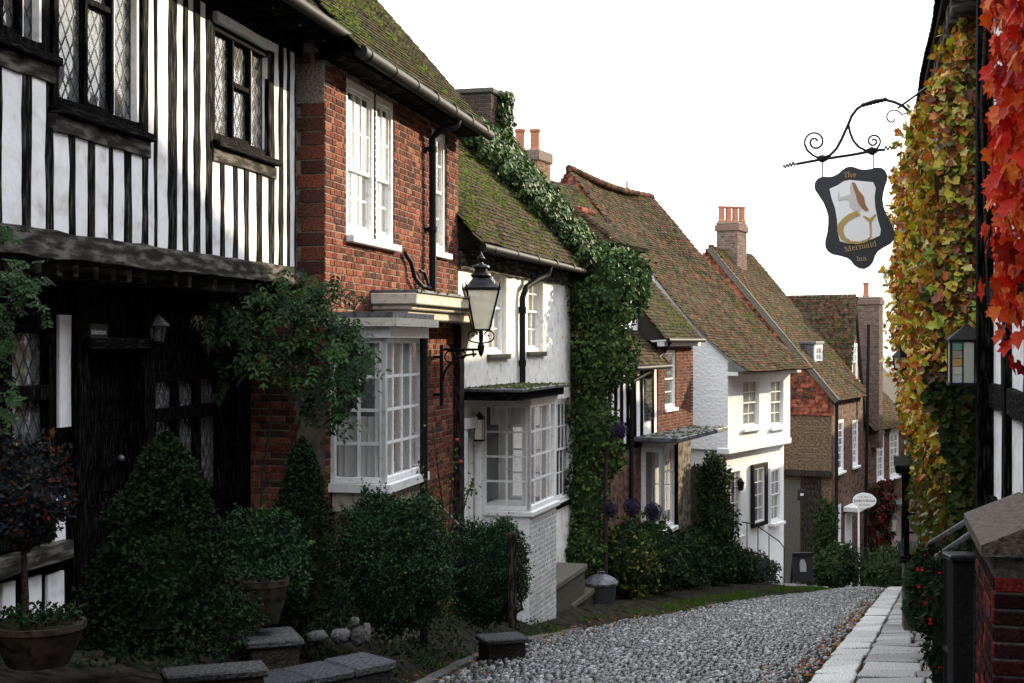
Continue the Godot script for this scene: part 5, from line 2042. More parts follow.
	for i in 8:
		var x := lerpf(k0.x, k1.x, i / 8.0)
		mb.tube([Vector3(x, yr + 0.03, wm), Vector3(x + (k1.x - k0.x) / 8.0 - 0.01, yr + 0.035, wm)], 0.085, 8, pick(HUNG))
	part(dm, "ridge_tile", mb, "tile")
	# chimney with two clay pots
	var cn := hub(h, "chimney")
	var c := f.xf().affine_inverse() * at(530, 152, 31.0)
	mb = MB.new()
	mb.box(c.x - 0.42, c.x + 0.42, c.y - 4.0, c.y - 0.06, c.z - 0.33, c.z + 0.33)
	part(cn, "stack", mb, "mortar")
	var cp := [Color(0.34, 0.17, 0.11), Color(0.28, 0.14, 0.10), Color(0.22, 0.13, 0.1)]
	bricks(cn, c.x - 0.42, c.x + 0.42, c.y - 2.4, c.y - 0.07, [], 0, every, Transform3D(Basis(), Vector3(0, 0, c.z + 0.33)), cp)
	bricks(cn, c.z - 0.33, c.z + 0.33, c.y - 2.4, c.y - 0.07, [], 0, every, Transform3D(Basis(Vector3(0, 0, 1), Vector3.UP, Vector3(-1, 0, 0)), Vector3(c.x - 0.42, 0, 0)), cp)
	mb = MB.new()
	mb.cbox(c.x - 0.47, c.x + 0.47, c.y - 0.25, c.y, c.z - 0.38, c.z + 0.38, 0.03, Color(0.22, 0.17, 0.13))
	part(cn, "cap", mb, "stone")
	for px in [520, 535]:
		var q := f.xf().affine_inverse() * at(px, 152, 31.0)
		mb = MB.new()
		mb.lathe([Vector2(0.13, 0.0), Vector2(0.13, 0.05), Vector2(0.105, 0.1), Vector2(0.10, 0.42), Vector2(0.125, 0.45), Vector2(0.125, 0.5), Vector2(0.09, 0.5), Vector2(0.085, 0.3)], 14, Vector3(q.x, c.y, q.z))
		part(cn, "chimney_pot", mb, "redclay")
	# white bay beside the porch
	var by := hub(h, "bay_window")
	var p := 0.55
	var bu0 := f.u(664, p)
	var bu1 := f.u(674.5, p)
	var by0 := f.y(668, 528, p)
	var by1 := f.y(668, 446, p)
	window(by, plane(Vector3(bu0, by0, 0), Vector3(0, 0, 1)), p, by1 - by0, 1, 1, {frame = 0.12})
	window(by, plane(Vector3(bu0, by0, p), Vector3(1, 0, 0)), bu1 - bu0, by1 - by0, 2, 2, {frame = 0.07, sash = true, lowrows = 1, meet = 0.7})
	window(by, plane(Vector3(bu1, by0, p), Vector3(0, 0, -1)), p, by1 - by0, 1, 2, {frame = 0.06})
	mb = MB.new()
	mb.cbox(bu0 - 0.08, bu1 + 0.08, by0 - 0.1, by0 - 0.002, 0.03, p + 0.08, 0.012)
	mb.cbox(bu0 - 0.05, bu1 + 0.05, by1 + 0.002, by1 + 0.16, 0.03, p + 0.06, 0.012)
	part(by, "sill", mb, "paint")
	mb = MB.new()
	mb.box(bu0 + 0.1, bu1 - 0.1, by0 - 0.3, by0 - 0.102, 0.03, p - 0.1)
	part(by, "corbel", mb, "oldwood")
	mb = MB.new()
	mb.box(bu0 + 0.02, bu1 - 0.02, by0, by1, 0.032, 0.05)
	part(by, "room", mb, "room")
	# porch: canopy, posts, boarded wall, dark opening
	var po := hub(h, "porch")
	var pu0 := f.u(655, 0.5)
	var pu1 := f.u(700, 0.5) + 0.6
	var py := f.y(680, 433, 0.6)
	mb = MB.new()
	mb.cbox(pu0, pu1, py - 0.1, py, 0.03, 1.05, 0.015)
	part(po, "canopy", mb, "lead")
	mb = MB.new()
	for k in 200:
		clump(mb, Vector3(rng.randf_range(pu0, pu1), py, rng.randf_range(0.1, 1.05)), Vector3.UP, Vector3.RIGHT, rng.randf_range(0.03, 0.07), pick([Color(0.08, 0.10, 0.04), Color(0.10, 0.12, 0.06)]))
	stuff(part(po, "moss", mb, "moss"))
	var bx0 := bu1 + 0.15
	for k in 8:
		mb = MB.new()
		mb.cbox(bx0 + k * 0.16, bx0 + k * 0.16 + 0.152, f.y(690, 500), py - 0.1, 0.03, 0.055, 0.006)
		part(po, "boarding", mb, "paint")
	mb = MB.new()
	mb.box(bx0, bx0 + 1.3, -1.5, f.y(690, 500) - 0.01, 0.03, 0.06)
	part(po, "dark_door", mb, "timber")
	mb = MB.new()
	board(mb, bu1 + 0.05, bu1 + 0.15, -1.2, py - 0.1, 0.5, 0.6, 0.006)
	part(po, "post", mb, "timber")

# ================================================================ tall white jettied house
func house_tall_white() -> void:
	var f := Fr.new(Vector2(5.55, 36.0), Vector2(0.514, 0.857), -5.3)
	var h := thing("tall_white_house", "tall white rendered house with jettied front and steep sagging tiled roof", "house", f.xf())
	var L := 4.65
	var ye := f.y(735, 374)
	var yj := f.y(735, 449)
	var wa := prect(f, 743, 759, 378, 428, 0.0, 751, 751)
	var wb := prect(f, 770.5, 783.5, 378, 427, 0.0, 777, 777)
	var mb := MB.new()
	wall(mb, 0, L, yj, ye, [wa, wb], 0.0, 0.15)
	var rr := 4.6
	var yr := 9.6
	yr = 1.5 + (341.5 - 170.0) / 1400.0 * 38.5 - f.base
	# gable walls: the near one follows the bell of the roof
	var side := PackedVector2Array([Vector2(0, yj), Vector2(0, ye)])
	var prof := []
	for i in 13:
		var t := i / 12.0
		var b := maxf(0.0, 1.0 - t / 0.28)
		var q := Vector2(0.36, ye - 0.16).lerp(Vector2(-rr, yr), t)
		var nn := Vector2(yr - ye, rr + 0.32).normalized()
		prof.append(q - nn * 0.07 + nn * 0.28 * b * b)
	for uu in [0.0, L]:
		for i in range(1, 12):
			var q0: Vector2 = prof[i]
			var q1: Vector2 = prof[i + 1]
			if q0.x > 0.0:
				q0 = Vector2(0, q0.y)
			if q1.x > 0.0:
				continue
			var a := Vector3(uu, yj, q1.x)
			var b := Vector3(uu, yj, q0.x)
			var c := Vector3(uu, q0.y, q0.x)
			var d := Vector3(uu, q1.y, q1.x)
			if uu == 0.0:
				mb.quad(a, b, c, d)
			else:
				mb.quad(b, a, d, c)
	mb.quad(Vector3(0, yj, 0), Vector3(0, yj, -rr), Vector3(L, yj, -rr), Vector3(L, yj, 0))
	part(h, "upper_wall", mb, "limewash")
	for r in [wa, wb]:
		house_window(h, "sash_window", r, -0.02, 2, 2, {sash = true, frame = 0.07, room = 0.8, roomfrom = 0.16, sill = 0.1, curtains = [[0, 1, 0, 1]]})
	# lower storey
	var la := prect(f, 725, 739, 470, 537, -0.15, 731, 731)
	var lb := prect(f, 751.5, 762, 467, 522, -0.15, 758, 758)
	var lc := prect(f, 769, 779, 467, 522, -0.15, 774, 774)
	la.position.x = maxf(la.position.x, 0.2)
	mb = MB.new()
	var lo := -1.2
	wall(mb, 0.12, L - 0.1, lo, yj, [la, lb, lc], -0.15, 0.15)
	mb.quad(Vector3(0.12, lo, -4), Vector3(0.12, lo, -0.15), Vector3(0.12, yj, -0.15), Vector3(0.12, yj, -4))
	part(h, "lower_wall", mb, "limewash")
	mb = MB.new()
	mb.cbox(-0.03, L + 0.03, yj - 0.12, yj + 0.06, -0.3, 0.04, 0.03)
	part(h, "jetty_moulding", mb, "limewash")
	house_window(h, "shop_window", la, -0.1, 3, 4, {frame = 0.06, room = 0.8, roomfrom = 0.2, sill = 0.12})
	var wn := house_window(h, "casement_window", lb, -0.08, 2, 4, {frame = 0.05, room = 0.8, roomfrom = 0.22})
	mb = MB.new()
	for s in [[-0.1, -0.005, -0.1, lb.size.y + 0.1], [lb.size.x + 0.005, lb.size.x + 0.22, -0.1, lb.size.y + 0.1]]:
		mb.box(s[0], s[1], s[2], s[3], -0.06, 0.03)
	mb.box(-0.006, lb.size.x + 0.006, lb.size.y + 0.003, lb.size.y + 0.1, -0.06, 0.028)
	mb.box(-0.006, lb.size.x + 0.006, -0.1, -0.003, -0.06, 0.028)
	part(wn, "black_surround", mb, "iron")
	house_window(h, "sash_window", lc, -0.1, 2, 2, {sash = true, frame = 0.06, room = 0.8, roomfrom = 0.2, sill = 0.14, curtains = [[0, 1, 0, 1]]})
	# small black lamp on the wall
	var ln := thing("wall_lantern", "tiny black lantern between the lower windows of the tall white house", "lantern", f.xf() * Transform3D(Basis(), f.p(741, 491, -0.06)))
	mb = MB.new()
	mb.lathe([Vector2(0, 0.0), Vector2(0.06, 0.02), Vector2(0.10, 0.24), Vector2(0.12, 0.25), Vector2(0.03, 0.34), Vector2(0, 0.36)], 6, Vector3.ZERO, Color.WHITE, true)
	mb.tube([Vector3(0, 0.15, 0.0), Vector3(0, 0.2, -0.1)], 0.012, 5)
	part(ln, "body", mb, "iron")
	# roof
	var e0 := Vector3(-0.12, ye - 0.15, 0.36)
	var e1 := Vector3(L + 0.14, ye - 0.15, 0.36)
	var r0 := Vector3(-0.12, yr, -rr)
	var r1 := Vector3(L + 0.14, yr - 0.35, -rr + 0.2)
	mb = MB.new()
	var nr := (e1 - e0).normalized().cross((r0 - e0).normalized())
	mb.quad(r0, r1, Vector3(L + 0.1, ye - 2, -rr * 2), Vector3(-0.1, ye - 2, -rr * 2))
	var roof := part(h, "roof", mb, "underlay")
	tiles(roof, e0, e1, r0, r1, {pal = ROOFRED + ROOF, moss = 0.17, sag = 0.09, bell = 0.28})
	mb = MB.new()
	for i in 15:
		var a := r0.lerp(r1, i / 15.0)
		var b := r0.lerp(r1, (i + 1) / 15.0)
		var dip := Vector3(0, -0.12 * sin(PI * i / 15.0) + 0.02, 0)
		mb.tube([a + dip, a.lerp(b, 0.97) + dip], 0.1, 8, pick(ROOFRED))
	part(roof, "ridge_tile", mb, "tile")
	# verge edging and eaves
	mb = MB.new()
	mb.cbox(-0.05, L + 0.1, ye - 0.04, ye + 0.06, 0.0, 0.3, 0.01)
	part(h, "eaves_board", mb, "paint")
	# tile-hung near gable, up against the cottage roof
	var gb := hub(h, "tile_hung_gable")
	var zz := -rr
	mb = MB.new()
	mb.tri(Vector3(-0.03, yr - 2.7, -rr - 2.1), Vector3(-0.03, yr - 2.7, -rr + 2.1), Vector3(-0.03, yr - 0.12, -rr))
	part(gb, "bed", mb, "mortar")
	tiles(gb, Vector3(-0.05, yr - 2.6, -rr * 2), Vector3(-0.05, yr - 2.6, -rr + 2.2), Vector3(-0.05, yr, -rr * 2), Vector3(-0.05, yr, -rr + 2.2), {pal = HUNG, sag = 0.0, clip = func(_a: float, _b: float, q: Vector3) -> bool: return q.y < yr - 0.15 - absf(q.z + rr) * 1.22})
	# handrail by the steps
	var rl := thing("hand_railing", "thin black iron handrail on steps by the tall white house", "railing", Transform3D(Basis(), at(765, 575, 37.0)))
	var ri := rl.transform.affine_inverse()
	mb = MB.new()
	mb.tube([ri * at(742, 522, 36.6), ri * at(754, 524, 36.8), ri * at(779, 541, 38.0), ri * at(785, 549, 38.4)], 0.016, 6)
	part(rl, "rail", mb, "iron")
	for px in [[747, 522, 572, 36.6], [758, 527, 575, 37.0], [769, 534, 578, 37.5], [784, 548, 582, 38.3]]:
		mb = MB.new()
		mb.tube([ri * at(px[0], px[1], px[3]), ri * at(px[0], px[2] + 8, px[3])], 0.013, 6)
		part(rl, "baluster", mb, "iron")

# ================================================================ houses beyond the crest
var SHRUB := [Color(0.022, 0.038, 0.014), Color(0.028, 0.048, 0.016), Color(0.018, 0.030, 0.012), Color(0.036, 0.058, 0.018)]
func chimney(parent: Node, c: Vector3, w: float, d: float, low: float, pal: Array, pots: int, called := "chimney") -> void:
	var cn := hub(parent, called)
	var mb := MB.new()
	mb.box(c.x - w / 2, c.x + w / 2, c.y - low, c.y - 0.1, c.z - d / 2, c.z + d / 2)
	part(cn, "stack", mb, "mortar")
	bricks(cn, c.x - w / 2, c.x + w / 2, c.y - low, c.y - 0.3, [], 0, every, Transform3D(Basis(), Vector3(0, 0, c.z + d / 2)), pal)
	bricks(cn, c.z - d / 2, c.z + d / 2, c.y - low, c.y - 0.3, [], 0, every, Transform3D(Basis(Vector3(0, 0, 1), Vector3.UP, Vector3(-1, 0, 0)), Vector3(c.x - w / 2, 0, 0)), pal)
	mb = MB.new()
	mb.cbox(c.x - w / 2 - 0.06, c.x + w / 2 + 0.06, c.y - 0.32, c.y - 0.1, c.z - d / 2 - 0.06, c.z + d / 2 + 0.06, 0.02, pal[0])
	mb.cbox(c.x - w / 2 - 0.02, c.x + w / 2 + 0.02, c.y - 0.1, c.y, c.z - d / 2 - 0.02, c.z + d / 2 + 0.02, 0.03, Color(0.25, 0.2, 0.16))
	part(cn, "cap", mb, "brick")
	for i in pots:
		mb = MB.new()
		var x := c.x + (i - (pots - 1) / 2.0) * 0.16
		mb.lathe([Vector2(0.14, 0.0), Vector2(0.14, 0.06), Vector2(0.11, 0.1), Vector2(0.105, 0.5), Vector2(0.13, 0.53), Vector2(0.13, 0.58), Vector2(0.09, 0.58), Vector2(0.085, 0.3)], 12, Vector3(x, c.y, c.z + (i - (pots - 1) / 2.0) * 0.2))
		part(cn, "chimney_pot", mb, "redclay")

func far_houses() -> void:
	# ---- brick house with a red tile-hung gable
	var f := Fr.new(Vector2(10.5, 46.0), Vector2(0.431, 0.902), -8.2)
	var h := thing("gabled_house", "brick house with red tile-hung gable, flint side wall and mossy roof", "house", f.xf())
	var L := 5.0
	var ye := f.y(832, 402)
	var rr := 4.1
	var yr := 1.5 + (341.5 - 248.0) / 1400.0 * 47.8 - f.base
	var wa := prect(f, 835, 843.5, 420, 472, 0.0, 839, 839)
	var wb := prect(f, 852.5, 858, 420, 466, 0.0, 855, 855)
	var wc := prect(f, 835.5, 841, 505, 545, 0.0, 838, 838)
	var mb := MB.new()
	wall(mb, 0, L, -1, ye, [wa, wb, wc], 0.0, 0.12)
	mb.quad(Vector3(L, -1, 0), Vector3(L, -1, -8.2), Vector3(L, ye, -8.2), Vector3(L, ye, 0))
	mb.tri(Vector3(L, ye, 0), Vector3(L, ye, -rr * 2), Vector3(L, yr, -rr))
	part(h, "front_wall", mb, "farbrick")
	for r in [wa, wb, wc]:
		house_window(h, "sash_window", r, 0.0, 2, 3, {sash = true, frame = 0.08, munt = 0.035, room = 0.6, roomfrom = 0.13, sill = 0.1, curtains = [[0, 1, 0.3, 1]]})
	mb = MB.new()
	var ym := 1.5 - (472.0 - 341.5) / 1400.0 * 46.5 - f.base
	mb.quad(Vector3(0, -1, -8.2), Vector3(0, -1, 0), Vector3(0, ye, 0), Vector3(0, ye, -8.2))
	mb.tri(Vector3(0, ye, -rr * 2), Vector3(0, ye, 0), Vector3(0, yr - 0.06, -rr))
	part(h, "side_wall", mb, "flint")
	# brick lower left side, dark lean-to and boards
	mb = MB.new()
	mb.box(-0.06, -0.002, -1, ym - 0.1, -1.0, -0.35)
	mb.box(-0.25, -0.002, ym - 0.1, ym + 0.08, -2.4, 0.03)
	part(h, "string_course", mb, "oldwood")
	mb = MB.new()
	mb.box(-0.05, -0.002, -1, ym - 0.3, -1.9, -1.02)
	part(h, "rendered_panel", mb, "stone2")
	var gb := hub(h, "tile_hung_gable")
	tiles(gb, Vector3(-0.03, ye - 0.45, -8.2), Vector3(-0.03, ye - 0.45, 0), Vector3(-0.03, yr, -8.2), Vector3(-0.03, yr, 0), {pal = HUNG, sag = 0.0, tw = 0.2, gauge = 0.13, clip = func(_a: float, _b: float, q: Vector3) -> bool: return q.y < yr - 0.1 - absf(q.z + rr) * (yr - ye) / rr})
	var e0 := Vector3(-0.1, ye + 0.05, 0.25)
	var e1 := Vector3(L, ye + 0.05, 0.25)
	var r0 := Vector3(-0.1, yr, -rr)
	var r1 := Vector3(L, yr, -rr)
	mb = MB.new()
	mb.quad(r0, r1, Vector3(L, ye, -rr * 2 - 0.2), Vector3(-0.1, ye, -rr * 2 - 0.2))
	var roof := part(h, "roof", mb, "underlay")
	tiles(roof, e0, e1, r0, r1, {pal = ROOF + ROOFRED, moss = 0.24, sag = 0.04})
	mb = MB.new()
	var vd := (r0 - e0).normalized()
	var vn := Vector3(1, 0, 0).cross(vd)
	var bt := Transform3D(Basis(vd, vn, vd.cross(vn)), e0)
	mb.cbox(0, (r0 - e0).length(), -0.14, 0.05, -0.08, 0.06, 0.01, Color.WHITE, bt)
	part(h, "verge_board", mb, "stone2")
	chimney(h, Vector3(1.9, 1.5 + (341.5 - 222.0) / 1400.0 * 49.0 - f.base, -rr + 0.15), 1.15, 0.75, 2.2, [Color(0.22, 0.15, 0.12), Color(0.17, 0.12, 0.10), Color(0.26, 0.17, 0.13)], 4)
	# dormer
	var dm := hub(h, "dormer")
	var du0 := 1.1
	var du1 := 2.15
	var dw := -0.85
	var dy0 := 1.5 - (376.0 - 341.5) / 1400.0 * 48.0 - f.base
	var dy1 := dy0 + 1.1
	mb = MB.new()
	mb.box(du0, du1, dy0 - 0.2, dy1, dw - 1.6, dw)
	part(dm, "cheek", mb, "lead")
	mb = MB.new()
	mb.cbox(du0 - 0.08, du1 + 0.08, dy1, dy1 + 0.08, dw - 1.7, dw + 0.1, 0.01)
	part(dm, "flat_roof", mb, "lead")
	window(dm, Transform3D(Basis(), Vector3(du0 + 0.02, dy0, dw + 0.06)), du1 - du0 - 0.04, 1.08, 2, 2, {sash = true, frame = 0.09})
	# downpipes
	mb = MB.new()
	mb.tube([Vector3(0.1, ye, 0.15), Vector3(0.08, -1, 0.12)], 0.06, 8)
	mb.tube([Vector3(4.55, ye + 2.6, 0.3), Vector3(4.55, -1, 0.14)], 0.06, 8)
	part(h, "downpipe", mb, "gutter")
	var dr := hub(h, "door")
	var d0 := f.u(844.5)
	var d1 := f.u(850.5)
	mb = MB.new()
	mb.cbox(d0, d1, -0.5, f.y(847, 512), 0.0, 0.06, 0.01)
	part(dr, "door_leaf", mb, "paint")
	mb = MB.new()
	mb.cbox(d0 - 0.2, d1 + 0.15, f.y(847, 510), f.y(847, 505), 0.0, 0.55, 0.02)
	part(dr, "door_hood", mb, "paint")

	# ---- tiled cross wing behind it
	var f6 := Fr.new(Vector2(12.65, 50.5), Vector2(0.431, 0.902), -9.0)
	h = thing("tiled_wing", "plain brown tiled roof wing rising behind the gabled house, with attic sash", "house", f6.xf())
	var y6 := 1.5 + (341.5 - 297.0) / 1400.0 * 53.5 - f6.base
	var w6 := -0.75
	var yl := f6.y(857, 425, w6)
	mb = MB.new()
	mb.quad(Vector3(0.2, -1, w6), Vector3(3.8, -1, w6), Vector3(3.8, yl, w6), Vector3(0.2, yl, w6))
	mb.tri(Vector3(0.2, yl, w6), Vector3(3.8, yl, w6), Vector3(2.0, y6 - 0.05, w6))
	part(h, "gable_wall", mb, "farbrick")
	mb = MB.new()
	mb.quad(Vector3(3.9, yl, w6 + 0.1), Vector3(3.9, yl, -8), Vector3(2, y6, -8), Vector3(2, y6, w6 + 0.1))
	mb.quad(Vector3(0.1, -1, -8), Vector3(0.1, -1, w6), Vector3(0.1, yl, w6), Vector3(0.1, yl, -8))
	roof = part(h, "roof", mb, "underlay")
	tiles(roof, Vector3(0.1, yl, -8), Vector3(0.1, yl, w6 + 0.1), Vector3(2, y6, -8), Vector3(2, y6, w6 + 0.1), {pal = ROOFRED + ROOF, moss = 0.05, sag = 0.03})
	window(hub(h, "attic_window"), Transform3D(Basis(), Vector3(1.55, yl + 1.7, w6 + 0.05)), 0.9, 1.4, 2, 2, {sash = true, frame = 0.09, sill = 0.1})

	# ---- house with arched windows further down
	var f7 := Fr.new(Vector2(14.2, 55.5), Vector2(0.5, 0.87), -10.6)
	h = thing("arched_window_house", "brick house with arched white windows and dormer further down the lane", "house", f7.xf())
	var y7 := f7.y(880, 430)
	var L7 := 9.0
	mb = MB.new()
	var ws := [prect(f7, 876.5, 883.5, 434, 480, 0, 880, 880), prect(f7, 889.5, 898, 432, 477, 0, 894, 894), prect(f7, 904, 910, 432, 476, 0, 907, 907), prect(f7, 876.5, 883, 506, 552, 0, 880, 880), prect(f7, 904, 910, 508, 545, 0, 907, 907)]
	wall(mb, -0.3, L7, -1, y7, ws, 0.0, 0.12)
	mb.quad(Vector3(-0.3, -1, -6), Vector3(-0.3, -1, 0), Vector3(-0.3, y7, 0), Vector3(-0.3, y7, -6))
	part(h, "front_wall", mb, "farbrick")
	for i in ws.size():
		var r: Rect2 = ws[i]
		var hb := house_window(h, "arched_window" if i < 3 else "sash_window", r, 0.02, 2, 3, {sash = true, frame = 0.1, munt = 0.04, room = 0.6, roomfrom = 0.14, sill = 0.1, curtains = [[0, 1, 0, 1]]})
		if i < 3:
			var am := MB.new()
			var arc := PackedVector2Array()
			for k in 13:
				var a := PI * k / 12
				arc.append(Vector2(r.size.x / 2 + cos(a) * r.size.x / 2, r.size.y + sin(a) * 0.28))
			am.prism(arc, -0.05, 0.03)
			part(hb, "arch_head", am, "paint")
	e0 = Vector3(-0.4, y7 + 0.05, 0.3)
	e1 = Vector3(L7, y7 + 0.05, 0.3)
	r0 = Vector3(-0.4, y7 + 3.6, -3.0)
	r1 = Vector3(L7, y7 + 3.6, -3.0)
	mb = MB.new()
	mb.quad(r0, r1, Vector3(L7, y7, -6.4), Vector3(-0.4, y7, -6.4))
	mb.tri(Vector3(-0.3, y7, -6), Vector3(-0.3, y7, 0), Vector3(-0.3, y7 + 3.55, -3.0))
	roof = part(h, "roof", mb, "underlay")
	tiles(roof, e0, e1, r0, r1, {pal = ROOF + ROOFRED, moss = 0.22, sag = 0.03, clip = func(a: float, _b: float, _q: Vector3) -> bool: return a < 6.0, deck = true})
	dm = hub(h, "dormer")
	mb = MB.new()
	mb.box(1.6, 2.9, y7 + 1.4, y7 + 2.9, -2.9, -1.0)
	mb.cbox(1.5, 3.0, y7 + 2.9, y7 + 3.0, -3.2, -0.8, 0.01)
	part(dm, "cheek", mb, "lead")
	window(dm, Transform3D(Basis(), Vector3(1.64, y7 + 1.5, -0.94)), 1.2, 1.38, 2, 2, {sash = true, frame = 0.1})
	chimney(h, f7.xf().affine_inverse() * at(866, 297, 56.0), 0.55, 1.2, 6.0, [Color(0.22, 0.15, 0.12), Color(0.18, 0.12, 0.1)], 1)
	# door with a hood
	dr = hub(h, "door")
	d0 = f7.u(888.5)
	d1 = f7.u(899)
	mb = MB.new()
	mb.cbox(d0, d1, -0.5, f7.y(893, 510), 0.0, 0.08, 0.01)
	part(dr, "door_leaf", mb, "paint")
	mb = MB.new()
	mb.cbox(d0 - 0.3, d1 + 0.3, f7.y(893, 507), f7.y(893, 501), 0.0, 0.7, 0.02)
	part(dr, "door_hood", mb, "lead")
	var ln := thing("wall_lantern", "dark lantern beside the hooded white door down the lane", "lantern", f7.xf() * Transform3D(Basis(), f7.p(893.5, 532, 0.5)))
	mb = MB.new()
	mb.lathe([Vector2(0.26, 0.56), Vector2(0.1, 0.72), Vector2(0.03, 0.76), Vector2(0.0, 0.86)], 6, Vector3.ZERO, Color.WHITE, true)
	mb.lathe([Vector2(0.0, -0.06), Vector2(0.12, 0.0), Vector2(0.12, 0.03), Vector2(0.0, 0.03)], 6, Vector3.ZERO, Color.WHITE, true)
	mb.tube([Vector3(0, 0.6, -0.5), Vector3(0, 0.9, -0.25), Vector3(0, 0.85, 0)], 0.02, 6)
	part(ln, "frame", mb, "iron")
	mb = MB.new()
	mb.lathe([Vector2(0.11, 0.03), Vector2(0.22, 0.56)], 6, Vector3.ZERO, Color.WHITE, true)
	part(ln, "pane", mb, "lampglass")
	# red creeper on the front
	var rc := thing("red_creeper", "dark red creeper on the brick front behind the oval sign", "creeper", Transform3D(Basis(), at(868, 560, 54.0)))
	var inv := rc.transform.affine_inverse() * f7.xf()
	var lv := MB.new()
	leafy_sheet(lv, func(s: float, t: float) -> Array:
		var u := lerpf(-0.8, f7.u(885), s)
		var y := lerpf(0.2, f7.y(870, 482), t)
		if noise.get_noise_2d(u * 60.0, y * 60.0) < -0.12:
			return []
		return [inv * Vector3(u, y, 0.1), inv.basis * Vector3(0, 0, 1)], 5000, 0.16, [Color(0.13, 0.02, 0.02), Color(0.09, 0.018, 0.018), Color(0.05, 0.03, 0.02), Color(0.03, 0.045, 0.02)], 0.35)
	part(rc, "foliage", lv, "leafdark")

	# ---- oval hanging sign
	var sg := thing("oval_sign", "white oval hotel sign on a white post further down the lane", "sign", Transform3D(Basis(Vector3.UP, -0.1), at(864.5, 500.5, 43.5)))
	var ov := PackedVector2Array()
	for k in 40:
		ov.append(Vector2(cos(TAU * k / 40) * 0.36, sin(TAU * k / 40) * 0.235))
	mb = MB.new()
	mb.prism(ov, -0.02, 0.02, Color(0.70, 0.72, 0.72))
	part(sg, "board", mb, "plain")
	var fo := SystemFont.new()
	fo.font_names = PackedStringArray(["Droid Serif"])
	for l in [["Jeake's House", 0.0, 30, 0.0], ["H O T E L", -0.13, 22, 0.0]]:
		var tm := TextMesh.new()
		tm.font = fo
		tm.text = l[0]
		tm.font_size = l[2]
		tm.pixel_size = 0.0034
		tm.depth = 0.006
		part_mesh(sg, "lettering", tm, "iron", Transform3D(Basis(), Vector3(0, l[1], 0.022)))
	mb = MB.new()
	for sx in [-0.16, -0.09, 0.02, 0.09, 0.17]:
		mb.box(sx - 0.025, sx + 0.02, 0.10, 0.135 - absf(sx) * 0.1, 0.02, 0.026, Color(0.15, 0.16, 0.19))
	part(sg, "ornament", mb, "plain")
	mb = MB.new()
	mb.tube([Vector3(-0.17, -3.4, -0.04), Vector3(-0.17, 0.15, -0.04)], 0.028, 8)
	part(sg, "post", mb, "paint")

	# ---- black notice and chalk board by the side wall
	var nt := thing("wall_notice", "small black notice with white mark on the flint side wall", "notice", Transform3D(Basis(Vector3.UP, 0.25), at(802, 495, 44.0)))
	mb = MB.new()
	mb.cbox(-0.15, 0.15, -0.17, 0.17, -0.03, 0.0, 0.01, Color(0.012, 0.012, 0.013))
	part(nt, "board", mb, "plain")
	mb = MB.new()
	mb.cbox(-0.06, 0.05, -0.02, 0.05, 0.0, 0.008, 0.002, Color(0.6, 0.6, 0.6))
	part(nt, "mark", mb, "plain")
	var ab := thing("chalk_board", "black folding pavement board standing by the side wall", "chalkboard", Transform3D(Basis(Vector3.UP, 0.15), at(802, 585, 40.0)))
	for s in [-1, 1]:
		var bm := MB.new()
		var t := Transform3D(Basis(Vector3.RIGHT, -0.2 * s), Vector3(0, 0, 0.16 * s))
		bm.cbox(-0.3, 0.3, 0.12, 0.95, -0.02, 0.02, 0.006, Color(0.015, 0.015, 0.017), t)
		bm.cbox(-0.3, -0.24, 0.0, 0.12, -0.02, 0.02, 0.004, Color(0.015, 0.015, 0.017), t)
		bm.cbox(0.24, 0.3, 0.0, 0.12, -0.02, 0.02, 0.004, Color(0.015, 0.015, 0.017), t)
		part(ab, "panel", bm, "plain")
	mb = MB.new()
	mb.prism(PackedVector2Array([Vector2(-0.09, 0.4), Vector2(0.09, 0.4), Vector2(0.1, 0.62), Vector2(0.05, 0.75), Vector2(-0.05, 0.75), Vector2(-0.1, 0.62)]), 0.0, 0.006, Color(0.3, 0.3, 0.3), Transform3D(Basis(Vector3.RIGHT, -0.2), Vector3(0, 0, 0.185)))
	part(ab, "chalk_mark", mb, "plain")
	# ---- paved step and path edge by the tall white house
	var ps := thing("stone_path", "pale stone path edge at the foot of the chalk board", "path", Transform3D(Basis(), at(800, 592, 39.0)))
	ps.set_meta("kind", "structure")
	inv = ps.transform.affine_inverse()
	for i in 6:
		mb = MB.new()
		var a := inv * at(776 + i * 11, 589 + i * 1.0, 38.6)
		mb.cbox(a.x - 0.14, a.x + 0.16, a.y - 0.25, a.y + 0.02, a.z - 1.1, a.z + 0.1, 0.015, pick([Color(0.30, 0.29, 0.28), Color(0.36, 0.35, 0.33)]))
		part(ps, "paving_stone", mb, "stone")
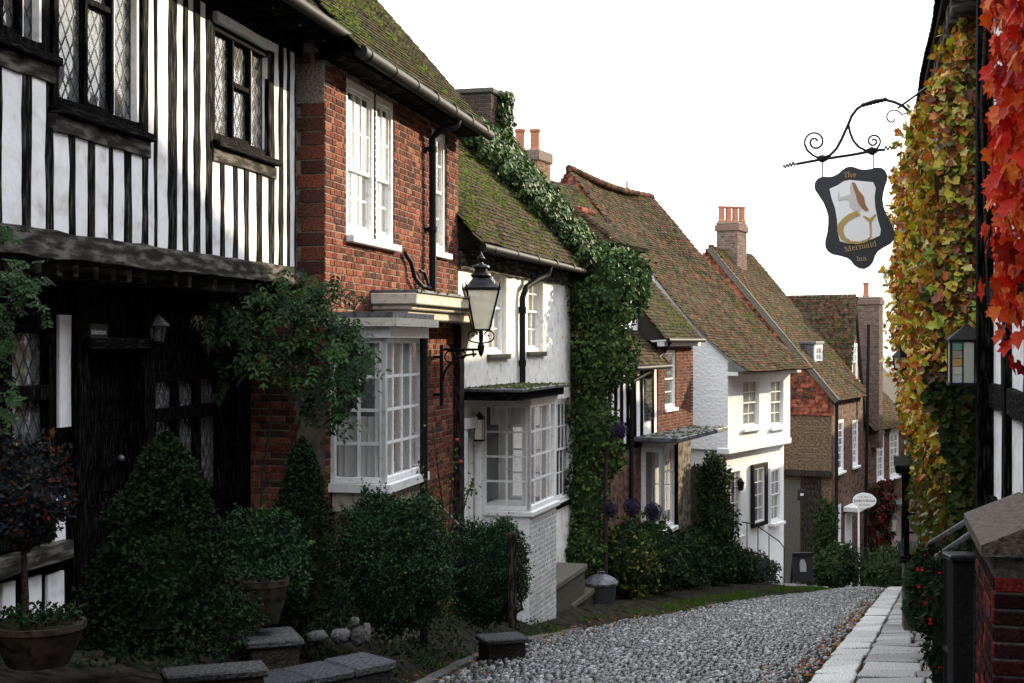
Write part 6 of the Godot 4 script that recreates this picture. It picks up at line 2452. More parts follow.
	# ---- plants at the foot of the far houses
	for b in [["shrub", 755, 572, 37.2, 0.55, 0.42, "grey-green shrub at the foot of the tall white house"], ["shrub", 735, 566, 36.0, 0.55, 0.45, "dark shrub below the shop window of the tall white house"], ["shrub", 703, 556, 34.6, 0.75, 0.8, "large dark shrub filling the corner by the porch"], ["shrub", 680, 562, 32.8, 0.7, 0.7, "low dark shrub in front of the porch"], ["shrub", 714, 485, 35.2, 0.42, 0.75, "dark ivy hanging over the corner of the porch boarding"], ["shrub", 716, 530, 34.9, 0.5, 0.85, "dark ivy growing up below the porch corner"], ["shrub", 650, 558, 29.5, 0.7, 0.75, "leafy shrub below the white bay of the timbered cottage"], ["shrub", 625, 562, 27.8, 0.65, 0.75, "yellow-flecked shrub behind the dustbin"], ["shrub", 825, 572, 42.5, 0.5, 0.5, "low green shrub beside the chalk board"], ["shrub", 842, 565, 43.5, 0.5, 0.65, "dark shrub in front of the hooded far door"], ["climber", 826, 530, 45.6, 0.34, 0.9, "thin climber growing up the corner of the flint side wall"], ["shrub", 880, 574, 46.0, 1.0, 0.8, "dark hedge bush below the red creeper"], ["shrub", 905, 575, 42.0, 0.8, 0.9, "dark bush at the bend beside the right pavement wall"]]:
		var t := thing(b[0], b[6], b[0], Transform3D(Basis(), at(b[1], b[2], b[3])))
		var c1 := MB.new()
		var c2 := MB.new()
		var ra := Vector3(b[4], b[5], b[4])
		var ph: float = b[1] * 3.0
		var pal := SHRUB
		if b[1] == 755:
			pal = [Color(0.05, 0.075, 0.05), Color(0.04, 0.06, 0.04), Color(0.07, 0.09, 0.06)]
		if b[1] == 625:
			pal = SHRUB + [Color(0.16, 0.15, 0.03), Color(0.08, 0.10, 0.02)]
		leafy_body(c1, c2, func(d: Vector3) -> Vector3:
			var k := 1.0 + 0.6 * noise.get_noise_3d(d.x * 60.0 + ph, d.y * 60.0, d.z * 60.0) + 0.3 * noise.get_noise_3d(d.x * 190.0 + ph, d.y * 190.0, d.z * 190.0)
			return d * ra * k, 2600, 0.09, pal, 0.2, 0.2)
		part(t, "foliage", c1, "leaf")
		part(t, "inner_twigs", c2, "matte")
	# ---- church spire far away
	var sp := thing("church_spire", "pale distant church spire behind the sagging tiled roof", "spire", Transform3D(Basis(), at(627, 300, 330.0)))
	mb = MB.new()
	mb.lathe([Vector2(3.2, 0), Vector2(3.2, 14), Vector2(2.6, 15), Vector2(0.15, 28.5), Vector2(0, 28.6)], 8, Vector3.ZERO, Color(0.28, 0.27, 0.25), true)
	part(sp, "spire", mb, "matte")
	mb = MB.new()
	mb.box(-3.6, 3.6, -30, 12, -3.6, 3.6, Color(0.28, 0.27, 0.25))
	part(sp, "tower", mb, "matte")

# ================================================================ unseen houses added behind the camera to close off the low sky
func up_lane() -> void:
	# unseen house added across the bend to keep sun off the far row
	var g := Fr.new(Vector2(23.5, 66.0), Vector2(-8.0, -23.0), -9.5)
	var oh := thing("added_bend_house", "unseen brick house added across the bend to shade the arched window house", "house", g.xf())
	var gl := 24.0
	var gy0 := 1.5 - 1.0 - g.base
	var wm := MB.new()
	wall(wm, 0, gl, -4, gy0, [], 0.0)
	wm.quad(Vector3(gl, -4, 0), Vector3(gl, -4, -7), Vector3(gl, gy0, -7), Vector3(gl, gy0, 0))
	wm.quad(Vector3(0, -4, -7), Vector3(0, -4, 0), Vector3(0, gy0, 0), Vector3(0, gy0, -7))
	wm.tri(Vector3(gl, gy0, 0), Vector3(gl, gy0, -7), Vector3(gl, gy0 + 4.0, -3.5))
	wm.tri(Vector3(0, gy0, -7), Vector3(0, gy0, 0), Vector3(0, gy0 + 4.0, -3.5))
	part(oh, "wall", wm, "farbrick")
	wm = MB.new()
	wm.quad(Vector3(0, gy0, 0.3), Vector3(gl, gy0, 0.3), Vector3(gl, gy0 + 4.1, -3.5), Vector3(0, gy0 + 4.1, -3.5))
	wm.quad(Vector3(0, gy0 + 4.1, -3.5), Vector3(gl, gy0 + 4.1, -3.5), Vector3(gl, gy0, -7.3), Vector3(0, gy0, -7.3))
	part(oh, "roof", wm, "farbrick")
	for b in [[Vector2(-8.6, -16.0), Vector2(0.2057, 1), 20.6, 4.6, "unseen plain rendered house added uphill from the timber house to block low sky", 0.6], [Vector2(7.5, -20.0), Vector2(-1, 0.06), 16.0, 7.0, "unseen brick house added across the top of the lane to block low sky", 1.2]]:
		var f := Fr.new(b[0], b[1], gy(b[0].y) + 0.2)
		if b[2] < 18.0:
			f = Fr.new(Vector2(-8.5, -20.0), Vector2(1, 0.0), gy(-20.0))
			f.d = Vector2(-1, 0)
			f.nn = Vector2(0, 1)
			f.o = Vector2(7.5, -20.0)
		var h := thing("added_upper_house", b[4], "house", f.xf())
		var L: float = b[2]
		var y: float = b[3]
		var mb := MB.new()
		wall(mb, 0, L, -3, y, [], 0.0)
		mb.quad(Vector3(L, -3, 0), Vector3(L, -3, -6), Vector3(L, y, -6), Vector3(L, y, 0))
		mb.quad(Vector3(0, -3, -6), Vector3(0, -3, 0), Vector3(0, y, 0), Vector3(0, y, -6))
		mb.tri(Vector3(L, y, 0), Vector3(L, y, -6), Vector3(L, y + 3.4, -3))
		mb.tri(Vector3(0, y, -6), Vector3(0, y, 0), Vector3(0, y + 3.4, -3))
		part(h, "wall", mb, "farbrick")
		mb = MB.new()
		mb.quad(Vector3(0, y, 0.3), Vector3(L, y, 0.3), Vector3(L, y + 3.5, -3), Vector3(0, y + 3.5, -3))
		mb.quad(Vector3(0, y + 3.5, -3), Vector3(L, y + 3.5, -3), Vector3(L, y, -6.3), Vector3(0, y, -6.3))
		part(h, "roof", mb, "farbrick")

# ================================================================ the inn on the other side, its sign and creepers
func inn() -> void:
	var s := 0.256
	var o := Vector2(0.96 + s * 27.0, 27.0)
	var f := Fr.new(o, Vector2(-s, -1), -4.2)
	var h := thing("inn_building", "dark timbered inn front with tiled eaves under autumn creeper", "house", f.xf())
	var k := sqrt(1 + s * s)
	var L := 36.0 * k
	var ye := 4.5 - f.base
	var uz := func(z: float) -> float: return (27.0 - z) * k
	var mb := MB.new()
	var ua0: float = uz.call(22.9)
	wall(mb, ua0, L, -2.5, ye, [], 0.0)
	mb.quad(Vector3(ua0, -2.5, -8), Vector3(ua0, -2.5, 0), Vector3(ua0, ye, 0), Vector3(ua0, ye, -8))
	mb.quad(Vector3(L, -2.5, 0), Vector3(L, -2.5, -8), Vector3(L, ye, -8), Vector3(L, ye, 0))
	mb.tri(Vector3(ua0, ye, -8), Vector3(ua0, ye, 0), Vector3(ua0, ye + 5.4, -4.2))
	mb.tri(Vector3(L, ye, 0), Vector3(L, ye, -8), Vector3(L, ye + 5.4, -4.2))
	part(h, "front_wall", mb, "plaster")
	mb = MB.new()
	mb.box(uz.call(22.8), uz.call(8.3), -2.4, 1.5 - 2.5 - f.base, 0.0, 0.05)
	part(h, "plinth", mb, "oldwood")
	# posts and rails
	for z in [11.0, 9.6, 8.2, 6.0, 4.0, 2.0, 0.0, -2.0]:
		mb = MB.new()
		var u: float = uz.call(z)
		board(mb, u - 0.11, u + 0.11, -1.0, ye, 0.0, 0.12 if z == 11.0 else 0.05, 0.01)
		part(h, "post", mb, "timber")
	for y in [f.y(990, 500, 0.0) - 0.1, 5.2, ye - 0.2]:
		mb = MB.new()
		board(mb, uz.call(13.0), L, y, y + 0.18, 0.0, 0.04, 0.01)
		part(h, "rail", mb, "timberh")
	# dark doorway recess and windows behind the post
	mb = MB.new()
	mb.box(uz.call(8.1), uz.call(6.2), -0.5, 3.4, 0.0, 0.02)
	part(h, "dark_doorway", mb, "timber")
	# eaves with shaped brackets, gutterless tile edge
	mb = MB.new()
	mb.cbox(ua0 - 0.1, L, ye, ye + 0.05, -0.2, 0.32, 0.01)
	part(h, "eaves_board", mb, "oldwood")
	for i in 20:
		mb = MB.new()
		var u := ua0 + 0.1 + i * 0.62
		mb.cbox(u, u + 0.34, ye - 0.22, ye - 0.004, 0.0, 0.27, 0.02)
		part(h, "eaves_bracket", mb, "beam")
	var e0 := Vector3(ua0 - 0.1, ye + 0.06, 0.36)
	var e1 := Vector3(L, ye + 0.06, 0.36)
	var r0 := Vector3(ua0 - 0.1, ye + 5.6, -4.2)
	var r1 := Vector3(L, ye + 5.6, -4.2)
	mb = MB.new()
	mb.quad(r0, r1, Vector3(L, ye, -8.3), Vector3(ua0 - 0.1, ye, -8.3))
	var roof := part(h, "roof", mb, "underlay")
	tiles(roof, e0, e1, r0, r1, {pal = ROOFRED, sag = 0.03, gauge = 0.14, tw = 0.24, clip = func(a: float, _b: float, _q: Vector3) -> bool: return a < 24.0, deck = true})

	# ---- boundary wall and the next house down, which keep the low sun off the lane
	var gw := thing("garden_wall", "low brick garden wall beyond the creeper-covered inn", "wall", f.xf() * Transform3D(Basis(), Vector3(uz.call(24.2), 0, 0)))
	mb = MB.new()
	mb.cbox(-1.25 * k, 1.2 * k, -2.5, 2.2, -0.4, 0.0, 0.02)
	part(gw, "wall", mb, "farbrick")
	mb = MB.new()
	mb.cbox(-1.25 * k, 1.2 * k, 2.202, 2.3, -0.46, 0.06, 0.02)
	part(gw, "coping", mb, "stone2")
	var rh := thing("opposite_house", "brick house with tiled roof beyond the garden wall of the inn", "house", f.xf() * Transform3D(Basis(), Vector3(uz.call(38.0), 0, 0)))
	var RL := 12.4 * k
	var ry := 1.5 + 1.4 - f.base
	mb = MB.new()
	wall(mb, 0, RL, -5.0, ry, [], 0.0)
	mb.quad(Vector3(RL, -5, 0), Vector3(RL, -5, -7), Vector3(RL, ry, -7), Vector3(RL, ry, 0))
	mb.quad(Vector3(0, -5, -7), Vector3(0, -5, 0), Vector3(0, ry, 0), Vector3(0, ry, -7))
	mb.tri(Vector3(RL, ry, 0), Vector3(RL, ry, -7), Vector3(RL, ry + 4.2, -3.5))
	mb.tri(Vector3(0, ry, -7), Vector3(0, ry, 0), Vector3(0, ry + 4.2, -3.5))
	part(rh, "wall", mb, "farbrick")
	mb = MB.new()
	mb.quad(Vector3(0, ry + 4.3, -3.5), Vector3(RL, ry + 4.3, -3.5), Vector3(RL, ry, -7.3), Vector3(0, ry, -7.3))
	var rr := part(rh, "roof", mb, "underlay")
	tiles(rr, Vector3(0, ry + 0.05, 0.3), Vector3(RL, ry + 0.05, 0.3), Vector3(0, ry + 4.3, -3.5), Vector3(RL, ry + 4.3, -3.5), {pal = ROOFRED, gauge = 0.16, tw = 0.3, sag = 0.02})

	# ---- projecting black bay by the pavement
	var by := hub(h, "bay_window")
	var q0: Vector3 = f.p(914, 556, 0.62)
	var bu: float = uz.call(20.0)
	var p := 0.46
	var b0 := f.y(925, 557, 0.4)
	var b1 := f.y(925, 474, 0.4)
	b0 = 1.5 - (557 - 341.5) / 1400.0 * 20.0 - f.base
	b1 = 1.5 - (474 - 341.5) / 1400.0 * 20.0 - f.base
	window(by, Transform3D(Basis(Vector3(0, 0, -1), Vector3.UP, Vector3(1, 0, 0)), Vector3(bu, b0, p)), p, b1 - b0, 2, 4, {frame = 0.06, munt = 0.03, mat = "timber"})
	window(by, Transform3D(Basis(), Vector3(bu - 1.5, b0, p)), 1.5, b1 - b0, 4, 4, {frame = 0.06, munt = 0.03, mat = "timber"})
	mb = MB.new()
	mb.cbox(bu - 1.6, bu + 0.08, b1, b1 + 0.12, 0.0, p + 0.12, 0.012)
	part(by, "cornice", mb, "timberh")
	mb = MB.new()
	mb.cbox(bu - 1.56, bu + 0.05, b0 - 0.1, b0 - 0.002, 0.0, p + 0.06, 0.012)
	part(by, "sill", mb, "timberh")
	mb = MB.new()
	mb.box(bu - 1.5, bu, -1.0, b0 - 0.1, 0.0, p)
	part(by, "base", mb, "stone2")
	mb = MB.new()
	mb.box(bu - 1.45, bu - 0.3, b0, b1, 0.05, p - 0.25, Color(0.32, 0.36, 0.44))
	part(by, "pane_backing", mb, "plain")  # blue-grey box set behind the panes

	# ---- creeper on the inn front: yellow, orange and green, with shade painted as darker green low down
	var iv := thing("autumn_creeper", "thick yellow, orange and green autumn creeper covering the inn front", "creeper", f.xf() * Transform3D(Basis(), Vector3(uz.call(15.0), -0.5, 0.3)))
	var inv := iv.transform.affine_inverse() * f.xf()
	var warm := [Color(0.62, 0.52, 0.07), Color(0.62, 0.38, 0.06), Color(0.44, 0.15, 0.04), Color(0.38, 0.42, 0.05), Color(0.24, 0.31, 0.04), Color(0.56, 0.18, 0.06), Color(0.24, 0.07, 0.04), Color(0.68, 0.60, 0.22), Color(0.10, 0.11, 0.03)]
	var green := [Color(0.06, 0.09, 0.02), Color(0.09, 0.11, 0.025), Color(0.13, 0.13, 0.03), Color(0.05, 0.06, 0.02), Color(0.12, 0.06, 0.02)]  # darker palette that paints shade into the lower creeper
	var lv := MB.new()
	var u0: float = uz.call(21.6)
	var u1: float = uz.call(12.2)
	var thick := func(u: float, y: float) -> float:
		var yy := y + f.base - 1.5
		var t := 0.34 + 0.42 * noise.get_noise_2d(u * 40.0, y * 40.0) + 0.2 * noise.get_noise_2d(u * 130.0, y * 130.0)
		if yy > 1.9:
			t *= clampf((3.0 - yy) / 1.1, 0.25, 1.0)
		if yy < -0.2:
			t *= clampf(1.0 + (yy + 0.2) * 0.35, 0.55, 1.0)
		return t
	var ylow := 1.5 - 0.156 * 15.0 - f.base
	leafy_sheet(lv, func(a: float, b: float) -> Array:
		var u := lerpf(u0, u1, a)
		var y := lerpf(ylow + 0.95 + 0.5 * noise.get_noise_1d(u * 90.0), ye + 0.1, b)
		return [inv * Vector3(u, y, thick.call(u, y) - 0.05), inv.basis * Vector3(-0.3, 0.1, 1).normalized()], 21000, 0.078, warm, 0.2, 0.9, 0.5)
	leafy_sheet(lv, func(a: float, b: float) -> Array:
		var u := lerpf(u0, u1, a)
		var y := lerpf(ylow, ylow + 1.3, b)
		return [inv * Vector3(u, y, thick.call(u, y) - 0.05), inv.basis * Vector3(-0.3, 0.1, 1).normalized()], 5000, 0.078, green, 0.2, 0.9, 0.5)
	part(iv, "foliage", lv, "leafwarm")
	# the end that faces up the lane: turned leaves above, shade painted as dark green below
	var mixed := MB.new()
	var endf := func(y0: float, y1: float) -> Callable:
		return func(a: float, b: float) -> Array:
			var y := lerpf(y0, y1, b)
			var w: float = a * (thick.call(u1, y) + 0.05)
			return [inv * Vector3(u1 + 0.08 * noise.get_noise_2d(w * 200.0, y * 100.0) + 0.05, y, w), inv.basis * Vector3(1, 0.1, 0.2).normalized()]
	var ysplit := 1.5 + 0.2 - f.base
	leafy_sheet(mixed, endf.call(ysplit - 0.5, ye + 0.1), 3400, 0.085, warm + [Color(0.06, 0.08, 0.02), Color(0.09, 0.045, 0.02), Color(0.14, 0.05, 0.02)], 0.2, 0.95, 0.6)
	part(iv, "mixed_foliage", mixed, "leafwarm")
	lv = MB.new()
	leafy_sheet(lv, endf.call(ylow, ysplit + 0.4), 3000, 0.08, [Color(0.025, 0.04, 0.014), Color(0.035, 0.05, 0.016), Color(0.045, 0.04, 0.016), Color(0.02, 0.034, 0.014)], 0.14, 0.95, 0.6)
	part(iv, "painted_shade_foliage", lv, "leafdark")
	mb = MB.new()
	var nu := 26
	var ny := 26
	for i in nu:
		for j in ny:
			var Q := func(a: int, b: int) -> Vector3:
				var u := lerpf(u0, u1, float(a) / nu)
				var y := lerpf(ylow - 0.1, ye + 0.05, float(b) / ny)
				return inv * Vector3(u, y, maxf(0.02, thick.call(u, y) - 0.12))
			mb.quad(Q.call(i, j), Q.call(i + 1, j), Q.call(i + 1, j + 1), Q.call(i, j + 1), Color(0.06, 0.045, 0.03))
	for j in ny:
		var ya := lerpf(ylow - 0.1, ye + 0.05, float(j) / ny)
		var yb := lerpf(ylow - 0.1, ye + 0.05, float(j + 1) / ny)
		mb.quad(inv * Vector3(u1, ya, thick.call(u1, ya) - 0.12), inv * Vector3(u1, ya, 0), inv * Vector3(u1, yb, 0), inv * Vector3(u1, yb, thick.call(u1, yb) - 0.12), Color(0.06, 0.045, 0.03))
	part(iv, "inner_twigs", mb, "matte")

	# ---- red creeper close by, each large leaf a part
	var rc := thing("scarlet_creeper", "scarlet creeper with large glossy leaves hanging from the added inn jetty", "creeper", Transform3D(Basis(), at(1015, 150, 6.2)))
	var ri := rc.transform.affine_inverse()
	var leaves := []
	var reds := [Color(0.50, 0.025, 0.012), Color(0.42, 0.04, 0.012), Color(0.55, 0.10, 0.02), Color(0.30, 0.014, 0.012), Color(0.60, 0.17, 0.03), Color(0.20, 0.02, 0.016), Color(0.50, 0.06, 0.015), Color(0.52, 0.03, 0.015)]
	for c in reds:
		for v in 2:
			var lm := MB.new()
			var out := [Vector2(0, 0), Vector2(0.22, -0.10), Vector2(0.50, 0.10), Vector2(0.33, 0.28), Vector2(0.52, 0.55), Vector2(0.22, 0.62), Vector2(0.0, 1.0), Vector2(-0.24, 0.60), Vector2(-0.50, 0.56), Vector2(-0.32, 0.26), Vector2(-0.48, 0.06), Vector2(-0.2, -0.1)]
			var mid := Vector3(0, 0.38, -0.06)
			for i in out.size():
				var a: Vector2 = out[i]
				var b: Vector2 = out[(i + 1) % out.size()]
				var z3 := func(q: Vector2) -> float: return 0.12 * absf(q.x) + 0.10 * (q.y - 0.4) * (q.y - 0.4) * (-1.0 if v else 0.6)
				lm.tri(mid, Vector3(a.x, a.y, z3.call(a)), Vector3(b.x, b.y, z3.call(b)), c)
			leaves.append(lm)
	var lmesh := []
	for l in leaves:
		lmesh.append(l.mesh())
	var own := 0
	var rest := MB.new()
	var fi := f.xf().affine_inverse()
	var tries := 0
	while tries < 3800:
		tries += 1
		var z := rng.randf_range(4.4, 8.6)
		var yy := rng.randf_range(-0.35, 2.4)
		var u: float = uz.call(z)
		var lowend := 0.15 + 0.5 * noise.get_noise_1d(z * 130.0) + maxf(0.0, (z - 6.6) * 0.55)
		if yy < lowend:
			continue
		if z > 6.4 and noise.get_noise_2d(z * 60.0, yy * 60.0) < -0.1:
			continue
		var wv := 0.955 - 0.093 * z + 0.09 * noise.get_noise_2d(z * 80.0, yy * 80.0) - rng.randf() * 0.16
		var q := ri * f.xf() * Vector3(u, yy + 1.5 - f.base, wv)
		var nm := (f.xf().basis * Vector3(rng.randf_range(-0.2, 0.9), 0.35, 0.9) + rdir() * 0.5).normalized()
		var tip := (Vector3(0, -1, 0) + rdir() * 0.55).normalized()
		var nn := (nm - tip * nm.dot(tip)).normalized()
		var sc := rng.randf_range(0.05, 0.088)
		var t := Transform3D(Basis(tip.cross(nn) * sc, tip * sc, nn * sc), q)
		var v := rng.randi() % lmesh.size()
		var wp := rc.transform * q
		var inside := wp.x / -wp.z * F + CX < 1030.0
		if inside and own < 300 and sc > 0.06:
			own += 1
			part_mesh(rc, "leaf", lmesh[v], "leafred", t)
		else:
			rest.append(leaves[v], t)
	if rest.v.size():
		stuff(part(rc, "foliage", rest, "leafred"))
	mb = MB.new()
	for i in 5:
		var z := 4.8 + i * 0.8
		var p0 := ri * f.xf() * Vector3(uz.call(z), 2.6 + 1.5 - f.base, 0.25)
		var p1 := ri * f.xf() * Vector3(uz.call(z - 0.3), 0.2 + 1.5 - f.base, 0.3)
		mb.tube([p0, p0.lerp(p1, 0.5) + rdir() * 0.08, p1], [0.014, 0.01, 0.005], 5)
	part(rc, "stem", mb, "bark")
	# backing of brown twigs so that the wall does not shine through
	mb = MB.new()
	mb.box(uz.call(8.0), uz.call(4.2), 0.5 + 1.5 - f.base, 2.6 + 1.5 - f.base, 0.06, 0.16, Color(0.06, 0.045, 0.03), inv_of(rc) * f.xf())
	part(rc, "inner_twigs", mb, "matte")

	# jettied storey added to block sky from the creeper end; scarlet creeper hangs from it
	var jh := hub(h, "added_jettied_storey")
	mb = MB.new()
	mb.box(uz.call(7.6), L - 0.1, 0.35 + 1.5 - f.base, ye - 0.3, 0.0, 0.26)
	part(jh, "added_jetty_wall", mb, "plaster")
	mb = MB.new()
	mb.cbox(uz.call(7.65), L - 0.1, 0.18 + 1.5 - f.base, 0.348 + 1.5 - f.base, 0.0, 0.30, 0.02)
	part(jh, "jetty_beam", mb, "timberh")
	inn_sign(f)
	inn_front(f, uz)

func inv_of(n: Node3D) -> Transform3D:
	return n.transform.affine_inverse()

# point on the sign's plane (square to the inn front) for a pixel
func sgn(px: float, py: float, off := 0.0) -> Vector3:
	var r := (px - CX) / F
	var z := (16.13 - off) / (1.0 + 0.256 * r)
	return at(px, py, z)

func inn_sign(f: Fr) -> void:
	var org := sgn(853, 217)
	var bx := (sgn(900, 217) - sgn(800, 217)).normalized()
	var T := Transform3D(Basis(bx, Vector3.UP, bx.cross(Vector3.UP)), org)
	var inv := T.affine_inverse()
	var t := thing("inn_sign", "dark hanging inn board with a gold fish-tailed figure on a white field", "sign", T)
	var zoomed := func(list: Array) -> PackedVector2Array:
		var r := PackedVector2Array()
		for q in list:
			var w: Vector3 = inv * sgn(800.0 + q[0] / 5.2545, 150.0 + q[1] / 5.2545)
			r.append(Vector2(w.x, w.y))
		return r
	var outer: PackedVector2Array = zoomed.call([[75, 190], [80, 168], [94, 150], [120, 140], [150, 142], [175, 138], [200, 125], [222, 106], [240, 93], [262, 87], [285, 90], [310, 100], [340, 104], [370, 100], [400, 92], [428, 94], [448, 108], [460, 135], [458, 160], [447, 190], [438, 225], [434, 260], [440, 300], [455, 340], [475, 380], [492, 412], [499, 440], [494, 470], [475, 493], [440, 512], [410, 532], [395, 555], [385, 588], [365, 612], [338, 626], [310, 622], [285, 606], [268, 583], [250, 568], [215, 558], [170, 548], [145, 532], [133, 510], [132, 480], [143, 435], [148, 390], [148, 350], [140, 318], [122, 275], [98, 238], [80, 212]])
	var inner: PackedVector2Array = zoomed.call([[155, 205], [200, 185], [230, 165], [260, 158], [330, 165], [385, 170], [398, 200], [392, 250], [395, 300], [410, 370], [425, 420], [420, 450], [380, 468], [340, 482], [300, 495], [250, 492], [210, 480], [198, 430], [195, 370], [185, 310], [165, 250]])
	var mb := MB.new()
	mb.prism(outer, -0.025, 0.015, Color(0.035, 0.038, 0.04))
	part(t, "board", mb, "plain")
	mb = MB.new()
	mb.prism(inner, 0.015, 0.018, Color(0.80, 0.80, 0.80))
	part(t, "white_field", mb, "plain")
	var pcs := [
		[[[195, 425], [200, 390], [225, 360], [255, 338], [290, 322], [310, 330], [318, 345], [290, 355], [255, 375], [232, 400], [228, 430], [240, 460], [270, 478], [310, 482], [350, 470], [368, 455], [365, 400], [362, 378], [330, 350], [335, 345], [368, 360], [398, 335], [402, 345], [376, 378], [376, 460], [350, 484], [300, 496], [250, 490], [215, 470]], Color(0.42, 0.30, 0.10), "gold_tail"],
		[[[268, 170], [285, 185], [300, 240], [318, 300], [315, 325], [290, 322], [262, 300], [258, 268], [240, 258], [205, 268], [198, 262], [200, 230], [206, 215], [210, 250], [245, 240], [265, 232], [262, 200]], Color(0.55, 0.54, 0.52), "pale_figure"],
		[[[272, 168], [290, 175], [310, 215], [335, 245], [345, 290], [362, 318], [345, 322], [325, 308], [305, 280], [292, 235], [280, 200]], Color(0.30, 0.15, 0.07), "brown_hair"]]
	var lift := 0.018
	for pc in pcs:
		mb = MB.new()
		var poly: PackedVector2Array = zoomed.call(pc[0])
		mb.prism(poly, lift, lift + 0.004, pc[1])
		lift += 0.001
		part(t, pc[2], mb, "plain")
	var fo := SystemFont.new()
	fo.font_names = PackedStringArray(["Droid Serif"])
	for l in [["The", 262, 132, 22, 0.0], ["Mermaid", 318, 508, 23, 0.2], ["Inn", 325, 572, 20, 0.08]]:
		var tm := TextMesh.new()
		tm.font = fo
		tm.text = l[0]
		tm.font_size = l[3]
		tm.pixel_size = 0.0034
		tm.depth = 0.006
		var w: Vector3 = inv * sgn(800.0 + l[1] / 5.2545, 150.0 + l[2] / 5.2545)
		part_mesh(t, "lettering", tm, "gold", Transform3D(Basis(Vector3.BACK, l[4]), Vector3(w.x, w.y, 0.02)))
	# wrought iron bracket
	var b := thing("sign_bracket", "wrought iron scroll bracket carrying the inn board", "bracket", Transform3D(Basis(), sgn(930, 150)))
	var bi := b.transform.affine_inverse()
	var z2 := func(list: Array) -> Array:        # points of the zoom of (780, 90), 6.206 times
		var r := []
		for q in list:
			r.append(bi * sgn(780.0 + q[0] / 6.206, 90.0 + q[1] / 6.206, 0.03))
		return r
	var spiral := func(cx: float, cy: float, r0: float, r1: float, a0: float, a1: float) -> Array:
		var r := []
		for i in 26:
			var a := lerpf(a0, a1, i / 25.0)
			var rr := lerpf(r0, r1, i / 25.0)
			r.append([cx + cos(a) * rr, cy + sin(a) * rr])
		return z2.call(r)
	mb = MB.new()
	mb.tube(z2.call([[100, 460], [260, 430], [430, 405], [570, 380], [640, 370]]), 0.016, 8)
	part(b, "bar", mb, "iron")
	mb = MB.new()
	mb.tube(z2.call([[260, 425], [310, 405], [350, 365], [380, 310], [405, 255], [425, 210], [445, 160], [480, 115], [530, 85], [590, 65], [650, 60], [710, 75], [765, 100], [820, 150], [855, 205], [880, 280], [900, 370], [925, 465]]), 0.016, 8)
	part(b, "arch", mb, "iron")
	mb = MB.new()
	mb.tube(z2.call([[425, 215], [435, 265], [455, 315], [490, 355], [530, 375], [570, 380]]), 0.014, 7)
	mb.tube(z2.call([[245, 425], [205, 405], [170, 375], [152, 335]]), 0.013, 7)
	mb.tube(spiral.call(218, 322, 66, 14, PI * 0.94, PI * 3.9), 0.012, 6)
	mb.tube(z2.call([[580, 378], [605, 360], [620, 335]]), 0.012, 7)
	mb.tube(spiral.call(580, 318, 44, 8, 0.35, -PI * 2.9), 0.011, 6)
	mb.tube(spiral.call(700, 175, 60, 12, -0.35, -PI * 1.9), 0.009, 6)
	mb.tube(z2.call([[757, 152], [790, 140], [815, 150]]), 0.009, 6)
	part(b, "scroll", mb, "iron")
	mb = MB.new()
	for c in [[640, 365, 735, 352], [95, 455, 20, 478]]:
		var pts := []
		for i in 30:
			var q := i / 29.0
			pts.append([lerpf(c[0], c[2], q), lerpf(c[1], c[3], q) + sin(q * TAU * 4.0) * 14.0 * (1.0 - 0.3 * q)])
		mb.tube(z2.call(pts), 0.009, 6)
	for i in 7:
		var c: Vector3 = z2.call([[520 + i * 22, 92 - i * 5.5]])[0]
		mb.lathe([Vector2(0, -0.03), Vector2(0.028, -0.01), Vector2(0.03, 0.01), Vector2(0, 0.03)], 6, c)
	for q in [[262, 425], [570, 378]]:
		var c: Vector3 = z2.call([q])[0]
		mb.lathe([Vector2(0, -0.05), Vector2(0.06, -0.02), Vector2(0.06, 0.02), Vector2(0, 0.05)], 6, c)
	part(b, "ornament", mb, "iron")
	mb = MB.new()
	mb.tube([bi * sgn(780 + 265 / 6.206, 90 + 440 / 6.206), bi * sgn(780 + 265 / 6.206, 90 + 545 / 6.206)], 0.008, 5)
	mb.tube([bi * sgn(780 + 582 / 6.206, 90 + 385 / 6.206), bi * sgn(780 + 582 / 6.206, 90 + 490 / 6.206)], 0.008, 5)
	part(b, "hanger", mb, "iron")
	mb = MB.new()
	mb.tube([bi * sgn(898, 108), bi * (f.xf() * Vector3(f.u(945, 0.2), 4.5 - f.base - 0.3, 0.2))], 0.012, 6)
	mb.tube([bi * sgn(900, 107), bi * sgn(938, 78)], 0.010, 6)
	part(b, "stay", mb, "iron")

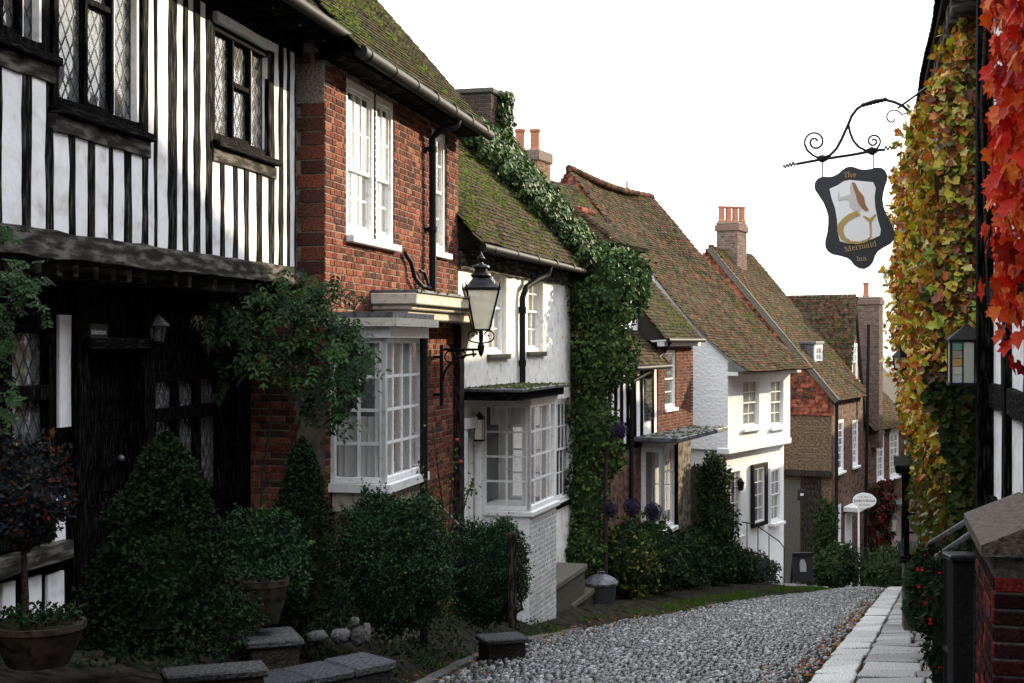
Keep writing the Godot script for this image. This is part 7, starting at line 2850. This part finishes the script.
func inn_front(f: Fr, uz: Callable) -> void:
	# ---- stained-glass lantern
	var t := thing("glass_lantern", "square lantern with stained glass panes hanging against the creeper", "lantern", Transform3D(Basis(Vector3.UP, -0.22), at(967, 384, 11.3)))
	var mb := MB.new()
	var hw := 0.135
	for i in 4:
		var sx := -hw if i & 1 else hw
		var sz := -hw if i & 2 else hw
		mb.box(sx - 0.01, sx + 0.01, 0, 0.36, sz - 0.01, sz + 0.01)
	for y in [0.0, 0.35]:
		mb.cbox(-hw - 0.015, hw + 0.015, y - 0.012, y + 0.012, -hw - 0.015, hw + 0.015, 0.004)
	for x in [-0.045, 0.045]:
		mb.box(x - 0.006, x + 0.006, 0, 0.35, hw - 0.006, hw + 0.006)
	mb.lathe([Vector2(0.22, 0.36), Vector2(0.05, 0.46), Vector2(0.0, 0.5)], 4, Vector3.ZERO, Color.WHITE, true, TAU / 8)
	mb.tube([Vector3(0, 0.48, 0), Vector3(0, 0.62, 0), Vector3(0.3, 0.64, 0.0)], 0.01, 6)
	part(t, "frame", mb, "iron")
	var cols := [Color(0.50, 0.55, 0.50), Color(0.50, 0.33, 0.10), Color(0.14, 0.34, 0.26), Color(0.55, 0.56, 0.47), Color(0.36, 0.30, 0.22)]
	for col in 3:
		var xs := [[-0.13, -0.05], [-0.04, 0.04], [0.05, 0.13]]
		for r in 5:
			mb = MB.new()
			var cc: Color = cols[3] if col == 1 else cols[[0, 3, 1, 4, 2][(r + col) % 5]]
			if col == 1 and r:
				continue
			mb.box(xs[col][0], xs[col][1], 0.015 + r * 0.065, (0.34 if col == 1 else 0.075 + r * 0.065), hw - 0.002, hw + 0.002, cc)
			part(t, "stained_pane", mb, "stained")
	for s in [[-hw, 0], [hw, 0]]:
		mb = MB.new()
		mb.box(s[0] - 0.002, s[0] + 0.002, 0.015, 0.34, -hw + 0.01, hw - 0.01, cols[3])
		part(t, "stained_pane", mb, "stained")
	mb = MB.new()
	mb.box(-hw + 0.01, hw - 0.01, 0.015, 0.34, -hw - 0.002, -hw + 0.002, cols[3])
	part(t, "stained_pane", mb, "stained")
	# ---- far lantern on the same front
	t = thing("bracket_lantern", "small old tapered lantern jutting from the creeper below the inn board", "lantern", Transform3D(Basis(Vector3.UP, 0.3).scaled(Vector3(0.46, 0.46, 0.46)), at(900, 369, 14.2)))
	mb = MB.new()
	for i in 6:
		var a := TAU * i / 6
		mb.tube([Vector3(cos(a) * 0.13, 0, -sin(a) * 0.13), Vector3(cos(a) * 0.165, 0.26, -sin(a) * 0.165)], 0.013, 5)
	mb.lathe([Vector2(0.21, 0.26), Vector2(0.2, 0.28), Vector2(0.07, 0.4), Vector2(0.03, 0.43), Vector2(0.0, 0.55)], 6, Vector3.ZERO, Color.WHITE, true)
	mb.lathe([Vector2(0.0, -0.09), Vector2(0.06, -0.06), Vector2(0.15, 0.0), Vector2(0.15, 0.02), Vector2(0, 0.02)], 6, Vector3.ZERO, Color.WHITE, true)
	mb.tube([Vector3(0, -0.06, 0), Vector3(0.15, -0.2, 0), Vector3(0.5, -0.25, 0)], 0.015, 6)
	part(t, "frame", mb, "iron")
	mb = MB.new()
	mb.lathe([Vector2(0.12, 0.02), Vector2(0.155, 0.26)], 6, Vector3.ZERO, Color.WHITE, true)
	part(t, "pane", mb, "lampglass")
	# ---- brick parapet with stone coping
	var X := f.xf()
	t = thing("brick_parapet", "dark red brick parapet with gabled stone coping beside the inn door", "wall", Transform3D(Basis(), gp(2.35, 6.6)))
	var inv := t.transform.affine_inverse() * X
	var ua: float = uz.call(7.25)
	var ub: float = uz.call(6.2)
	var w1 := f.hit(986, 0.0)
	var wf := 0.39
	var top := 1.5 - 0.86 - f.base
	mb = MB.new()
	mb.box(ua, ub, -0.5, top - 0.1, 0.0, wf, Color.WHITE, inv)
	part(t, "bed", mb, "stone2")
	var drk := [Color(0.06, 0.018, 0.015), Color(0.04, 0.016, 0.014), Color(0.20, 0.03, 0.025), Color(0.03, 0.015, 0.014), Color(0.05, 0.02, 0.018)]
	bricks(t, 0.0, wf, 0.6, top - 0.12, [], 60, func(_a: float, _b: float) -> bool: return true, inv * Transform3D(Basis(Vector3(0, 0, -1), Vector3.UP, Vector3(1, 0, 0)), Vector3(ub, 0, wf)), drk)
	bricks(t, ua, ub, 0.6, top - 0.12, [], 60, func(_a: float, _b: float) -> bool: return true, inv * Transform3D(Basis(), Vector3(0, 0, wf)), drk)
	mb = MB.new()
	mb.prism(PackedVector2Array([Vector2(-0.05, 0), Vector2(wf + 0.06, 0), Vector2(wf + 0.06, 0.05), Vector2(wf * 0.45, 0.17), Vector2(-0.05, 0.10)]), ua - 0.06, ub + 0.06, Color(0.15, 0.125, 0.10), inv * Transform3D(Basis(Vector3(0, 0, 1), Vector3.UP, Vector3(-1, 0, 0)).transposed().transposed(), Vector3(0, top - 0.1, 0)) * Transform3D(Basis.from_scale(Vector3(1, 1, -1)), Vector3.ZERO))
	part(t, "coping", mb, "stone")
	# ---- iron newel and handrails
	t = thing("iron_railing", "black iron newel post with handrails and balusters on the inn steps", "railing", Transform3D(Basis(), gp(2.5, 7.9)))
	inv = t.transform.affine_inverse()
	var nz := 7.9
	var np := inv * at(961, 556, nz)
	mb = MB.new()
	mb.cbox(np.x - 0.06, np.x + 0.06, 0.0, np.y - 0.02, np.z - 0.06, np.z + 0.06, 0.01)
	mb.cbox(np.x - 0.085, np.x + 0.085, np.y - 0.02, np.y + 0.015, np.z - 0.085, np.z + 0.085, 0.01)
	mb.cbox(np.x - 0.085, np.x + 0.085, 0.0, 0.16, np.z - 0.085, np.z + 0.085, 0.015)
	part(t, "newel", mb, "iron")
	mb = MB.new()
	mb.tube([inv * at(929, 553, 10.6), inv * at(926, 548, 10.7), inv * at(930, 543, 10.6), inv * at(972, 518, 7.8)], 0.016, 8)
	part(t, "handrail", mb, "zinc")
	mb = MB.new()
	mb.tube([inv * at(934, 559, 10.0), inv * at(937, 556, 9.9), inv * at(975, 531, 7.6)], 0.016, 8)
	part(t, "handrail", mb, "zinc")
	for i in 7:
		var q := i / 6.0
		var hp := inv * at(lerpf(934, 957, q), lerpf(562, 548, q), lerpf(10.0, 8.4, q))
		mb = MB.new()
		mb.tube([hp, Vector3(hp.x, -0.35, hp.z)], 0.014, 6)
		part(t, "baluster", mb, "iron")
	mb = MB.new()
	var la := inv * at(935, 640, 10.0)
	var lb := inv * at(955, 655, 8.5)
	mb.tube([la, lb], 0.02, 6)
	part(t, "bottom_rail", mb, "iron")
	# ---- dark planters with red flowers along the inn
	var beds := [[940, 590, 10.6, 0.22, 0.36, "dark potted shrub behind the iron railing"], [952, 620, 9.4, 0.2, 0.45, "dark leafy plant pressed against the iron newel"]]
	for b in beds:
		var pt := thing("potted_shrub", b[5], "plant", Transform3D(Basis(), at(b[0], b[1], b[2])))
		var c1 := MB.new()
		var c2 := MB.new()
		var ra := Vector3(b[3], b[4], b[3])
		leafy_body(c1, c2, func(d: Vector3) -> Vector3: return d * ra * (1.0 + 0.4 * noise.get_noise_3d(d.x * 90.0, d.y * 90.0, d.z * 90.0)), 1600, 0.05, [Color(0.012, 0.02, 0.01), Color(0.018, 0.028, 0.014)], 0.1, 0.3)
		part(pt, "foliage", c1, "leafdark")
		part(pt, "inner_twigs", c2, "matte")
		var fl := MB.new()
		for i in 26:
			var d := (rdir() + Vector3(-0.2, 0.3, 0.9)).normalized()
			fl.leaf(d * ra * 1.05, d, rdir(), 0.035, 0.9, Color(0.5, 0.02, 0.02))
		stuff(part(pt, "red_flowers", fl, "leafred"))
	# ---- round clipped bush on the pavement edge
	for b in [[921, 582, 16.5, 0.20, 0.30, "small clipped green bush against the inn below the black bay"], [923, 608, 15.6, 0.21, 0.26, "rounded dark bush at the inner edge of the pavement"]]:
		var pt := thing("clipped_bush", b[5], "bush", Transform3D(Basis(), at(b[0], b[1], b[2])))
		var c1 := MB.new()
		var c2 := MB.new()
		var ra := Vector3(b[3], b[4], b[3])
		leafy_body(c1, c2, func(d: Vector3) -> Vector3: return d * ra * (1.0 + 0.12 * noise.get_noise_3d(d.x * 90.0, d.y * 90.0, d.z * 90.0)), 3800, 0.03, [Color(0.025, 0.055, 0.025), Color(0.035, 0.07, 0.03), Color(0.02, 0.04, 0.02)], 0.05, 0.1)
		part(pt, "foliage", c1, "leaf")
		part(pt, "inner_twigs", c2, "matte")
	# ---- rubble at the wall foot
	for i in 14:
		var z := rng.randf_range(12.0, 15.5)
		var st := MB.new()
		var r := rng.randf_range(0.04, 0.09)
		st.stone(Vector3.ZERO, Vector3(r, r * 0.7, r), 50 + i, pick([Color(0.30, 0.29, 0.28), Color(0.22, 0.22, 0.21), Color(0.38, 0.37, 0.35)]))
		var so := part(self, "loose_stone", st, "stone", Transform3D(Basis(), gp(fx(z) - rng.randf_range(0.05, 0.3), z, 0.12)))
		tag(so, "loose grey stone at the foot of the inn wall", "stone", "loose stones along the inn wall")

# ================================================================ planting and stonework in front of the left-hand houses
func leafy_thing(called: String, label: String, cat: String, org: Vector3, shape: Callable, n: int, size: float, pal: Array, m: String, shell := 0.1, droop := 0.2) -> Node3D:
	var t := thing(called, label, cat, Transform3D(Basis(), org))
	var c1 := MB.new()
	var c2 := MB.new()
	leafy_body(c1, c2, shape, n, size, pal, shell, droop)
	# fresh shoots standing out of the clipped face
	for i in n / 60:
		var d := (rdir() + Vector3(0, 0.5, 0)).normalized()
		var p: Vector3 = shape.call(d)
		var up := (d + Vector3(0, 0.6, 0) + rdir() * 0.4).normalized()
		var ln := rng.randf_range(0.04, 0.12)
		var c := pick(pal)
		c = Color(c.r * 1.9, c.g * 1.7, c.b * 1.1)
		for k in 5:
			c1.leaf(p + up * ln * k / 5.0, (rdir() + up * 0.3).normalized(), (rdir() + up * 0.8).normalized(), size * rng.randf_range(0.7, 1.1), 0.6, c)
	part(t, "foliage", c1, m)
	part(t, "inner_twigs", c2, "matte")
	return t

func ell(r: Vector3, up: float, amp: float, ph: float) -> Callable:
	return func(d: Vector3) -> Vector3:
		var k := 1.0 + amp * noise.get_noise_3d(d.x * 55.0 + ph, d.y * 55.0, d.z * 55.0) + amp * 0.5 * noise.get_noise_3d(d.x * 160.0 + ph, d.y * 160.0, d.z * 160.0)
		return d * r * k + Vector3(0, up, 0)

func front_plants() -> void:
	var box := [Color(0.020, 0.046, 0.020), Color(0.015, 0.035, 0.016), Color(0.028, 0.058, 0.026), Color(0.012, 0.028, 0.013)]
	var dk := [Color(0.016, 0.027, 0.012), Color(0.020, 0.034, 0.014), Color(0.013, 0.022, 0.011)]
	# rounded box bushes
	leafy_thing("box_bush", "large rounded box bush below the bow window", "bush", at(395, 632, 13.0), ell(Vector3(0.53, 0.64, 0.5), 0.64, 0.42, 3.0), 22000, 0.034, box, "leaf", 0.2)
	leafy_thing("box_bush", "smaller rounded box bush in front of the white cottage bay", "bush", at(488, 622, 15.6), ell(Vector3(0.46, 0.58, 0.44), 0.56, 0.42, 9.0), 16000, 0.034, box, "leaf", 0.18)
	# conical topiary
	var cone := func(R: float, H: float, ph: float) -> Callable:
		return func(d: Vector3) -> Vector3:
			var t := (d.y + 1.0) * 0.5
			var r := R * pow(maxf(0.0, 1.0 - t), 0.62) * (1.0 + 0.5 * noise.get_noise_3d(d.x * 60.0 + ph, d.y * 110.0, d.z * 60.0) + 0.25 * noise.get_noise_3d(d.x * 200.0 + ph, d.y * 300.0, d.z * 200.0)) * smoothstep(0.0, 0.08, t)
			var h := Vector2(d.x, d.z)
			if h.length() > 1e-4:
				h = h.normalized()
			return Vector3(h.x * r, t * H, h.y * r)
	var pc := thing("topiary_cone", "tall dark clipped cone bush before the timber house door", "bush", Transform3D(Basis(), at(165, 655, 9.0)))
	var c1 := MB.new()
	var c2 := MB.new()
	leafy_body(c1, c2, cone.call(0.56, 1.42, 1.0), 22000, 0.036, dk, 0.16, 0.1)
	part(pc, "foliage", c1, "leafdark")
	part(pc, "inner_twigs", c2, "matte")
	pc = thing("topiary_cone", "narrow dark cone bush between timber house and bow window", "bush", Transform3D(Basis(), at(302, 640, 12.2)))
	c1 = MB.new()
	c2 = MB.new()
	leafy_body(c1, c2, cone.call(0.42, 1.75, 5.0), 13000, 0.038, dk, 0.16, 0.2)
	part(pc, "foliage", c1, "leafdark")
	part(pc, "inner_twigs", c2, "matte")
	leafy_thing("low_shrub", "low leafy shrub between the two cone bushes", "bush", at(262, 600, 11.6), ell(Vector3(0.38, 0.45, 0.35), 0.3, 0.4, 4.0), 5500, 0.045, box, "leaf", 0.16)
	# low ground cover on the bank
	var gc := MB.new()
	for i in 9000:
		var z := rng.randf_range(9.5, 21.0)
		var off := rng.randf_range(0.25, 1.7)
		var x := lx(z) - off
		if noise.get_noise_2d(x * 55.0, z * 55.0) < -0.08:
			continue
		var rise := 0.05 + lerpf(0.50, 0.22, smoothstep(16.0, 22.0, z)) * smoothstep(0.04, 0.34, off / 3.2) - 0.05
		gc.leaf(gp(x, z, rise + rng.randf() * 0.14), (Vector3.UP + rdir() * 0.6).normalized(), (rdir() + Vector3(0.2, 0.3, 0.2)).normalized(), rng.randf_range(0.03, 0.06), 0.7, pick(dk + box))
	var go := part(self, "ground_cover", gc, "leafdark")
	tag(go, "dark low leaves covering the bank below the bushes", "ground cover", "", "stuff")
	# purple-leaved plant by the leaded window
	var pl := leafy_thing("potted_plant", "dark purple-leaved potted plant below the leaded ground-floor window", "plant", at(22, 545, 7.9), ell(Vector3(0.26, 0.30, 0.26), 0.30, 0.5, 2.0), 3000, 0.04, [Color(0.022, 0.026, 0.032), Color(0.03, 0.034, 0.042), Color(0.016, 0.02, 0.022), Color(0.05, 0.02, 0.012)], "leafdark", 0.18)
	var mb := MB.new()
	mb.tube([Vector3(0, -0.65, 0), Vector3(0.02, -0.3, 0), Vector3(0, 0.2, 0)], [0.03, 0.02, 0.012], 6)
	part(pl, "stem", mb, "bark")
	# clay pots
	for b in [[38, 664, 8.0, 0.27, 0.24, "wide stone bowl planted with small leaves below the white panels"], [262, 622, 10.9, 0.21, 0.34, "plain clay pot standing beside the tall cone bush"]]:
		var t := thing("plant_pot", b[5], "pot", Transform3D(Basis(), at(b[0], b[1], b[2])))
		var R: float = b[3]
		var H: float = b[4]
		mb = MB.new()
		mb.lathe([Vector2(0.0, 0.0), Vector2(R * 0.62, 0.0), Vector2(R * 0.8, H * 0.4), Vector2(R * 0.95, H * 0.82), Vector2(R, H * 0.86), Vector2(R, H), Vector2(R * 0.9, H), Vector2(R * 0.86, H * 0.9), Vector2(0, H * 0.88)], 28, Vector3.ZERO)
		part(t, "pot", mb, "terracotta")
		c1 = MB.new()
		for i in 500:
			var a := rng.randf() * TAU
			var r := sqrt(rng.randf()) * R * 0.9
			c1.leaf(Vector3(cos(a) * r, H + rng.randf() * 0.07, sin(a) * r), (Vector3.UP + rdir() * 0.5).normalized(), (rdir() + Vector3(0, 0.4, 0)).normalized(), 0.035, 0.7, pick(dk + box))
		part(t, "foliage", c1, "leafdark")
	# climber over the jetty end and the corner of the bow window
	var cl := thing("climbing_vine", "green climbing vine with drooping leaves over the brick corner and bow window", "vine", Transform3D(Basis(), at(285, 600, 13.6)))
	var ci := cl.transform.affine_inverse()
	c1 = MB.new()
	var vine := [Color(0.018, 0.040, 0.014), Color(0.026, 0.055, 0.018), Color(0.014, 0.03, 0.012), Color(0.034, 0.066, 0.02)]
	for s in [[262, 300, 13.7, 40, 26, 60], [230, 320, 13.4, 26, 30, 34], [300, 295, 13.9, 30, 26, 50], [330, 325, 13.7, 28, 28, 52], [352, 348, 13.6, 18, 30, 46], [285, 345, 13.7, 38, 22, 46], [310, 385, 13.7, 26, 22, 26], [345, 385, 13.6, 16, 18, 22], [250, 365, 13.5, 26, 20, 24], [325, 290, 13.9, 16, 16, 16], [335, 410, 13.6, 14, 14, 10], [215, 300, 13.3, 14, 24, 12], [320, 355, 13.6, 26, 22, 30]]:
		for i in s[5]:
			var q := ci * at(s[0] + rng.randfn(0, 0.5) * s[3], s[1] + rng.randfn(0, 0.5) * s[4], s[2] + rng.randf_range(-0.25, 0.25))
			# a pinnate spray of leaflets
			var dir := Vector3(rng.randf_range(-0.8, 1), rng.randf_range(-0.9, 0.1), rng.randf_range(-0.2, 0.9)).normalized()
			var nm := (Vector3(0.3, 0.9, 0.5) + rdir() * 0.5).normalized()
			nm = (nm - dir * nm.dot(dir)).normalized()
			var sd := nm.cross(dir)
			var sl := rng.randf_range(0.12, 0.24)
			var col := pick(vine)
			for k in 5:
				var pp := q + dir * sl * (k / 5.0) + Vector3(0, -0.02 * k * k * 0.2, 0)
				for sg in [-1, 1]:
					c1.leaf(pp, nm, (sd * sg + dir * 0.5 + Vector3(0, -0.25, 0)).normalized(), rng.randf_range(0.05, 0.085), 0.5, col)
			c1.leaf(q + dir * sl, nm, (dir + Vector3(0, -0.3, 0)).normalized(), 0.085, 0.5, col)
	part(cl, "foliage", c1, "leaf")
	mb = MB.new()
	for s in [[[268, 380], [272, 420], [262, 475], [258, 600]], [[300, 420], [285, 470], [275, 600]], [[250, 300], [290, 320], [330, 340]], [[268, 380], [290, 330], [320, 300]]]:
		var pts := []
		for q in s:
			pts.append(ci * at(q[0], q[1], 13.75))
		mb.tube(pts, 0.014, 6)
	part(cl, "stem", mb, "bark")
	# vine at the near end of the timber house
	cl = thing("hanging_vine", "green vine leaves hanging over the leaded ground-floor window", "vine", Transform3D(Basis(), at(5, 300, 7.9)))
	ci = cl.transform.affine_inverse()
	c1 = MB.new()
	for s in [[10, 275, 22, 14, 30], [30, 285, 14, 12, 18], [8, 232, 18, 8, 12], [6, 365, 8, 26, 20], [4, 405, 8, 16, 12], [-10, 300, 20, 30, 24], [22, 300, 16, 8, 10]]:
		for i in s[4]:
			var q := ci * at(s[0] + rng.randfn(0, 0.6) * s[2], s[1] + rng.randfn(0, 0.6) * s[3], 7.8 + rng.randf_range(-0.2, 0.2))
			var dir := Vector3(rng.randf_range(-0.8, 1), rng.randf_range(-0.8, 0.1), rng.randf_range(-0.2, 0.9)).normalized()
			var nm := (Vector3(0.3, 0.9, 0.5) + rdir() * 0.5).normalized()
			nm = (nm - dir * nm.dot(dir)).normalized()
			var sd := nm.cross(dir)
			for k in 4:
				for sg in [-1, 1]:
					c1.leaf(q + dir * 0.025 * k, nm, (sd * sg + dir * 0.5 + Vector3(0, -0.25, 0)).normalized(), rng.randf_range(0.03, 0.05), 0.5, pick(vine))
	part(cl, "foliage", c1, "leaf")
	mb = MB.new()
	mb.tube([ci * at(-20, 420, 7.85), ci * at(0, 330, 7.85), ci * at(15, 280, 7.85), ci * at(35, 284, 7.85)], 0.01, 5)
	part(cl, "stem", mb, "bark")
	# rose bush between the houses
	var rs := thing("rose_bush", "thin rose bush with a few pink flowers by the bow window pipe", "rose", Transform3D(Basis(), at(448, 610, 15.3)))
	ci = rs.transform.affine_inverse()
	c1 = MB.new()
	mb = MB.new()
	var fl := MB.new()
	for s in [[[446, 600], [448, 540], [452, 480], [458, 450]], [[446, 600], [440, 530], [428, 490], [418, 462]], [[446, 600], [455, 545], [466, 500], [474, 478]], [[447, 560], [442, 500], [436, 455], [432, 425]], [[448, 540], [460, 500], [470, 490], [476, 490]]]:
		var pts := []
		for q in s:
			pts.append(ci * at(q[0], q[1], 15.2 + rng.randf_range(-0.1, 0.1)))
		mb.tube(pts, [0.012, 0.009, 0.007, 0.004], 5)
		for i in 46:
			var t := rng.randf_range(0.3, 1.0) * 2.99
			var k := int(t)
			var q: Vector3 = pts[k].lerp(pts[k + 1], t - k) + rdir() * rng.randf() * 0.12
			c1.leaf(q, (rdir() + Vector3(0, 0.6, 0.4)).normalized(), rdir(), rng.randf_range(0.03, 0.055), 0.65, pick(IVY))
	for q in [[457, 440], [461, 462]]:
		fl.stone(ci * at(q[0], q[1], 15.1), Vector3(0.02, 0.02, 0.02), q[0], Color(0.3, 0.04, 0.05))
	part(rs, "foliage", c1, "leaf")
	part(rs, "stem", mb, "bark")
	part(rs, "flower", fl, "matte")
	# pale handrail by the white cottage door
	var hr := thing("handrail", "sloping pale metal handrail below the rose bush", "railing", Transform3D(Basis(), at(450, 560, 16.6)))
	ci = hr.transform.affine_inverse()
	mb = MB.new()
	mb.tube([ci * at(429, 496, 17.6), ci * at(450, 516, 16.9), ci * at(466, 533, 16.4)], 0.018, 8)
	part(hr, "rail", mb, "zinc")
	mb = MB.new()
	mb.tube([ci * at(465, 532, 16.4), ci * at(465, 600, 16.4)], 0.015, 8)
	part(hr, "post", mb, "iron")
	# old post by the second bush
	var ps := thing("timber_post", "old weathered timber post beside the smaller box bush", "post", Transform3D(Basis(), at(512.5, 618, 15.0)))
	mb = MB.new()
	board(mb, -0.048, 0.048, -0.1, 0.88, -0.045, 0.045, 0.006)
	mb.lathe([Vector2(0.055, 0.86), Vector2(0.05, 0.90), Vector2(0.03, 0.925), Vector2(0.0, 0.93)], 10, Vector3.ZERO)
	part(ps, "shaft", mb, "oldwood")
	# slabs and blocks on the left
	for b in [[502, 636, 16.4, 0.27, 0.12, 0.40, "grey stone slab on a low block below the timber post"], [318, 668, 10.6, 0.42, 0.14, 0.55, "long grey flagstone step in front of the white stones"], [270, 634, 10.9, 0.22, 0.24, 0.5, "square stone block step beside the clay pot"], [215, 668, 9.9, 0.36, 0.2, 0.3, "rough rubble stone edging below the tall cone bush"]]:
		var t := thing("stone_slab", b[6], "stone slab", Transform3D(Basis(Vector3.UP, 0.75 if b[0] == 318 else 0.35), at(b[0], b[1], b[2])))
		mb = MB.new()
		if b[0] == 318:
			for i in 3:
				mb = MB.new()
				mb.cbox(-0.60 + i * 0.40, -0.21 + i * 0.40, -0.07, rng.randf_range(-0.006, 0.006), -0.22, 0.22, 0.014, pick([Color(0.085, 0.09, 0.095), Color(0.10, 0.105, 0.11)]))
				part(t, "slab", mb, "stone")
			mb = MB.new()
			mb.cbox(-0.58, 0.57, -0.6, -0.072, -0.2, 0.2, 0.02, Color(0.05, 0.046, 0.04))
			part(t, "block", mb, "stone")
		else:
			mb.cbox(-b[3], b[3], -0.06, 0.0, -b[5] * 0.5, b[5] * 0.5, 0.014, Color(0.11, 0.112, 0.11))
			part(t, "slab", mb, "stone")
			mb = MB.new()
			mb.cbox(-b[3] + 0.03, b[3] - 0.03, -0.5, -0.062, -b[5] * 0.5 + 0.03, b[5] * 0.5 - 0.03, 0.02, Color(0.06, 0.054, 0.045))
			part(t, "block", mb, "stone")
	# pale stones
	for b in [[317, 637, 0.085, 0.05, "dull grey rounded stone behind the flagstone step"], [341, 636, 0.085, 0.06, "large pale rounded stone behind the flagstone step"], [358, 636, 0.06, 0.085, "upright mossy stone beside the large pale stone"], [367, 633, 0.035, 0.08, "thin upright pale stone at the end of the stone row"], [355, 622, 0.04, 0.04, "small pale stone lying on top of the mossy stone"]]:
		var st := MB.new()
		st.stone(Vector3.ZERO, Vector3(b[2], b[3], b[2] * 0.8), b[0], pick([Color(0.14, 0.135, 0.13), Color(0.19, 0.185, 0.175)]))
		var so := part(self, "garden_stone", st, "stone", Transform3D(Basis(), at(b[0], b[1], 11.3)))
		tag(so, b[4], "stone")
